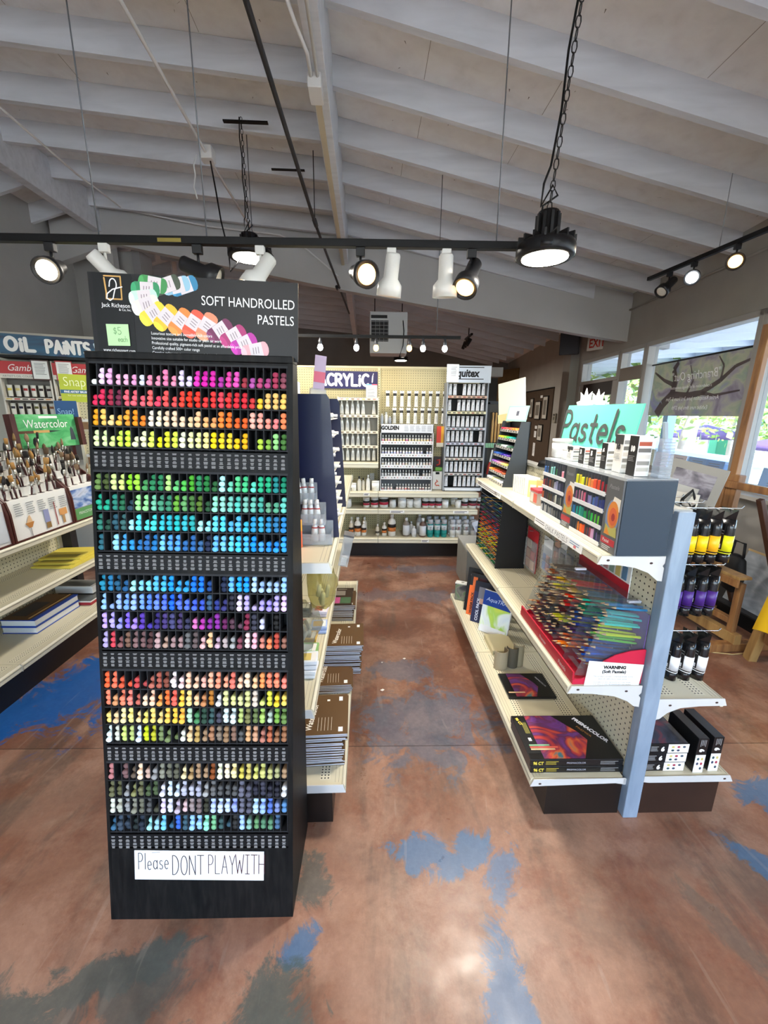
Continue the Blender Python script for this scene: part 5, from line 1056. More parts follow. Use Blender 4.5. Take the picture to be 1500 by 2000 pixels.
def mset(X, label, up):
    t = thing('marker_set_box', X, label, 'box', 'black and white boxed sets of six'); w, d, h = .152, .155, .040
    MB().box(0, w, 0, d, 0, h, M('#151517', .3, coat=.2)).build('carton', t, bevel=.0015); MB().box(w * .48, w + .0005, -.0007, .0, .001, h - .001, M('#e6e6e4', .5)).build('white_panel', t)
    q = MB()
    for i, c in enumerate(('#c9b96a', '#a02f45', '#3a4a5a', '#2f4a50', '#3a3f58')): q.prism(arc(w * (.60 + .14 * (i % 3)), h * (.68 if i < 3 else .3), .006, .0045, 0, 360, 10)[:-1], -.0012, -.0007, M(c, .6))
    q.build('colour_dots', t); text('6', .026, M('#e8e8e8', .5), t, T((w * .30, -.0012, .010)), bold=.0015); q = MB(); lines(q, .006, w * .24, .03, .006, 4, .0022, M('#9a9a9a', .7)); q.build('small_print', t)
    MB().box(.004, w - .004, .005, d - .005, h, h + .0005, ramp_mat('dark_swirl_print', [(.35, '#1b1b20'), (.5, '#3c4252'), (.6, '#7c3a44'), (.68, '#5f6f7c')], (6, 6, 6), 1.2, 3, 1.5, .3)).build('cover_print', t); return t
for i in range(3): mset(G(.062 + .002 * i, .02, .1735 + i * .0412), f'boxed set of six lying flat beside the post, {("bottom", "middle", "top")[i]} of the stack of three', 0)
for i, lb in enumerate(('boxed set of six standing on end beside the flat stack', 'boxed set of six standing on end at the outer edge of the shelf')):
    mset(G(.284 + i * .064, .012 + .006 * i, .1735 + .152) @ Ry(90) @ T((0, 0, -.04)), lb, 1)
t = thing('swirl_sheet', G(.05, .24, .174, 4), 'dark printed sheet pack behind the stack of boxed sets', 'pack'); MB().box(0, .2, 0, .22, 0, .09, ramp_mat('dark_swirl_print', [], (1, 1, 1))).build('pack_body', t)
# ================================================================== BACK WALL UNIT
TAN = '#b5a87c'; PEGT = peg(TAN, 'XZ', .0245, .0036); TANM = M('#cdc29c', .45)
bk = thing('wall_shelf_unit', T((0, 0, 0)), 'wide cream pegboard shelf unit along the back of the aisle', 'shelf unit')
MB().box(-.87, -.004, 4.46, 4.47, .16, 1.955, PEGT).build('pegboard_back', bk); MB().box(.004, 1.03, 4.46, 4.47, .16, 1.955, PEGT).build('pegboard_back', bk)
MB().box(-.875, 1.035, 4.455, 4.50, 1.945, 1.965, TANM).build('top_rail', bk)
for x in (-.872, 0, 1.032): MB().box(x - .014, x + .014, 4.450, 4.50, 0, 1.95, TANM).build('upright', bk)
q = MB()
for x in (0,):
    for i in range(70): q.box(x - .003, x + .003, 4.4492, 4.4502, .22 + i * .0245, .23 + i * .0245, BLACK)
q.build('slot_row', bk)
def bshelf(x0, x1, z, yf=4.12, yb=4.455, lip=.05):
    b = MB().box(x0, x1, yf, yb, z - .012, z, CREAM); b.prism([(yf, z + .002), (yf - .010, z - .004), (yf - .014, z - lip + .006), (yf - .008, z - lip), (yf, z - lip)], x0, x1, CREAM_LIP, 'x'); b.box(x0, x1, yf - .0125, yf - .0115, z - .016, z - .013, M('#8e8a7c', .5)); return b.build('shelf', bk)
for x0, x1 in ((-.868, -.002), (.002, 1.028)): bshelf(x0, x1, .216); bshelf(x0, x1, .530); bshelf(x0, x1, .708)
bshelf(-.868, -.002, 1.0, 4.17); MB().box(-.868, 1.028, 4.185, 4.45, 0, .155, KICK).build('kick_plate', bk)
bx = lambda zx: .143 + (640 + zx / 4.6875 - 764) * .00557
def shlabel(zx, z, w, label):
    t = thing('shelf_label', T((bx(zx), 4.1045, z)), label, 'label'); MB().box(-w / 2, w / 2, -.0008, 0, 0, .026, PAPER).build('paper', t); q = MB(); lines(q, -w * .42, w * .42, .021, .010, 2, .006, M('#55504e', .7)); q.build('small_print', t)
shlabel(625, .496, .15, 'white label on the jar shelf near its middle'); shlabel(1180, .496, .16, 'white label on the jar shelf at its window side'); shlabel(877, .182, .08, 'white label on the bottom shelf below the bottles'); shlabel(360, .676, .06, 'small white label on the shelf under the left tube rack')
# sign and tag
sg = thing('acrylic_sign', T((-.672, 4.452, 1.742)) @ Ry(.6), 'navy painted sign lettered acrylic in white bubble letters', 'sign')
MB().box(0, .655, -.012, 0, 0, .175, M('#1e1a4d', .5)).build('board', sg, bevel=.002); hb_ = hand('ACRYLiC', .51, .108, .026, M('#eceaf0', .6), None, None, z=.0135, gap=.2, mb=MB()); hb_.v = [(x + .05, y, z + .034) for x, y, z in hb_.v]; hb_.build('hand_lettering', sg)
q = MB(); q.ribbon([(.60, .07), (.605, .13)], .012, M('#eceaf0', .6), z=.0135); q.ribbon([(.605, .13), (.612, .155)], .006, M('#eceaf0', .6), z=.0135); q.build('brush_picture', sg)
t = thing('price_chart', T((-.135, 4.43, 1.62)), 'white price chart with a coloured border hung beside the acrylic sign', 'chart'); MB().box(0, .115, -.001, 0, 0, .165, PAPER).build('paper', t); MB().box(0, .06, -.0014, -.001, .155, .166, M('#4f9fc0', .6)).box(.06, .115, -.0014, -.001, .155, .166, M('#d0506a', .6)).box(0, .04, -.0014, -.001, 0, .014, M('#5fae5f', .6)).box(.04, .08, -.0014, -.001, 0, .014, M('#7d5aa5', .6)).box(.08, .115, -.0014, -.001, 0, .014, M('#e0a040', .6)).build('coloured_border', t)
q = MB(); lines(q, .015, .10, .14, .012, 9, .004, GREYINK, y=-.0014); q.build('small_print', t)
# rack of metal tubes on the left bay
def mk_tube():
    t = thing('paint_tube', T((0, 0, 0)), 'x', 'paint tube', 'silver paint tubes in the white wall rack'); S_ = M('#d9d9d6', .3, .35)
    b = MB(); n = 12; vs = []; 
    for (rx, ry, z) in ((.021, .002, 0), (.0205, .003, .012), (.0165, .009, .075), (.0135, .0125, .105), (.006, .006, .114)):
        vs += [(rx * math.cos(2 * math.pi * i / n), ry * math.sin(2 * math.pi * i / n), z) for i in range(n)]
    b.add(vs, [(j * n + i, j * n + (i + 1) % n, (j + 1) * n + (i + 1) % n, (j + 1) * n + i) for j in range(4) for i in range(n)] + [tuple(range(n - 1, -1, -1)), tuple(range(48, 60))], S_, None, True); b.build('body', t)
    MB().lathe([(.008, .112), (.0075, .134), (0, .134)], M('#eeeeea', .4), 10).build('cap', t)
    MB().box(-.010, .010, -.0095, -.0085, .035, .075, M('#c2c4c6', .5)).build('printed_label', t); return t
TB = Proto(mk_tube)
rk1 = thing('tube_rack', T((0, 0, 0)), 'white steel wall rack of silver paint tubes under the acrylic sign', 'display rack')
MB().box(-.405, -.010, 4.36, 4.365, 1.005, 1.65, M('#8c8a84', .5)).build('back_panel', rk1); MB().box(-.415, -.405, 4.24, 4.365, 1.0, 1.655, CREAM_LIP).build('side_panel', rk1); MB().box(-.012, -.002, 4.24, 4.365, 1.0, 1.655, CREAM_LIP).build('side_panel', rk1)
RZ = (1.475, 1.310, 1.150, .992 + .012)
for r, z in enumerate(RZ):
    MB().box(-.405, -.012, 4.245, 4.36, z + .145, z + .15, CREAM_LIP).build('rack_tier', rk1); f = MB().box(-.405, -.012, 4.24, 4.245, z + .142, z + .168, M('#e6dfc8', .5)).build('price_strip', rk1); q = MB()
    for i in range(7): q.box(-.385 + i * .054, -.355 + i * .054, 4.239, 4.24, z + .149, z + .160, M(('#d0847a', '#c9b56a', '#8a6a50')[i % 3] if r == 0 else '#6b5a4a', .6))
    q.build('price_marks', f)
    for i in range(7):
        if (r, i) in ((0, 5), (1, 6), (2, 6)): continue
        TB(T((-.378 + i * .0545, 4.30, z + .006)) @ Rx(4), f'silver paint tube, {nth(i)} from the navy rack, {nth(r)} row of the white wall rack')
# hanging white tubes
def mk_htube():
    t = thing('hanging_paint_tube', T((0, 0, 0)), 'x', 'paint tube', 'white tubes hanging on pegboard hooks'); Wt = M('#e4e1d9', .4)
    b = MB(); n = 12; vs = []
    for (rx, ry, z) in ((.019, .002, .12), (.0185, .004, .11), (.0165, .011, .045), (.014, .014, .018)): vs += [(rx * math.cos(2 * math.pi * i / n) , ry * math.sin(2 * math.pi * i / n), -z) for i in range(n)]
    vs = [(x, y, z) for x, y, z in vs]
    b.add(vs, [(j * n + i, j * n + (i + 1) % n, (j + 1) * n + (i + 1) % n, (j + 1) * n + i) for j in range(3) for i in range(n)] + [tuple(range(36, 48)), tuple(range(n))], Wt, None, True); b.build('body', t)
    MB().lathe([(.0145, -.018), (.0165, -.016), (.0165, .006), (0, .006)], M('#2a2a2c', .4), 12).build('cap', t)
    MB().box(-.020, .020, .0, .001, .004, .03, M('#e6e6e4', .5)).build('hang_tag', t); q = MB(); lines(q, -.008, .010, -.05, .009, 3, .003, M('#b9b6b0', .7), y=-.0125); q.build('small_print', t); return t
HTB = Proto(mk_htube)
for i in range(9): HTB(T((bx(537 + i * 62.3), 4.40, 1.690)) @ S3(1.05, 1, 1.06), f'white hanging paint tube, {nth(i)} of nine in the upper pegboard row')
for i in range(8): HTB(T((bx(597 + i * 61.6), 4.40, 1.520)) @ S3(1.05, 1, 1.06), f'white hanging paint tube, {nth(i)} of eight in the lower pegboard row')
for z, n, x0 in ((1.706, 9, 537), (1.538, 8, 597)):
    for i in range(n): MB().tube([(0, .062, 0), (0, -.02, 0), (0, -.026, .008)], .0022, CHROME, 5).build('peg_hook', X=T((bx(x0 + i * 62), 4.40, z + .008)), label='chrome pegboard hook behind a white hanging paint tube', cat='hook', group='pegboard hooks for the white tubes')
# fluid acrylic bottles in a white counter display
gx0, gx1 = .018, .556
gd2 = thing('dropper_bottle_display', T((0, 0, 0)), 'white stepped display of small dropper bottles with a bold black name', 'display rack')
MB().box(gx0, gx0 + .008, 4.20, 4.40, .709, 1.385, M('#c9cbd0', .5)).build('side_panel', gd2); MB().box(gx1 - .008, gx1, 4.20, 4.40, .709, 1.385, M('#c9cbd0', .5)).build('side_panel', gd2); MB().box(gx0, gx1, 4.395, 4.40, .709, 1.385, M('#3a3c40', .5)).build('back_panel', gd2)
hd = MB().box(gx0, gx1, 4.20, 4.206, 1.305, 1.39, M('#dcdee4', .5)).build('header_panel', gd2); text('GOLDEN', .052, INK, hd, T((gx0 + .008, 4.199, 1.336)), bold=.003, sx=.84)
q = MB()
for i in range(5): lines(q, gx0 + .24 + i * .058, gx0 + .285 + i * .058, 1.375, .012, 5, .005, M('#a9abb2', .7), y=4.199, seed=i)
q.build('small_print', hd)
DZ = (1.217, 1.09, .975, .86, .715)
DR = Proto(lambda: MB().lathe([(.0105, 0), (.0112, .004), (.0112, .03), (.008, .036)], M('#d8d6d2', .4), 10).lathe([(.0115, .006), (.0115, .02)], objcol(.5), 10).lathe([(.0068, .034), (.0068, .044)], BLACK, 10).lathe([(.006, .044), (.0035, .064), (0, .066)], M('#ececea', .4), 8).build('dropper_bottle', label='x', cat='bottle', group='dropper bottles in the white stepped display'))
dcols = (['eda', 'edb', 'ec8', 'dc9', 'e9a', 'e8a', 'd9a', 'c69'], ['dcd', 'ece', 'aac', '99b', 'bbd', 'ddd', 'cce', '9ac'], ['ddd', 'edc', 'ccc', 'eee', 'bbb', 'dca', 'ecc', 'fff'], ['bbb', 'ccc', 'aaa', 'ddd', '999', 'ccc', 'dcb', 'eee'], ['966', 'd99', 'c88', 'caa', '888', 'd77', 'aaa', '777'])
for r, z in enumerate(DZ):
    MB().box(gx0 + .008, gx1 - .008, 4.21 - .0 + .01 * 0, 4.395, z - .004, z, M('#d0d2d6', .5)).build('shelf_tier', gd2); f = MB().box(gx0 + .008, gx1 - .008, 4.202, 4.210, z - .03, z + .004, M('#e3e4e6', .5)).build('price_strip', gd2); q = MB()
    for i in range(17): q.box(gx0 + .018 + i * .0307, gx0 + .034 + i * .0307, 4.2012, 4.202, z - .018, z - .006, M(('#c9a0a0', '#b8b8c4', '#9a9a8a', '#6a6a6e')[(i + r) % 4], .6))
    q.build('price_marks', f)
    MB().box(gx0 + .008, gx1 - .008, 4.30, 4.304, z, z + (.095 if r else .08), M('#1d1e21' if r < 4 else '#55575b', .5)).build('tier_back', gd2)
    for i in range(17):
        if (r, i) in ((1, 14), (3, 13), (4, 4)): continue
        DR(T((gx0 + .026 + i * .0305, 4.235, z)), f'dropper bottle, {nth(i)} from the name end in the {nth(r)} row of the white display', random.choice(dcols[r]))
for i, (c0, c1, x, z, w, h, lb) in enumerate((('#d8402f', '#e9a92f', .60, 1.16, .095, .21, 'red and yellow colour chart clipped beside the dropper display'), ('#2a1d1d', '#b0352c', .58, .95, .08, .11, 'dark pack with a red handle beside the dropper display'), ('#e4e2dd', '#c9583c', .575, .712, .098, .19, 'white pack with a curled red picture at the foot of the dropper display'))):
    t = thing('product_card', T((x, 4.30, z)), lb, 'pack'); MB().box(0, w, 0, .012, 0, h, M(c0, .5)).build('card', t)
    if i == 0: MB().box(.045, w, -.0006, 0, h * .2, h, M(c1, .5)).box(0, w, -.0007, -.0001, 0, h * .2, M('#e6ddc8', .5)).build('printed_panel', t)
    elif i == 1: MB().tube([(.03, -.008, .02), (.06, -.008, .03), (.06, -.008, .08), (.03, -.008, .07)], .009, M(c1, .4), 6).build('handle', t)
    else: MB().tube([(.07, -.004, .035)] + [(.05 + .022 * math.cos(a), -.004, .06 + .022 * math.sin(a)) for a in (-.8, -2, -3.1, -4.2, -5)] + [(.04, -.004, .10)], .006, M(c1, .5), 6).build('curl_picture', t); MB().box(.03, .07, -.001, 0, h - .03, h - .005, BLACK).build('black_band', t)
t = thing('product_card', T((.60, 4.31, .91)), 'small green and black pack between the dark pack and the white pack', 'pack'); MB().box(0, .07, 0, .01, 0, .035, M('#6fae4a', .5)).build('card', t)
for i, (zx, h) in enumerate(((488, .10), (524, .115), (556, .075))): 
    t = thing('medium_bottle', T((bx(zx), 4.33, 1.3905)), f'{("grey capped", "tall white", "short grey")[i]} bottle standing on top of the dropper display', 'bottle'); MB().lathe([(.016, 0), (.017, .004), (.017, h * .75), (.008, h * .82), (.008, h), (0, h)], M(('#a7abb4', '#e3e2de', '#9a9ca4')[i], .35), 12).build('body', t); MB().lathe([(.0095, h * .83), (.0095, h), (0, h)], M('#d9d9d6', .4), 10).build('cap', t)
# heavy body tube tower
lx0, lx1 = .672, 1.086
lq = thing('tube_tower', T((0, 0, 0)), 'tall grey rack of white paint tubes with a silver name header', 'display rack')
GR = M('#8f949b', .45); MB().box(lx0, lx0 + .012, 4.21, 4.40, .709, 1.80, GR).build('side_panel', lq); MB().box(lx1 - .012, lx1, 4.21, 4.40, .709, 1.80, GR).build('side_panel', lq); MB().box(lx0, lx1, 4.39, 4.40, .709, 1.80, BLACK).build('back_panel', lq); MB().box(lx0, lx1, 4.21, 4.39, .709, .715, BLACK).build('base', lq)
hd = MB().box(lx0 - .005, lx1 + .012, 4.205, 4.212, 1.795, 1.955, M('#cfd6e0', .35)).build('header_panel', lq); text('Liquitex', .098, INK, hd, T((lx0 + .03, 4.204, 1.852)), bold=.004, sx=.86, shear=.12); MB().box(lx0 + .11, lx1 - .06, 4.203, 4.205, 1.935, 1.942, INK).box(lx0 + .10, lx1 - .06, 4.203, 4.205, 1.826, 1.833, INK).build('header_rules', hd)
MB().box(lx0 + .02, lx1 - .02, 4.205, 4.209, .716, .742, M('#d6d9de', .4)).build('base_label', lq)
t = thing('price_chart', T((lx0 - .012, 4.195, 1.80)), 'white price sheet taped over the left of the silver header', 'chart'); MB().box(0, .118, -.001, 0, 0, .165, PAPER).build('paper', t); q = MB(); lines(q, .04, .1, .14, .011, 8, .004, GREYINK, y=-.0014); q.build('small_print', t)
def mk_ltube():
    t = thing('paint_tube', T((0, 0, 0)), 'x', 'paint tube', 'white paint tubes in the tall grey rack'); b = MB(); n = 12; vs = []
    for (rx, ry, z) in ((.0145, .0145, .014), (.0165, .012, .045), (.0185, .005, .092), (.0185, .0015, .098)): vs += [(rx * math.cos(2 * math.pi * i / n), ry * math.sin(2 * math.pi * i / n), -z + .105) for i in range(n)]
    b.add(vs, [(j * n + i, (j + 1) * n + i, (j + 1) * n + (i + 1) % n, j * n + (i + 1) % n) for j in range(3) for i in range(n)] + [tuple(range(36, 48))], M('#e3e3e6', .4), None, True); b.build('body', t)
    MB().lathe([(.015, .088), (.017, .090), (.017, .108), (0, .108)], M('#c9c9cc', .4), 12).build('cap', t); q = MB(); lines(q, -.004, .006, .06, .008, 2, .003, M('#8d8d92', .7), y=-.0128); q.build('small_print', t); return t
LT = Proto(mk_ltube); LZ = [1.672, 1.520, 1.362, 1.212, 1.056, .900, .748]
for r, z in enumerate(LZ):
    MB().box(lx0 + .012, lx1 - .012, 4.225, 4.39, z - .006, z - .002, BLACK).build('rack_tier', lq); f = MB().box(lx0 + .010, lx1 - .010, 4.212, 4.218, z - .024, z, M(('#c9a58e', '#d8d0a8', '#b9bfc8', '#b8bccb', '#c3bdb0', '#c5c2bd', '#a9adb3')[r], .5)).build('price_strip', lq); q = MB()
    for i in range(8): q.box(lx0 + .022 + i * .047, lx0 + .05 + i * .047, 4.211, 4.212, z - .018, z - .008, M(('#8c3a34', '#2b2b2e', '#3a3a3d')[(i * 7 + r) % 3], .6))
    q.build('price_marks', f)
    for i in range(8):
        if (r, i) in ((0, 2), (1, 1), (3, 6), (6, 1)): continue
        LT(T((lx0 + .038 + i * .0475, 4.25, z)) @ S3(1, 1, 1.05), f'white paint tube, {nth(i)} from the display side, {nth(r)} row of the tall grey rack')
# jars on the middle shelf
for i, (zx, w, h, b_, lb) in enumerate(((194, 60, .088, None, 'plain white jar alone at the navy rack end of the jar shelf'), (355, 58, .106, '#a3243c', 'first white jar with a black and crimson band from the navy rack'), (428, 68, .120, '#b32440', 'wider banded jar next to the tallest jar'), (510, 80, .140, '#b32440', 'tallest banded jar on the jar shelf'), (590, 58, .082, None, 'small plain white jar right after the tallest jar'), (672, 74, .112, None, 'wide plain white jar near the middle of the jar shelf'), (742, 58, .090, None, 'narrow plain white jar between two wide ones'), (808, 70, .108, None, 'wide plain white jar next to three banded jars'), (880, 58, .108, '#b32440', 'first of three matching banded jars in a row'), (937, 58, .108, '#b32440', 'second of three matching banded jars in a row'), (998, 58, .108, '#a3243c', 'third of three matching banded jars in a row'), (1057, 58, .084, None, 'small plain white jar after the three banded jars'), (1150, 56, .092, None, 'cream jar standing behind a small white jar near the window side'), (1172, 52, .082, None, 'small white jar in front of the cream jar'), (1232, 58, .106, '#7d2c3c', 'banded jar beside the small white jar at the window side'), (1300, 72, .124, '#8d2a3c', 'large banded jar near the window side end of the jar shelf'), (1368, 50, .11, '#a3243c', 'banded jar half hidden at the window side end'))):
    r = w / 4.6875 * .00557 / 2; jar('paint_jar', T((bx(zx), 4.23 + (.09 if i == 12 else 0), .5305)), r, h, lb, b_, group=None, body='#e6e3db' if i != 12 else '#d8cda8')
# top left shelf
def bottle(X, r, h, label, body, cap='#e6e4de', band=None, band2=None, neck=.35, name='medium_bottle', lab=None):
    t = thing(name, X, label, 'bottle'); MB().lathe([(r * .92, 0), (r, .004), (r, h * .62), (r * .8, h * .72), (r * neck, h * .80), (r * neck, h * .84)], M(body, .35), 16).build('body', t); MB().lathe([(r * (neck + .1), h * .82), (r * (neck + .1), h * .985), (0, h)], M(cap, .4), 12).build('cap', t)
    if band or lab:
        q = MB()
        if lab: q.lathe([(r * 1.01, h * .08), (r * 1.01, h * .6)], M(lab, .5), 16)
        if band: q.lathe([(r * 1.02, h * .22), (r * 1.02, h * .40)], M(band, .5), 16)
        if band2: q.lathe([(r * 1.02, h * .40), (r * 1.02, h * .55)], M(band2, .5), 16)
        q.build('wrap_label', t)
    return t
for zx, y, r, h, bd, lb in ((150, 4.22, .016, .10, '#e8e6e0', 'white bottle at the navy rack end of the shelf under the tube rack'), (178, 4.25, .027, .135, '#e8e6e0', 'white bottle with a black band under the tube rack'), (213, 4.2, .015, .07, '#dedcd6', 'small white bottle in front of the black banded bottle'), (293, 4.22, .022, .150, '#d6d2c8', 'dark capped bottle under the tube rack'), (328, 4.24, .018, .130, '#ddd6c6', 'beige capped bottle next to the dark capped bottle'), (370, 4.22, .022, .165, '#e9e7e2', 'tallest white bottle under the tube rack')):
    bottle(T((bx(zx), y, .7085)), r, h, lb, bd, '#2a2a2c' if 'dark' in lb else '#e6e4de', '#2c2c2e' if 'black' in lb else None)
jar('plastic_jar', T((bx(246), 4.2, .7085)), .026, .082, 'small cream jar between bottles under the tube rack'); jar('plastic_jar', T((bx(436), 4.22, .7085)), .04, .105, 'wide white jar at the upright under the tube rack')
t = thing('clear_holder', T((bx(400), 4.3, .7085)) @ Rz(20), 'clear plastic sheet standing behind the tall white bottle', 'holder'); MB().box(-.02, .03, 0, .002, 0, .17, clear('#e6eaf0', .2)).build('sheet', t)
# bottles on the bottom shelf
OB, KB = '#d07a3c', '#241c18'
for zx, r, h, lb in ((218, .025, .165, 'small orange banded bottle nearest the navy rack'), (277, .035, .205, 'large orange banded bottle between two small ones'), (333, .026, .16, 'small orange banded bottle right of the large one'), (455, .020, .125, 'tiny white bottle alone on the bottom shelf'), (517, .026, .145, 'orange banded bottle left of the big jug'), (585, .042, .240, 'big orange banded jug, largest bottle on the bottom shelf')):
    bottle(T((bx(zx), 4.23, .2165)), r, h, lb, '#e3ddd2' if 'big' in lb or 'large' in lb else '#d8cbb4', '#e9e5dc', OB if 'orange' in lb else '#5d554c', KB if 'orange' in lb else None)
for k, zx in enumerate((219, 279, 336)): bottle(T((bx(zx), 4.32, .2165)), .026, .18, ('small', 'white', 'pale')[k] + ' bottle standing behind the ' + ('first', 'second', 'third') [k] + ' orange banded bottle', '#ded4c2', '#e9e5dc')
for zx, y, r, h, bd, cp, lb_, lb in ((714, 4.22, .036, .205, '#8a8076', '#e6e6e4', '#dfe0e2', 'clear varnish bottle with a white label, left of the small label bottle'), (783, 4.2, .026, .115, '#dedcd8', '#e6e6e4', '#d6d6d6', 'small white labelled bottle between two varnish bottles'), (765, 4.3, .022, .14, '#c9c7c2', '#e6e6e4', None, 'small bottle behind the small white labelled one'), (862, 4.2, .036, .205, '#6a5248', '#e6e6e4', '#dfe0e2', 'brown varnish bottle with a white label beside the teal cans'), (842, 4.32, .034, .235, '#b7b2ac', '#e6e6e4', '#cfd0d2', 'tall pale bottle behind the brown varnish bottle')):
    bottle(T((bx(zx), y, .2165)), r, h, lb, bd, cp, lab=lb_)
def mk_can(c, lab):
    def f():
        t = thing('spray_can', T((0, 0, 0)), 'x', 'spray can'); MB().lathe([(.030, 0), (.031, .004), (.031, .135), (.026, .148)], M(c, .35), 16).build('body', t); MB().lathe([(.0285, .143), (.0285, .182), (.024, .188), (0, .188)], M('#b9bcc0', .4), 16).build('cap', t); MB().lathe([(.0314, .03), (.0314, .075)] if lab else [(.0314, .02), (.0314, .12)], M('#dfe3e3' if not lab else '#1f8f8a', .5), 16).lathe([(.0314, .078), (.0314, .13)], M('#d4dcdc', .5), 16).build('wrap_label', t); q = MB(); lines(q, -.012, .012, .115, .012, 3, .005, M('#5d6468' if lab else '#a04a4a', .6), y=-.0318); q.build('small_print', t); return t
    return f
TC_, GC = Proto(mk_can('#1f8a86', True)), Proto(mk_can('#c9cccf', False))
for k, zx in enumerate((930, 992, 1053)): TC_(T((bx(zx), 4.20, .2165)), f'teal spray can, {nth(k)} of three in front on the bottom shelf'); TC_(T((bx(zx) - .004, 4.29, .2165)) @ S3(1, 1, 1.08), f'spray can standing behind the {nth(k)} teal can')
for k, zx in enumerate((1130, 1182, 1250, 1318)): GC(T((bx(zx), 4.20, .2165)), f'pale grey spray can, {nth(k)} of four at the window side of the bottom shelf'); GC(T((bx(zx) - .006, 4.29, .2165)) @ S3(1, 1, 1.08), f'grey capped can behind the {nth(k)} pale grey spray can')
t = thing('hanging_card', T((bx(1335), 4.10, .30)) @ Rz(-30) @ Ry(-28), 'pale blue card hanging at the end of the bottom shelf', 'card'); MB().box(-.02, .085, 0, .003, 0, .11, M('#c2cde0', .5)).build('card', t); MB().box(0, .06, -.0006, 0, .02, .06, M('#8fa3c8', .5)).build('printed_panel', t)
# brushes hanging between the tower and the marker rack
br = thing('brush_hook_rack', T((0, 0, 0)), 'wire hooks of wooden handled tools beside the tall grey rack', 'display rack'); MB().box(1.14, 1.36, 4.46, 4.47, .16, 1.62, M('#3a342c', .6)).build('back_panel', br); MB().box(1.14, 1.36, 4.44, 4.46, 1.6, 1.63, DARKSTEEL).build('top_bar', br); MB().box(1.14, 1.17, 4.44, 4.48, 0, 1.62, DARKSTEEL).build('leg', br)
for i in range(5): MB().tube([(1.20 + i * .033, 4.462, 1.512), (1.20 + i * .033, 4.395, 1.512)], .004, CHROME, 6).build('hook', br)
MB().tube([(1.08, 4.365, 1.193), (1.24, 4.365, 1.193), (1.24, 4.462, 1.193)], .004, CHROME, 6).build('hook', br)
for x in (1.212, 1.258): MB().tube([(x, 4.462, 1.128), (x, 4.375, 1.128)], .004, CHROME, 6).build('hook', br); MB().box(1.34, 1.37, 4.44, 4.48, 0, 1.62, DARKSTEEL).build('leg', br)
HB2 = Proto(lambda: MB().lathe([(.0, 0), (.012, .01), (.013, .20), (.009, .26), (.011, .31), (0, .315)], M('#c79a5e', .5), 10).build('wooden_tool_handle', label='x', cat='tool', group='wooden handles hanging beside the tall grey rack'))
for i in range(5): HB2(T((1.20 + i * .033, 4.40, 1.20)), f'long wooden handle {i + 1} of five hanging behind the marker rack')
GS = Proto(lambda: MB().box(-.007, .007, 0, .01, 0, .05, M('#8fc49a', .5)).build('green_clip', label='x', cat='clip', group='green handled clips on the wire hooks', bevel=.004))
for i in range(6): GS(T((1.12 + i * .018, 4.36, 1.15)), f'pale green clip {i + 1} of six on the wire hook beside the grey rack')
for i, (x, z) in enumerate(((1.175, .86), (1.22, .87))):
    t = thing('red_handled_tool', T((x, 4.38, z)) @ Ry(8), f'red handled tool with a white blade, {"left" if i == 0 else "right"} of two below the green clips', 'tool'); MB().lathe([(.0, 0), (.016, .01), (.018, .1), (.01, .14)], M('#c83a2e', .4), 10).build('handle', t); MB().box(-.008, .008, -.002, .002, .14, .27, M('#e6e2da', .4)).build('blade', t)

# ================================================================== MIDDLE GONDOLA (behind the pastel rack)
FM = FR(-.46, 1.22, 0, 1.5)
def Mm(x, y, z, a=0.): return FM @ T((x, y, z)) @ Rz(a)
mg = thing('gondola_shelf_unit', FM, 'cream shelf unit along the aisle behind the black pastel rack', 'shelf unit')
MB().box(-.05, -.045, .01, 1.9, .15, 1.03, PEGYZ).build('pegboard_back', mg); MB().box(-.07, -.03, -.01, .03, 0, 1.03, BLUEM).build('end_post', mg)
for y0, y1 in ((.003, .92), (.924, 1.88)):
    shelf(mg, -.045, .300, 1.035, y0, y1, False, sgn=1); shelf(mg, -.045, .228, .492, y0, y1, sgn=1); shelf(mg, -.045, .334, .168, y0, y1, sgn=1)
for e, z in ((.314, 1.0), (.242, .46), (.348, .138)): MB().prism([(-.045, z - .03 if z > .2 else z), (e - .12, z), (e, z), (e - .01, z + .034), (-.045, z + .034)], -.004, -.0005, ENDW).build('shelf_bracket', mg)
MB().box(-.045, .298, .0, 1.88, 0, .137, KICK).build('kick_plate', mg)
# navy rack
nv = thing('navy_spinner_rack', Mm(0, 0, 0), 'tall navy sided rack standing on the top shelf behind the pastel rack', 'display rack')
NAVY = M('#131a3f', .35, coat=.15)
pl = [(-.02, 1.036), (.318, 1.036), (.318, 1.05), (.292, 1.545), (.282, 1.562), (-.02, 1.562)]
MB().prism(pl, .272, .278, NAVY).build('side_panel', nv); MB().prism(pl, .79, .796, NAVY).build('side_panel', nv); MB().box(-.02, -.012, .278, .79, 1.036, 1.56, NAVY).build('back_panel', nv)
for i in range(7): MB().box(-.012, .30 - i * .003, .278, .79, 1.05 + i * .07, 1.054 + i * .07, M('#c9c7c2', .5)).build('shelf_tier', nv)
SMT = Proto(lambda: MB().lathe([(.0, 0), (.010, .002), (.011, .05), (.006, .056), (.006, .07), (0, .07)], M('#e2e0da', .4), 10, Ry(90)).build('small_paint_tube', label='x', cat='paint tube', group='white tubes poking out of the navy rack'))
for i in range(7):
    for j in range(2): SMT(Mm(.250 - i * .003, .30 + j * .22, 1.066 + i * .07), f'white tube end on tier {i + 1}, place {j + 1} of the navy rack')
MB().tube([(.06, .27, 1.21), (.06, .25, 1.21), (.10, .245, 1.215), (.115, .245, 1.222)], .003, CHROME, 6).build('wire_hook', nv)
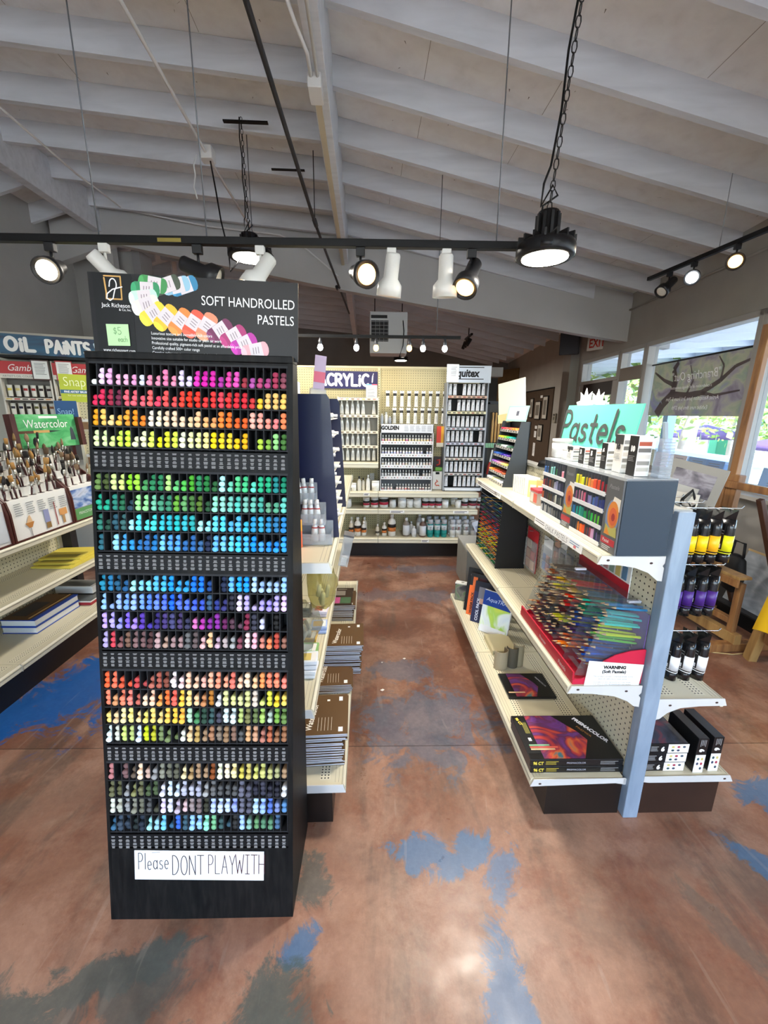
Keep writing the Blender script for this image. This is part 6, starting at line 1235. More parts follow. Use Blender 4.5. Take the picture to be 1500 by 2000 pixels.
t = thing('shelf_talker', Mm(.23, .45, 1.563) @ Rz(20) @ Ry(6), 'purple and pink card standing in a clear holder on the navy rack', 'card'); MB().box(-.03, .03, -.015, .015, 0, .025, clear('#eef0f4', .3)).build('clear_base', t); MB().box(-.02, .025, -.001, .001, .02, .15, M('#b8a4c0', .4)).build('card', t); MB().box(-.02, .025, -.0018, -.001, .05, .09, M('#d0607a', .4)).build('pink_panel', t)
t = thing('small_white_box', Mm(.09, .42, 1.563), 'white box on top of the navy rack', 'box'); MB().box(0, .07, 0, .05, 0, .05, M('#dedcd8', .5)).build('carton', t, bevel=.002)
# stepped clear bins on the top shelf
CB = clear('#f0f3f6', .2)
bn_ = thing('clear_bin_display', Mm(0, 0, 0), 'clear stepped bins of small white tubes in front of the navy rack', 'display rack')
TT = [('', .175, .24, 1.037, .300), ('b', .195, .24, 1.105, .275), ('c', .215, .24, 1.178, .245)]
for k, (_, y0, y1, z, x1) in enumerate(TT):
    b = MB().box(.12, x1, y0, y1, z, z + .003, CB).box(.12, x1, y0, y0 + .002, z, z + .04, CB).box(x1 - .002, x1, y0, y1, z, z + .045, CB).box(.12, x1, y1 - .002, y1, z, z + .075, CB); b.build('clear_bin', bn_)
TUB = Proto(lambda: (lambda t: (MB().lathe([(.0, 0), (.012, .002), (.0125, .04), (.008, .066), (.006, .07)], M('#d8d9d8', .35, .2), 12, sx=1., sy=.6).build('body', t), MB().lathe([(.0075, .068), (.007, .086), (0, .086)], M('#ecebe8', .4), 10).build('cap', t), MB().lathe([(.0118, .052), (.0112, .056)], objcol(.5), 12, sx=1, sy=.66).build('label_line', t), t)[-1])(thing('small_paint_tube', T((0, 0, 0)), 'x', 'paint tube', 'small tubes in the clear stepped bins')))
for k, (xs, z, y0) in enumerate((((.15, .235, .262, .24), 1.041, .205), ((.20, .222, .244, .21), 1.109, .215), ((.14, .16, .18, .2, .22, .15, .175), 1.182, .228))):
    for i, x in enumerate(xs): TUB(Mm(x, y0 + (.012 if i > 2 else -.004), z) @ Ry(random.uniform(-4, 4)), f'small white tube {i + 1} in the {("lowest", "middle", "top")[k]} clear bin', 'a33')
t = thing('orange_booklet', Mm(.165, .0, 1.0365) @ Rz(78), 'orange booklet standing upright at the near end of the top shelf', 'book'); MB().box(0, .16, 0, .012, 0, .10, M('#d8623a', .45)).build('cover', t); MB().box(.001, .159, -.0008, 0, .06, .099, M('#e6a23c', .45)).box(.03, .12, -.0012, -.0008, .03, .07, M('#c05a8a', .45)).build('printed_picture', t)
# bags of odd tubes between top and middle shelf
def bag(X, rx, ry, rz, label, c, seed, nitem):
    rr = random.Random(seed); t = thing('plastic_bag', X, label, 'bag'); n, m_ = 18, 9; vs = []
    for j in range(m_ + 1):
        a = math.pi * j / m_
        for i in range(n):
            q = 2 * math.pi * i / n; k = 1 + rr.uniform(-.14, .14); vs.append((rx * math.sin(a) * math.cos(q) * k, ry * math.sin(a) * math.sin(q) * k, rz * math.cos(a) * (1 + rr.uniform(-.08, .08))))
    MB().add(vs, [(j * n + i, (j + 1) * n + i, (j + 1) * n + (i + 1) % n, j * n + (i + 1) % n) for j in range(m_) for i in range(n)], clear(c, .13, .1), None, False).build('film', t)
    q = MB()
    for i in range(nitem): K = T((rr.uniform(-.5, .5) * rx, rr.uniform(-.5, .5) * ry, rr.uniform(-.5, .1) * rz)) @ Matrix.Rotation(rr.uniform(0, 3), 4, Vector((rr.random(), rr.random(), rr.random() + .1)).normalized()); q.lathe([(.0, -.025), (.009, -.024), (.009, .02), (.005, .028), (0, .028)], M(rr.choice(('#d9d9d6', '#c4c6c4', '#e8e6e0')), .4), 8, K)
    q.build('contents', t); MB().lathe([(.004, rz * .9), (.016, rz * 1.25), (.010, rz * 1.4)], clear(c, .13, .1), 9).build('gathered_neck', t); return t
bag(Mm(.14, .27, .665), .10, .12, .10, 'clear crinkled bag of loose white tubes under the top shelf', '#dcdcd4', 2, 10); bag(Mm(.245, .30, .83), .06, .09, .10, 'yellowish plastic bag hanging off the top shelf edge', '#dcd8b0', 5, 5)
t = thing('clear_box', Mm(.335, .42, .93) @ Ry(12), 'clear plastic box hanging from the lip of the top shelf', 'box'); MB().box(-.02, .02, -.03, .03, -.06, .07, clear('#e6e8ea', .3)).build('box_body', t); MB().box(-.022, .022, -.032, .032, .07, .078, M('#55565a', .5)).build('lid', t); MB().box(-.012, .012, -.03, .0, -.055, -.02, M('#e2e2e0', .5)).build('contents', t)
# packs on the middle shelf
mp = [(.148, .17, .492, 4, '#e0e4ea', '#d8c070', 'white and yellow pack, nearest on the middle shelf'), (.138, .27, .492, 3, '#7fae6a', '#d6e0ea', 'green pack stack on the middle shelf'), (.122, .37, .492, 3, '#c9a24a', '#2c2c2c', 'yellow and black pack stack on the middle shelf'), (.080, .49, .492, 3, '#d8d0c0', '#b0392e', 'white pack with red print on the middle shelf'), (.160, .50, .492, 2, '#9fb4e0', '#c9a24a', 'lilac pack with a yellow corner beside the shelf lip'), (.060, .65, .492, 3, '#2a2a2c', '#e0dcd4', 'black pack with a white label on the middle shelf'), (.145, .66, .492, 2, '#d9d4e6', '#c04a42', 'pale pack with red strips beside the shelf lip')]
for i, (x, y, z, n, c, c2, lb) in enumerate(mp):
    for k in range(n):
        t = thing('refill_pack', Mm(x + .003 * k, y + .004 * k, z + .0015 + k * .0165, random.uniform(-4, 4)), f'{lb}, {("bottom", "second", "third", "top")[k] if n > 1 else "single"} one', 'pack')
        MB().box(0, .075, 0, .075, 0, .015, M(c, .5)).build('carton', t, bevel=.002); MB().box(.01, .05, .012, .06, .0152, .0156, M(c2, .5)).build('printed_panel', t); MB().box(.052, .068, .01, .065, .0152, .0156, M('#e6e4e0', .5)).build('white_panel', t)
# watercolour pad stacks on the bottom shelf
def mk_pad(top):
    def f():
        t = thing('watercolor_pad', T((0, 0, 0)), 'x', 'pad'); w, d = .19, .225; c = M('#5b4226', .5)
        MB().box(0, w, 0, d, .0, .0055, M('#c7cad2', .6)).build('paper_block', t); MB().box(-.001, w + .001, -.001, d + .001, .0056, .0066, c).build('cover', t); MB().box(-.001, w + .001, -.001, d + .001, -.0008, .0, M('#3a2c1c', .6)).build('backing_board', t)
        if top:
            K = T((.060, .012, .0078)) @ Rz(90) @ Rx(-90); text('Watercolor', .034, M('#e8e2d4', .6), t, T((.050, .02, .0078)) @ Rz(82) @ Rx(-90), sx=.9, bold=.0006)
            q = MB()
            for i in range(5): q.box(.075 + i * .013, .0765 + i * .013, .02, .09, .0067, .0072, M('#cfc5ae', .7))
            q.box(.155, .172, .012, .035, .0067, .0072, PAPER).box(.155, .17, .185, .21, .0067, .0072, PAPER).box(.105, .117, .185, .195, .0067, .0072, PAPER); q.build('cover_print', t)
        return t
    return f
PT, PU = Proto(mk_pad(True)), Proto(mk_pad(False))
def stack(x, y, n, a, name, step=.0078, tot=None):
    for k in range(n):
        z = .1700 + k * step; (PT if k == n - 1 else PU)(Mm(x + random.uniform(-.006, .006) + (.012 if n - k < 5 else 0), y + random.uniform(-.004, .004), z, a + random.uniform(-1, 1)), f'brown covered watercolor pad, {"topmost" if k == n - 1 else nth(k) + " up from the shelf"} in the {name} stack', None, f'watercolor pads in the {name} stack')
stack(.145, .085, 18, 2, 'nearest'); stack(.15, .50, 6, 2, 'low second'); stack(.20, .66, 21, 1, 'tall third'); stack(.14, 1.22, 14, 0, 'fourth', .0078); 
for k, (x, y, lb) in enumerate(((.155, 1.225, 'pad with a pink flower cover on top of the fourth stack'), (.15, 1.5, 'pad with a pink flower cover lying at the far end of the bottom shelf'))):
    z = .170 + (14 * .0078 if k == 0 else 0); t = thing('flower_pad', Mm(x, y, z + .001), lb, 'pad'); MB().box(0, .17, 0, .22, 0, .008, M('#3a2a1c', .5)).build('cover', t); MB().box(.01, .09, .01, .10, .0082, .0086, M('#c2568a', .5)).box(.09, .16, .01, .10, .0082, .0086, M('#4a6a4a', .5)).box(.05, .12, .13, .2, .0082, .0086, M('#8d8478', .6)).build('flower_print', t)
# ================================================================== LEFT GONDOLA
FL = FR(-1.93, 2.0, 0, 0)
def Lp(x, y, z, a=0.): return T((-1.93 + x, y, z)) @ Rz(a)
lg = thing('gondola_shelf_unit', T((0, 0, 0)), 'cream shelf unit with brush displays on the far left', 'shelf unit')
MB().box(-2.30, -2.295, .9, 2.86, .16, 1.25, PEGYZ).build('pegboard_back', lg)
for y in (1.0, 1.92, 2.85): MB().box(-2.34, -2.285, y - .02, y + .02, 0, 1.26, M('#c4bfae', .45)).build('upright', lg)
for y0, y1 in ((1.0, 1.918), (1.922, 2.84)):
    b = lg; shelf(lg, -2.295, -1.935, .793, y0, y1, False, sgn=1); shelf(lg, -2.295, -1.935, .503, y0, y1, sgn=1); shelf(lg, -2.295, -1.872, .198, y0, y1, sgn=1)
MB().box(-2.29, -1.905, 1.0, 2.84, 0, .165, KICK).build('kick_plate', lg)
MB().box(-2.33, -2.22, 2.86, 2.92, .0, 1.1, M('#1c1c1e', .5)).build('end_channel', lg)
# books and pads
for k in range(2):
    t = thing('art_book', Lp(-.30, 2.225, .199 + k * .045), f'large blue edged art book, {("lower", "upper")[k]} of the pile on the bottom left shelf', 'book'); w, d = .205, .36
    MB().box(.004, w - .004, .004, d - .004, .004, .038, M('#e2e2de', .7)).build('page_block', t); MB().box(0, w, 0, d, 0, .004, M('#2a4fae', .4)).box(0, w, 0, d, .038, .043, M('#2a4fae', .4)).build('cover', t)
    if k: MB().box(0, w - .03, .0, d, .0432, .0436, M('#5a3c1c', .4)).box(.02, w - .09, .05, d - .12, .0437, .044, M('#23242a', .4)).box(w - .055, w - .045, .02, d, .0437, .044, M('#c9a86a', .4)).build('cover_print', t)
t = thing('art_book', Lp(-.30, 1.30, .199), 'blue edged book further along the bottom left shelf', 'book'); MB().box(0, .24, 0, .5, 0, .08, M('#dfdfdb', .6)).build('page_block', t); MB().box(-.001, .242, -.001, .502, .08, .085, M('#2a4fae', .4)).build('cover', t)
t = thing('red_edged_pad', Lp(-.33, 2.60, .199), 'dark glossy pad with a red and white edge on the bottom left shelf', 'pad'); MB().box(0, .30, 0, .20, 0, .02, M('#9c2733', .5)).box(0, .30, 0, .20, .02, .03, M('#d8d8d5', .6)).build('paper_block', t); MB().box(0, .3, 0, .2, .03, .034, M('#4a4b48', .2, coat=.5)).build('cover', t)
t = thing('red_edged_pad', Lp(-.34, 2.70, .24), 'white bordered picture pad lying at the back of the bottom left shelf', 'pad'); MB().box(0, .26, .0, .12, 0, .05, M('#dcdcd8', .6)).build('paper_block', t); MB().box(.02, .24, .01, .11, .05, .053, M('#5b5c58', .3)).build('cover', t)
for k, (x, y, a) in enumerate(((-.300, 2.50, -1), (-.315, 2.54, 3), (-.33, 2.60, 6))):
    t = thing('yellow_pad', Lp(x, y, .504 + k * .009, a), f'yellow newsprint pad, {("lowest", "middle", "top")[k]} of three on the left middle shelf', 'pad'); MB().box(0, .26, 0, .28 - .02 * k, 0, .0085, M('#d2c14e', .6)).build('cover', t); MB().box(.02, .22, .03, .09, .0086, .0089, M('#8d8236', .6)).box(.02, .24, .12, .13, .0086, .0089, M('#7d742f', .6)).build('cover_print', t)
t = thing('yellow_pad', Lp(-.30, 1.35, .504), 'yellow pad lying alone nearer the viewer on the left middle shelf', 'pad'); MB().box(0, .29, 0, .35, 0, .01, M('#d8cb5a', .6)).build('cover', t)
# brush displays
BURG = ramp_mat('burgundy_wood', [(.3, '#3a1512'), (.55, '#4e1d18'), (.8, '#5f2620')], (6, 6, 1.5), 3, 5, .5, .35); CREAMW = M('#e9e7e1', .5)
def brush_unit(y0, y1, label, header=None):
    t = thing('brush_display', T((0, 0, 0)), label, 'display rack'); z0 = .796
    prof = [(-1.935, z0), (-2.24, z0), (-2.26, z0 + .46), (-2.225, z0 + .46), (-2.19, z0 + .42), (-2.0, z0 + .27), (-1.955, z0 + .225), (-1.94, z0 + .16)]
    MB().prism(prof, y0, y0 + .012, BURG).build('side_panel', t); MB().prism(prof, y1 - .012, y1, BURG).build('side_panel', t)
    f = MB().prism([(-1.945, z0 + .004), (-1.95, z0 + .004), (-1.965, z0 + .225), (-1.958, z0 + .225)], y0 + .012, y1 - .012, CREAMW).build('front_panel', t)
    MB().box(-1.95, -1.938, y0, y1, z0, z0 + .008, BURG).build('bottom_rail', t)
    st_ = []; b = MB()
    for k in range(5):
        xa, za = -1.962 - k * .048, z0 + .215 + k * .046; b.box(xa - .05, xa, y0 + .012, y1 - .012, za + .008, za + .012, CREAMW).box(xa - .05, xa - .047, y0 + .012, y1 - .012, za + .012, za + .058, CREAMW); st_.append((xa - .022, za + .012))
    b.build('brush_tiers', t); q = MB(); n = int((y1 - y0) / .06)
    for (x, z) in st_:
        for i in range(n): yy = y0 + .04 + (y1 - y0 - .08) * i / max(1, n - 1); q.prism(arc(x, yy, .017, .017, 0, 360, 10)[:-1], z, z + .0006, M('#211311', .6), 'z')
    q.build('holes', t); return t, f, st_, n
u1, f1, st1, n1 = brush_unit(2.115, 2.555, 'burgundy wood tiered brush display with a watercolor header, centre of the left shelf')
u2, f2, st2, n2 = brush_unit(2.560, 2.84, 'burgundy wood tiered brush display beside the black pastel rack')
u0, f0, st0, n0 = brush_unit(1.66, 2.110, 'burgundy wood tiered brush display at the left picture edge')
# printed fronts
KF1 = T((-1.942, 2.115, .80)) @ Rz(90) @ Rx(-3.2)
q = MB()
for i in range(5):
    lines(q, .045 + i * .078, .10 + i * .078, .20 - .004 * i, .012, 6, .004, M('#8a8a88', .7), KF1, seed=i)
q.prism([(.09, .085), (.15, .085), (.13, .055), (.11, .055)], -.0012, -.0008, M('#b87a3a', .6), X=KF1).box(.117, .123, -.0012, -.0008, .005, .055, M('#9a9a98', .6), KF1).prism([(.10, .085), (.14, .085), (.13, .125), (.12, .12)], -.0012, -.0008, M('#d8b48a', .6), X=KF1)
q.box(.225, .262, -.0012, -.0008, .055, .13, M('#8f93b8', .6), KF1).box(.228, .262, -.0012, -.0008, .02, .055, M('#8a6a3c', .6), KF1).box(.31, .316, -.0012, -.0008, .02, .16, M('#8c2f30', .6), KF1).box(.34, .40, -.0012, -.0008, .07, .11, M('#d89a5a', .6), KF1).box(.355, .375, -.0012, -.0008, .02, .07, M('#b08a5a', .6), KF1); q.build('printed_brush_guide', f1)
KF2 = T((-1.942, 2.56, .80)) @ Rz(90) @ Rx(-3.2)
MB().box(.012, .27, -.0012, -.0006, .08, .2, ramp_mat('sea_picture', [(.3, '#3a4a66'), (.42, '#4f6fae'), (.52, '#8fa6cc'), (.62, '#c9cfe0'), (.75, '#6f7c94')], (4, 5, 9), 1.2, 4, 1.4, .4), KF2).build('sea_picture', f2); MB().box(.012, .27, -.0014, -.0008, .004, .075, M('#5f9a5c', .5), KF2).build('green_band', f2); text('PRINCETON', .026, M('#dfe8dc', .6), f2, KF2 @ T((.05, -.002, .035)), sx=.9)
KF0 = T((-1.942, 1.66, .80)) @ Rz(90) @ Rx(-3.2); MB().box(.3, .43, -.0012, -.0006, .02, .18, M('#c9cdd2', .6), KF0).build('printed_panel', f0)
# watercolor header
wh = thing('watercolor_header', T((-2.205, 2.57, 1.278)) @ Rz(76) @ Rx(-4), 'green printed Watercolor header board above the centre brush display', 'display card')
GRN = ramp_mat('green_wash', [(.3, '#2f8f4e'), (.5, '#4fae66'), (.7, '#79c486')], (6, 6, 9), 1.6, 5, 1.2, .45)
MB().box(-.01, .39, 0, .012, -.02, .19, GRN).build('board', wh); MB().box(-.04, -.01, -.03, .02, -.02, .19, BURG).build('side_post', wh); MB().box(.39, .42, -.03, .02, -.02, .17, BURG).build('side_post', wh)
text('Watercolor', .075, M('#e9efe6', .6), wh, T((.05, -.002, .105)), sx=.78); text('snapping', .001, M('#e9efe6', .6), wh, T((.2, -.002, .172))) if 0 else None
MB().box(.15, .27, -.001, 0, .165, .18, M('#e6ece2', .6)).build('name_plate', wh)
q = MB(); q.box(.01, .10, -.0012, 0, .072, .088, M('#5a3a22', .6)).box(.10, .2, -.0012, 0, .074, .09, M('#c99a5a', .6)).prism([(.2, .076), (.2, .088), (.28, .083)], -.0012, 0, M('#22262a', .6)); q.prism([(.335, .02), (.37, .02), (.362, .09), (.352, .11), (.342, .09)], -.0014, 0, M('#3a4148', .6)); q.build('printed_brush', wh)
# brushes
def mk_brush(kind):
    def f():
        t = thing('paint_brush', T((0, 0, 0)), 'x', 'brush', 'brushes in the tiered displays'); H_ = M('#3f1413', .3, coat=.4)
        MB().lathe([(.0, 0), (.003, .002), (.0052, .05), (.0042, .075)], H_, 8).build('handle', t); s = (1.6, .55) if kind == 'flat' else (1, 1)
        MB().lathe([(.0044, .073), (.0048, .085), (.0058, .108)], M('#b9b4a8', .3, .8), 8, sx=s[0], sy=s[1]).build('ferrule', t)
        if kind == 'flat': MB().lathe([(.0058, .107), (.0066, .125), (.0068, .140), (0, .142)], objcol(.8), 10, sx=1.7, sy=.6).build('bristles', t)
        elif kind == 'mop': MB().lathe([(.0058, .107), (.0105, .125), (.0085, .145), (0, .158)], objcol(.8), 10).build('bristles', t)
        else: MB().lathe([(.0057, .107), (.0066, .120), (.0035, .140), (0, .150)], objcol(.8), 10).build('bristles', t)
        return t
    return f
BP = {k: Proto(mk_brush(k)) for k in ('flat', 'mop', 'round')}
for (st_, n, y0, y1, nm, tones) in ((st1, n1, 2.115, 2.555, 'centre', ('b9884a', 'a87a3e', '8a6a3c', '2a2320')), (st2, n2, 2.56, 2.84, 'right hand', ('2a2320', '1f1b1a', '6a5038', '9a7a5a')), (st0, n0, 1.66, 2.11, 'left hand', ('c29a58', 'b38a48', '8a6430', '4a3a28'))):
    for r, (x, z) in enumerate(st_):
        for i in range(n):
            yy = y0 + .04 + (y1 - y0 - .08) * i / max(1, n - 1)
            for j in range(random.choice((1, 1, 2)) if r < 4 else 1):
                kd = random.choice(('flat', 'flat', 'round', 'mop', 'round')); s = random.uniform(.85, 1.25)
                BP[kd](T((x + random.uniform(-.008, .008), yy + (j - .5) * .02, z - .02)) @ Rx(random.uniform(-9, 9)) @ Ry(random.uniform(-8, 4)) @ Rz(random.uniform(0, 90)) @ S3(s * 1.08, s * 1.08, s), f'{kd} brush {"a" if j == 0 else "b"} in hole {i + 1}, tier {r + 1} of the {nm} display', random.choice(tones))
# ================================================================== OIL PAINT WALL
FO = FR(-3.45, 3.99, 0, 20)
MB().box(-.35, 1.3, .16, .2, 0, 2.2, M('#b9b4a8', .6)).build('wall_nook', X=FO, kind='structure')
sg = thing('oil_paints_sign', FO @ T((.03, -.05, 1.985)) @ Rz(6), 'dark teal painted sign lettered oil paints on the left wall', 'sign')
MB().box(0, .80, 0, .02, 0, .172, ramp_mat('teal_paint', [(.35, '#1f2f4a'), (.5, '#1f4f6c'), (.62, '#23587a'), (.75, '#2a3a5a')], (3, 3, 9), 1.2, 3, .6, .5)).build('board', sg)
hb_ = hand('OiL', .20, .105, .030, M('#e6e6e4', .6), None, None, z=.002, gap=.22, mb=MB()); hb_.v = [(x + .05, y, z + .034) for x, y, z in hb_.v]; hb_.build('hand_lettering', sg)
hb_ = hand('PAiNTS', .33, .105, .026, M('#e6e6e4', .6), None, None, z=.002, gap=.2, mb=MB()); hb_.v = [(x + .345, y, z + .03) for x, y, z in hb_.v]; hb_.build('hand_lettering', sg)
q = MB(); q.ribbon([(.735, .03), (.725, .09)], .008, M('#e6e6e4', .6), z=.003); q.ribbon([(.725, .09), (.718, .13)], .016, M('#cfe3ee', .6), z=.003); q.build('brush_picture', sg)
MB().box(.0, .92, -.06, .16, 1.955, 1.975, BLACK).build('sign_ledge', X=FO, label='black ledge under the oil paints sign', cat='shelf')
OT = Proto(lambda: (lambda t: (MB().lathe([(.016, .012), (.0165, .016), (.0185, .09), (.019, .10)][::1], M('#dedbd2', .4), 10, sy=.55).build('body', t), MB().lathe([(.0168, .058), (.0172, .076)], objcol(.5), 10, sy=.62).build('colour_band', t), MB().lathe([(.010, 0), (.011, .012), (0, .012)], M('#26221f', .5), 10).build('cap', t), t)[-1])(thing('oil_paint_tube', T((0, 0, 0)), 'x', 'paint tube', 'oil paint tubes in the red headed racks')))
for u, (x0, nm) in enumerate(((-.02, 'left'), (.385, 'right'))):
    r_ = thing('oil_paint_rack', FO @ T((x0, 0, 0)), f'white rack of oil paint tubes under a red script header, {nm} of two', 'display rack'); w = .365
    MB().box(0, w, .11, .12, 1.0, 1.92, M('#6f6a64', .6)).build('back_panel', r_); MB().box(-.012, 0, 0, .12, 1.0, 1.94, M('#d6d1c6', .5)).build('side_panel', r_); MB().box(w, w + .012, 0, .12, 1.0, 1.94, M('#d6d1c6', .5)).build('side_panel', r_)
    hd = MB().box(0, w, -.012, -.008, 1.815, 1.925, M('#b3262a', .45)).build('header_panel', r_); text('Gamblin', .082, M('#f0ece6', .6), hd, T((.06 if u == 0 else .14, -.0135, 1.842)), shear=.35, sx=.9); MB().box(0, w, -.0122, -.0085, 1.775, 1.815, M('#dcd6cb', .5)).build('sub_header', hd); text("ARTIST'S OIL COLORS", .026, GREYINK, hd, T((.02, -.0135, 1.785)), sx=.95)
    if u == 1: MB().lathe([(.0, 0), (.033, 0), (.033, .0006), (0, .0006)], M('#e6e2da', .5), 18, T((.115, -.0135, 1.865)) @ Rx(90)).lathe([(.0, 0), (.012, 0), (.012, .0006), (0, .0006)], INK, 14, T((.12, -.0142, 1.86)) @ Rx(90)).build('emblem', hd)
    for k in range(4):
        z = 1.60 - k * .165 if u == 0 else 1.62 - k * .145
        MB().box(0, w, 0, .11, z - .006, z - .002, M('#c9c4b8', .5)).build('rack_tier', r_); f = MB().box(0, w, -.006, 0, z - .022, z + .002, M('#d9d3c6', .5)).build('price_strip', r_); q = MB()
        for i in range(6): q.box(.012 + i * .06, .055 + i * .06, -.0068, -.006, z - .015, z - .005, M(('#c9a94a', '#b3262a', '#3a2a2a', '#8a2f30', '#1f1f22', '#c98a4a')[(i + k * 2) % 6], .6))
        q.build('price_marks', f)
        for i in range(6):
            c = (('dc5', 'dc8', 'a33', 'a33', '322', '433') if k == 0 else ('223', '224', '222', '663', 'ba8', '964') if k == 1 else ('a44', 'b36', '544', '466', '764', '222'))[i]
            OT(FO @ T((x0 + .032 + i * .06, .05, z)) @ S3(1.15, 1.15, 1.18), f'oil paint tube {i + 1} in the {nth(k)} row of the {nm} red headed rack', c)
for i, (x, z, b_, lb) in enumerate(((.235, 1.775, '#4a2a26', 'price chart with a dark border pinned on the left red header'), (.42, 1.775, '#b3262a', 'price chart with a red border pinned between the red headers'))):
    t = thing('price_chart', FO @ T((x, -.018, z)), lb, 'chart'); MB().box(-.008, .128, 0, .0015, -.01, .17, M(b_, .5)).build('border', t); MB().box(0, .12, -.001, 0, 0, .16, PAPER).build('paper', t); q = MB(); lines(q, .018, .105, .14, .012, 9, .004, GREYINK, y=-.0014); q.build('small_print', t)
t = thing('brush_sign', T((-2.36, 3.19, 1.555)) @ Rz(40), 'lime green brush sign with a navy stripe standing behind the brush displays', 'sign'); MB().box(0, .40, 0, .006, 0, .20, M('#a9b32f', .5)).build('board', t); MB().box(0, .40, -.001, 0, .062, .088, M('#23597f', .5)).build('blue_band', t); text('Snap!', .095, M('#e9edb8', .6), t, T((.022, -.002, .115)), sx=.78, bold=-.001); text('FINE ARTIST BRUSHES', .020, M('#e6ecf0', .6), t, T((.02, -.002, .067)), bold=.0006, sx=.85); text('for use with anything', .017, M('#e4e8b0', .6), t, T((.04, -.002, .042)))
MB().box(.18, .22, .006, .016, -1.555, .1, BURG).build('stake', t)
t = thing('brush_card', T((-2.215, 2.915, 1.40)) @ Rz(42), 'navy brush card with a light blue disc behind the green header', 'sign'); MB().box(0, .125, 0, .005, -.10, .158, M('#1f4a78', .5)).build('board', t); text('Snap!', .055, M('#8fb3d6', .6), t, T((.010, -.002, .068)), sx=.8); MB().prism([(.03, .0)] + arc(.075, -.01, .055, .06, 160, -60, 12) + [(.05, -.08)], -.0015, 0, M('#7fc0e6', .5)).build('disc', t); MB().box(.06, .08, .005, .012, -.4, .0, BURG).build('stake', t)
# cream rack of hooks with packets to the right of the oil racks
cr = thing('hook_panel', FR(-2.55, 3.75, 0, 14), 'cream hook panel with small tagged packets behind the brush displays', 'display rack'); MB().box(-.1, .62, 0, .01, .2, 1.62, PEGXZ).build('board', cr); MB().box(-.1, .62, -.01, .02, 1.60, 1.64, CREAM_LIP).build('top_rail', cr)
for i in range(2): MB().box(-.1 + .7 * i, -.08 + .7 * i, -.02, .03, 0, 1.62, CREAM_LIP).build('leg', cr)
for r in range(2):
    for i in range(5): MB().tube([(.0 + i * .12, .0, 1.42 - r * .3), (.0 + i * .12, -.14, 1.42 - r * .3), (.0 + i * .12, -.145, 1.43 - r * .3)], .003, CHROME, 6).build('hook', cr)
HK = Proto(lambda: (lambda t: (MB().box(-.035, .035, -.003, 0, 0, .11, M('#d9cdb0', .5)).build('backing_card', t), MB().box(-.02, .02, -.008, -.003, .02, .08, M('#8d6a48', .6)).build('contents', t), MB().box(-.03, .03, -.004, -.003, .085, .105, M('#efece4', .6)).build('label', t), t)[-1])(thing('small_packet', T((0, 0, 0)), 'x', 'packet', 'tagged packets on the cream hook panel')))
for r in range(2):
    for i in range(5): HK(FR(-2.55, 3.75, 0, 14) @ T((.0 + i * .12, -.12, 1.315 - r * .3)), f'small tagged packet {i + 1} in the {("upper", "lower")[r]} row of the cream hook panel')
t = thing('wall_bracket', T((-2.35, 3.9, 2.12)), 'black metal bracket beside the oil paints sign', 'bracket'); MB().box(-.12, .06, -.02, .02, .09, .11, BLACK).build('arm', t); MB().prism([(-.02, 0), (.05, -.02), (.06, .09), (-.06, .09)], -.015, .015, BLACK).build('plate', t)
# ================================================================== EASEL CORNER
OAK = ramp_mat('easel_wood', [(.3, '#6b472b'), (.5, '#8a5f38'), (.7, '#9c7246')], (9, 9, 1.0), 3, 5, .6, .45); OAKL = ramp_mat('light_wood', [(.3, '#85633a'), (.5, '#9c7848'), (.75, '#ad8b57')], (9, 9, 1.2), 3, 5, .6, .45)
ea = thing('studio_easel', FR(2.32, 2.66, 0, 4), 'large wooden studio easel standing by the window', 'easel')
def beam(b, p, q, w, d, m=OAK):
    p, q = Vector(p), Vector(q); u = (q - p); L = u.length; u.normalize(); r = Vector((1, 0, 0)) if abs(u.x) < .8 else Vector((0, 0, 1)); s = u.cross(r).normalized(); r = s.cross(u).normalized()
    K = Matrix((r, s, u)).transposed().to_4x4(); K.translation = p; b.box(-d / 2, d / 2, -w / 2, w / 2, 0, L, m, K); return b
b = MB(); beam(b, (0, -.045, .47), (.03, -.045, 1.12), .035, .04); beam(b, (0, .045, .47), (.03, .045, 1.12), .035, .04); b.build('mast_rail', ea, bevel=.003)
MB().box(-.022, .03, -.065, .065, 1.06, 1.13, OAK, Ry(1.5)).build('mast_head', ea, bevel=.006)
beam(MB(), (.02, 0, .5), (.055, 0, 2.05), .05, .035).build('mast_slider', ea, bevel=.003)
q = MB()
for i in range(16): q.box(-.012, .0, -.012, .012, .56 + i * .016, .566 + i * .016, M('#3a2616', .6))
q.build('ratchet', ea)
MB().box(-.055, .035, -.27, .27, .490, .510, OAKL).box(-.06, -.045, -.27, .27, .44, .49, OAK).build('canvas_tray', ea, bevel=.003)
for y in (-.02, .10): MB().lathe([(.0, -.02), (.016, -.016), (.018, .0), (.0, .006)], DARKSTEEL, 10, T((-.085, y, .46)) @ Ry(-90)).build('knob', ea)
for y in (-.24, .20): beam(MB(), (0, y, .10), (0, y, .46), .04, .035).build('lower_upright', ea, bevel=.003)
beam(MB(), (.02, .24, .5), (.05, .22, 1.12), .045, .03).build('upright', ea, bevel=.012)
b = MB(); beam(b, (.0, -.36, 1.065), (.0, .25, 1.065), .045, .028); b.build('cross_bar', ea, bevel=.003)
b = MB(); beam(b, (0, -.30, .085), (0, .28, .085), .07, .05, OAKL); b.build('base_rail', ea, bevel=.003)
MB().box(-.02, .02, -.22, .18, .17, .21, OAK).build('stretcher', ea, bevel=.003)
for y in (-.27, .26): beam(MB(), (-.18, y, .03), (.46, y, .03), .06, .055).build('foot', ea, bevel=.003)
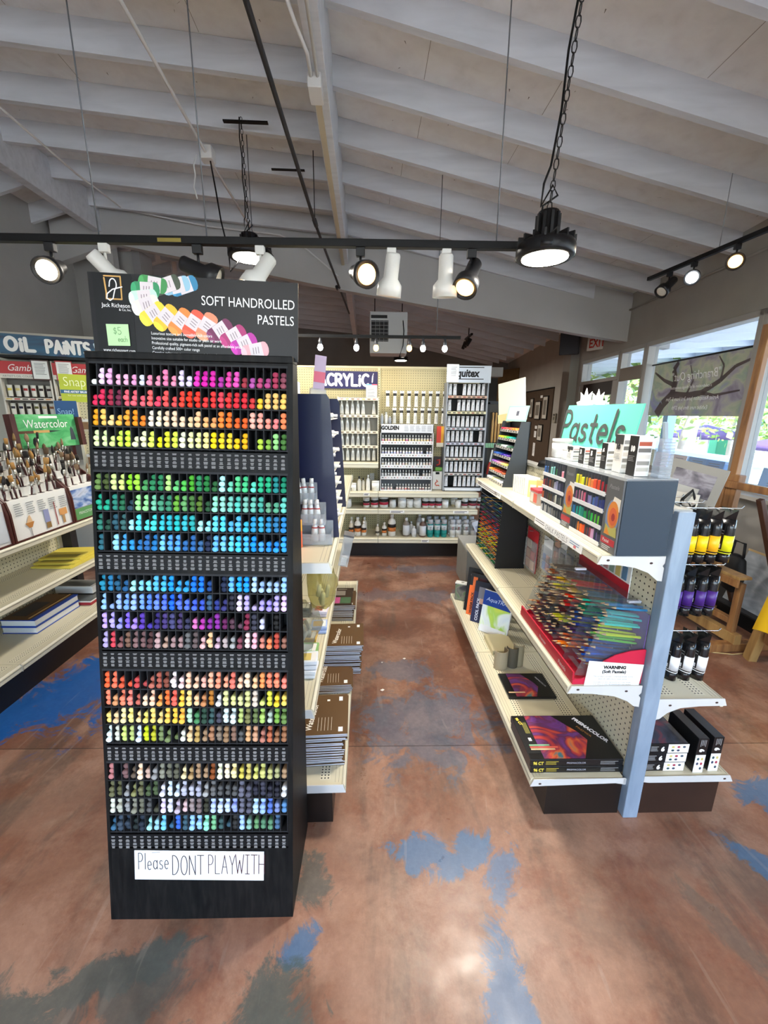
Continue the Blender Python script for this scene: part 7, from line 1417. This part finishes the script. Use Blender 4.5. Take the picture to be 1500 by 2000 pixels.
for y in (-.2, .18): beam(MB(), (.04, y, 1.0), (.45, y, .06), .035, .03, M('#4a2f22', .5)).build('rear_leg', ea, bevel=.003)
# plinth, leaning panels and a bag behind the easel
t = thing('black_plinth', FR(2.74, 2.65, 0, 0), 'low black plinth behind the easel by the window', 'plinth'); MB().box(-.08, .18, -.6, .7, 0, .10, BLACK).build('plinth_body', t); MB().box(-.08, .19, -.6, .7, .10, .112, M('#2a2a2c', .5)).build('top', t)
t = thing('canvas_panel', FR(2.72, 2.50, .113, 0) @ Ry(18), 'grey streaked board leaning under the window behind the easel', 'panel'); MB().box(0, .02, -.4, .45, 0, .42, ramp_mat('streaked_grey', [(.3, '#8f959c'), (.5, '#aab0b6'), (.7, '#c9cdd2')], (4, 4, 9), 1.5, 4, .8, .4)).build('board', t); MB().box(-.004, .024, -.405, .455, .41, .425, M('#c4a878', .6)).build('edge_strip', t)
t = thing('black_bag', FR(2.55, 2.72, .42, 0), 'black bag hanging behind the easel tray', 'bag'); MB().lathe([(.0, -.16), (.07, -.13), (.09, 0), (.07, .10), (.03, .13), (0, .13)], M('#1a1a1c', .6), 12, sx=.5).build('bag_body', t); MB().tube([(0, -.05, .12), (0, -.04, .22), (0, .04, .22), (0, .05, .12)], .009, M('#1a1a1c', .6), 6).build('handle', t)
# print rack with matted photographs
pr = thing('print_bin', FR(1.88, 2.62, 0, 8), 'black print bin behind the right shelf unit', 'print bin')
for x in (-.12, .04):
    for y in (-.14, .14): MB().tube([(x, y, 0), (x, y, .8)], .009, BLACK, 6).build('leg', pr)
MB().box(-.13, .06, -.15, .15, .60, .615, M('#2a2a2c', .6)).build('bin_floor', pr); b = MB()
for z in (.7, .8): b.tube([(-.12, -.14, z), (.04, -.14, z), (.04, .14, z), (-.12, .14, z)], .006, BLACK, 6, closed=True)
b.build('bin_rails', pr); MB().tube([(-.02, -.13, .8), (-.02, -.16, 1.0), (.01, -.19, 1.06), (.03, -.2, 1.0), (.03, -.15, .8)], .010, BLACK, 8).build('loop_handle', pr)
GP_ = ramp_mat('grey_seascape', [(.3, '#4a4750'), (.45, '#7a7680'), (.55, '#9b98a2'), (.7, '#6a6670')], (4, 2, 10), 1.5, 5, .8, .4)
def mat_print(X, w, h, label, c, inset, bottom):
    t = thing('matted_print', X, label, 'print'); MB().box(-w / 2, w / 2, 0, .005, 0, h, M(c, .7)).build('mat_board', t); MB().box(-w / 2 + inset, w / 2 - inset, -.0008, 0, bottom, h - inset, GP_).build('photograph', t); return t
mat_print(T((1.90, 2.58, .62)) @ Rz(-72) @ Ry(7) @ Rx(-9), .36, .60, 'grey matted seascape photograph, larger one at the back of the print bin', '#8f8d89', .05, .40); mat_print(T((1.83, 2.62, .62)) @ Rz(-72) @ Ry(7) @ Rx(-9), .30, .47, 'smaller white matted print in front of the grey matted one', '#aaa9a6', .05, .30)
t = thing('empty_mat', T((1.86, 2.46, .62)) @ Rz(-72) @ Rx(-8), 'pale backing board leaning at the front of the print bin', 'print'); MB().box(-.08, .08, 0, .004, 0, .42, M('#c9c6bf', .7)).build('mat_board', t)
# bench with yellow cloth and cartons
bn = thing('work_bench', FR(2.30, 1.95, 0, -8), 'wooden bench with slanting legs under a yellow cloth at the right edge', 'bench')
MB().box(-.02, .5, -.30, .26, .60, .64, OAK).build('bench_top', bn, bevel=.004)
for (x, y, dx, dy) in ((.02, .24, -.0, .10), (.02, -.26, 0, -.1), (.46, .24, .02, .08), (.46, -.26, .02, -.08)): beam(MB(), (x + dx, y + dy, 0), (x, y, .6), .055, .05, OAKL).build('leg', bn, bevel=.003)
MB().box(.0, .05, -.28, .25, .17, .23, OAK).build('stretcher', bn, bevel=.003); MB().box(.0, .46, .05, .09, .20, .24, OAK).build('stretcher', bn, bevel=.003)
yc = MB(); n = 16; vs = []
for j in range(7):
    for i in range(n + 1):
        f = j / 6; y = .20 - .42 * i / n; vs.append((-.045 - .03 * f - .012 * math.sin(i * 1.1) * f, y + .05 * f * (1 if i < n / 2 else -1) * abs(i - n / 2) / n * 2, .655 - .40 * f + (.03 * math.sin(i * .5) * f)))
vs2 = [(x + .004, y, z) for x, y, z in vs]; N_ = len(vs); fs = []
for j in range(6):
    for i in range(n): a = j * (n + 1) + i; fs += [(a, a + 1, a + n + 2, a + n + 1), (a + N_, a + n + 1 + N_, a + n + 2 + N_, a + 1 + N_)]
yc.add(vs + vs2, fs, M('#e3b411', .75), None, True).box(-.045, .3, -.22, .20, .642, .648, M('#e3b411', .75)); yc.build('yellow_cloth', X=FR(2.30, 1.95, 0, -8), label='yellow cloth hanging over the front of the wooden bench', cat='cloth')
t = thing('kraft_carton', FR(2.26, 1.93, .649, -8), 'flat kraft carton with black print on the bench', 'carton'); MB().box(0, .3, -.15, .17, 0, .07, M('#b3945f', .7)).build('carton', t, bevel=.002); q = MB(); q.box(-.001, 0, -.12, .12, .012, .022, INK); q.box(-.001, 0, -.1, .0, .035, .055, M('#6a5636', .7)); q.build('printed_panel', t)
t = thing('clear_storage_box', FR(2.28, 1.93, .72, -8), 'clear lidded box with white printed labels on the kraft carton', 'box'); MB().box(0, .26, -.14, .15, 0, .15, clear('#e4e8ec', .4)).build('box_body', t); MB().box(-.008, .268, -.148, .158, .15, .16, M('#d5d9dd', .4)).build('lid', t); MB().box(.01, .25, -.13, .14, .005, .12, M('#c4c2bc', .7)).build('contents', t)
q = MB(); q.box(-.001, 0, .02, .05, .10, .125, M('#3a3a3c', .7))
for r in range(3):
    for i in range(5): q.box(-.001, 0, -.1 + i * .04, -.08 + i * .04, .02 + r * .025, .032 + r * .025, M('#8a8a88', .7))
q.build('printed_labels', t)
t = MB().tube([(2.05, 2.38, .004), (2.3, 2.33, .004), (2.5, 2.36, .004)], .004, M('#b39a6a', .7), 6).build('floor_stick', label='thin pale stick lying on the floor by the easel feet', cat='stick')
# ================================================================== FAR CORNER: board of framed prints, thermostat
FA = FW @ T((-.01, 4.5, 0)) @ Rz(-90)
ab = thing('display_board', FA, 'brown display board on the block wall past the door', 'display board'); MB().box(-2.9, -.06, -.01, .01, .4, 1.985, M('#4a3a2b', .8, var=.15)).build('board', ab); MB().box(-2.9, -.06, -.012, .012, 1.985, 2.01, BLACK).build('top_edge', ab)
def frm(x, z, w, h, label):
    t = thing('framed_print', FA @ T((x, -.013, z)), label, 'framed print'); MB().box(-w / 2, w / 2, -.022, 0, 0, h, M('#17120f', .4)).build('frame', t, bevel=.003); MB().box(-w / 2 + .02, w / 2 - .02, -.0235, -.022, .02, h - .02, M('#bdb9ae', .6)).build('mat_board', t); MB().box(-w / 2 + .06, w / 2 - .06, -.0245, -.0235, .09, h - .08, M('#6f6a60', .6)).build('picture', t)
frm(-1.30, 1.42, .20, .42, 'narrow framed print, furthest of the top row on the brown board'); frm(-.86, 1.39, .34, .38, 'wide framed print, middle of the top row on the brown board'); frm(-.40, 1.40, .28, .46, 'tall framed print, nearest of the top row on the brown board'); frm(-1.38, 1.00, .22, .34, 'small framed print half hidden by the marker rack'); frm(-.58, .96, .28, .34, 'dark framed print, nearest of the lower row on the brown board')
for x, z, h, lb in ((-.72, 1.83, .05, 'white title label at the top of the brown board'), (-.9, 1.20, .06, 'small white label between the framed prints'), (-.92, 1.02, .13, 'white text sheet between the two lower framed prints'), (-.92, .62, .28, 'long white text strip low on the brown board')):
    t = thing('wall_label', FA @ T((x, -.013, z)), lb, 'label'); MB().box(-.07, .07, -.002, 0, 0, h, PAPER).build('paper', t); q = MB(); lines(q, -.05, .05, h - .012, .02, max(1, int(h / .024)), .006, GREYINK, y=-.0024); q.build('small_print', t)
t = thing('thermostat', FA @ T((.14, .005, 1.35)), 'beige thermostat on the grey block wall beside the brown board', 'thermostat'); MB().box(-.07, .07, -.03, 0, 0, .17, M('#8f8a7c', .5)).build('housing', t, bevel=.006); MB().box(-.03, .03, -.033, -.03, .05, .11, M('#5c5a50', .5)).build('dial', t); MB().box(-.05, .05, -.033, -.03, .13, .155, M('#3a3934', .5)).build('display_strip', t)
t = thing('far_door_panel', FW @ T((-.02, 7.2, 0)) @ Rz(-62), 'tan wooden panel standing at the far end of the block wall', 'panel'); MB().box(-.9, .0, 0, .04, .4, 2.62, M('#6b5636', .7, var=.2)).build('panel_board', t); MB().box(-.9, .0, .0, .04, 0, .4, M('#2a221a', .7)).build('panel_base', t)
t = thing('wall_shelf_box', T((1.95, 7.9, 2.16)), 'white box on the dark far wall above the grey tube tower', 'box'); MB().box(-.3, .3, -.1, .2, 0, .16, M('#a9a9a6', .6)).build('box_body', t); MB().box(-.3, .3, .2, .24, -2.16, .16, M('#2c2824', .7)).build('backing', t)
t = thing('counter_phone', FG @ T((.015, 1.02, 1.2105)) @ Rz(20), 'black cordless gear lying on the top rail behind the Pastels sign', 'device'); MB().lathe([(.0, 0), (.08, 0), (.07, .03), (.03, .045), (0, .045)], BLACK, 12, sx=.5, sy=1.2).build('body', t); MB().box(-.02, .02, -.16, -.08, .0, .012, M('#cfcfcc', .5)).build('paper_tag', t)
# specks on the floor
for i, (x, y, s) in enumerate(((.03, 1.98, .012), (.17, 2.28, .010), (.03, 2.24, .005))):
    MB().prism([(x - s, y), (x, y - s * .7), (x + s, y + s * .2), (x + s * .2, y + s * .8)], .0003, .0025, M('#e4e0d8', .8), 'z').build('paper_scrap', label=f'{("largest", "middle sized", "tiniest")[i]} white paper scrap on the aisle floor', cat='scrap')
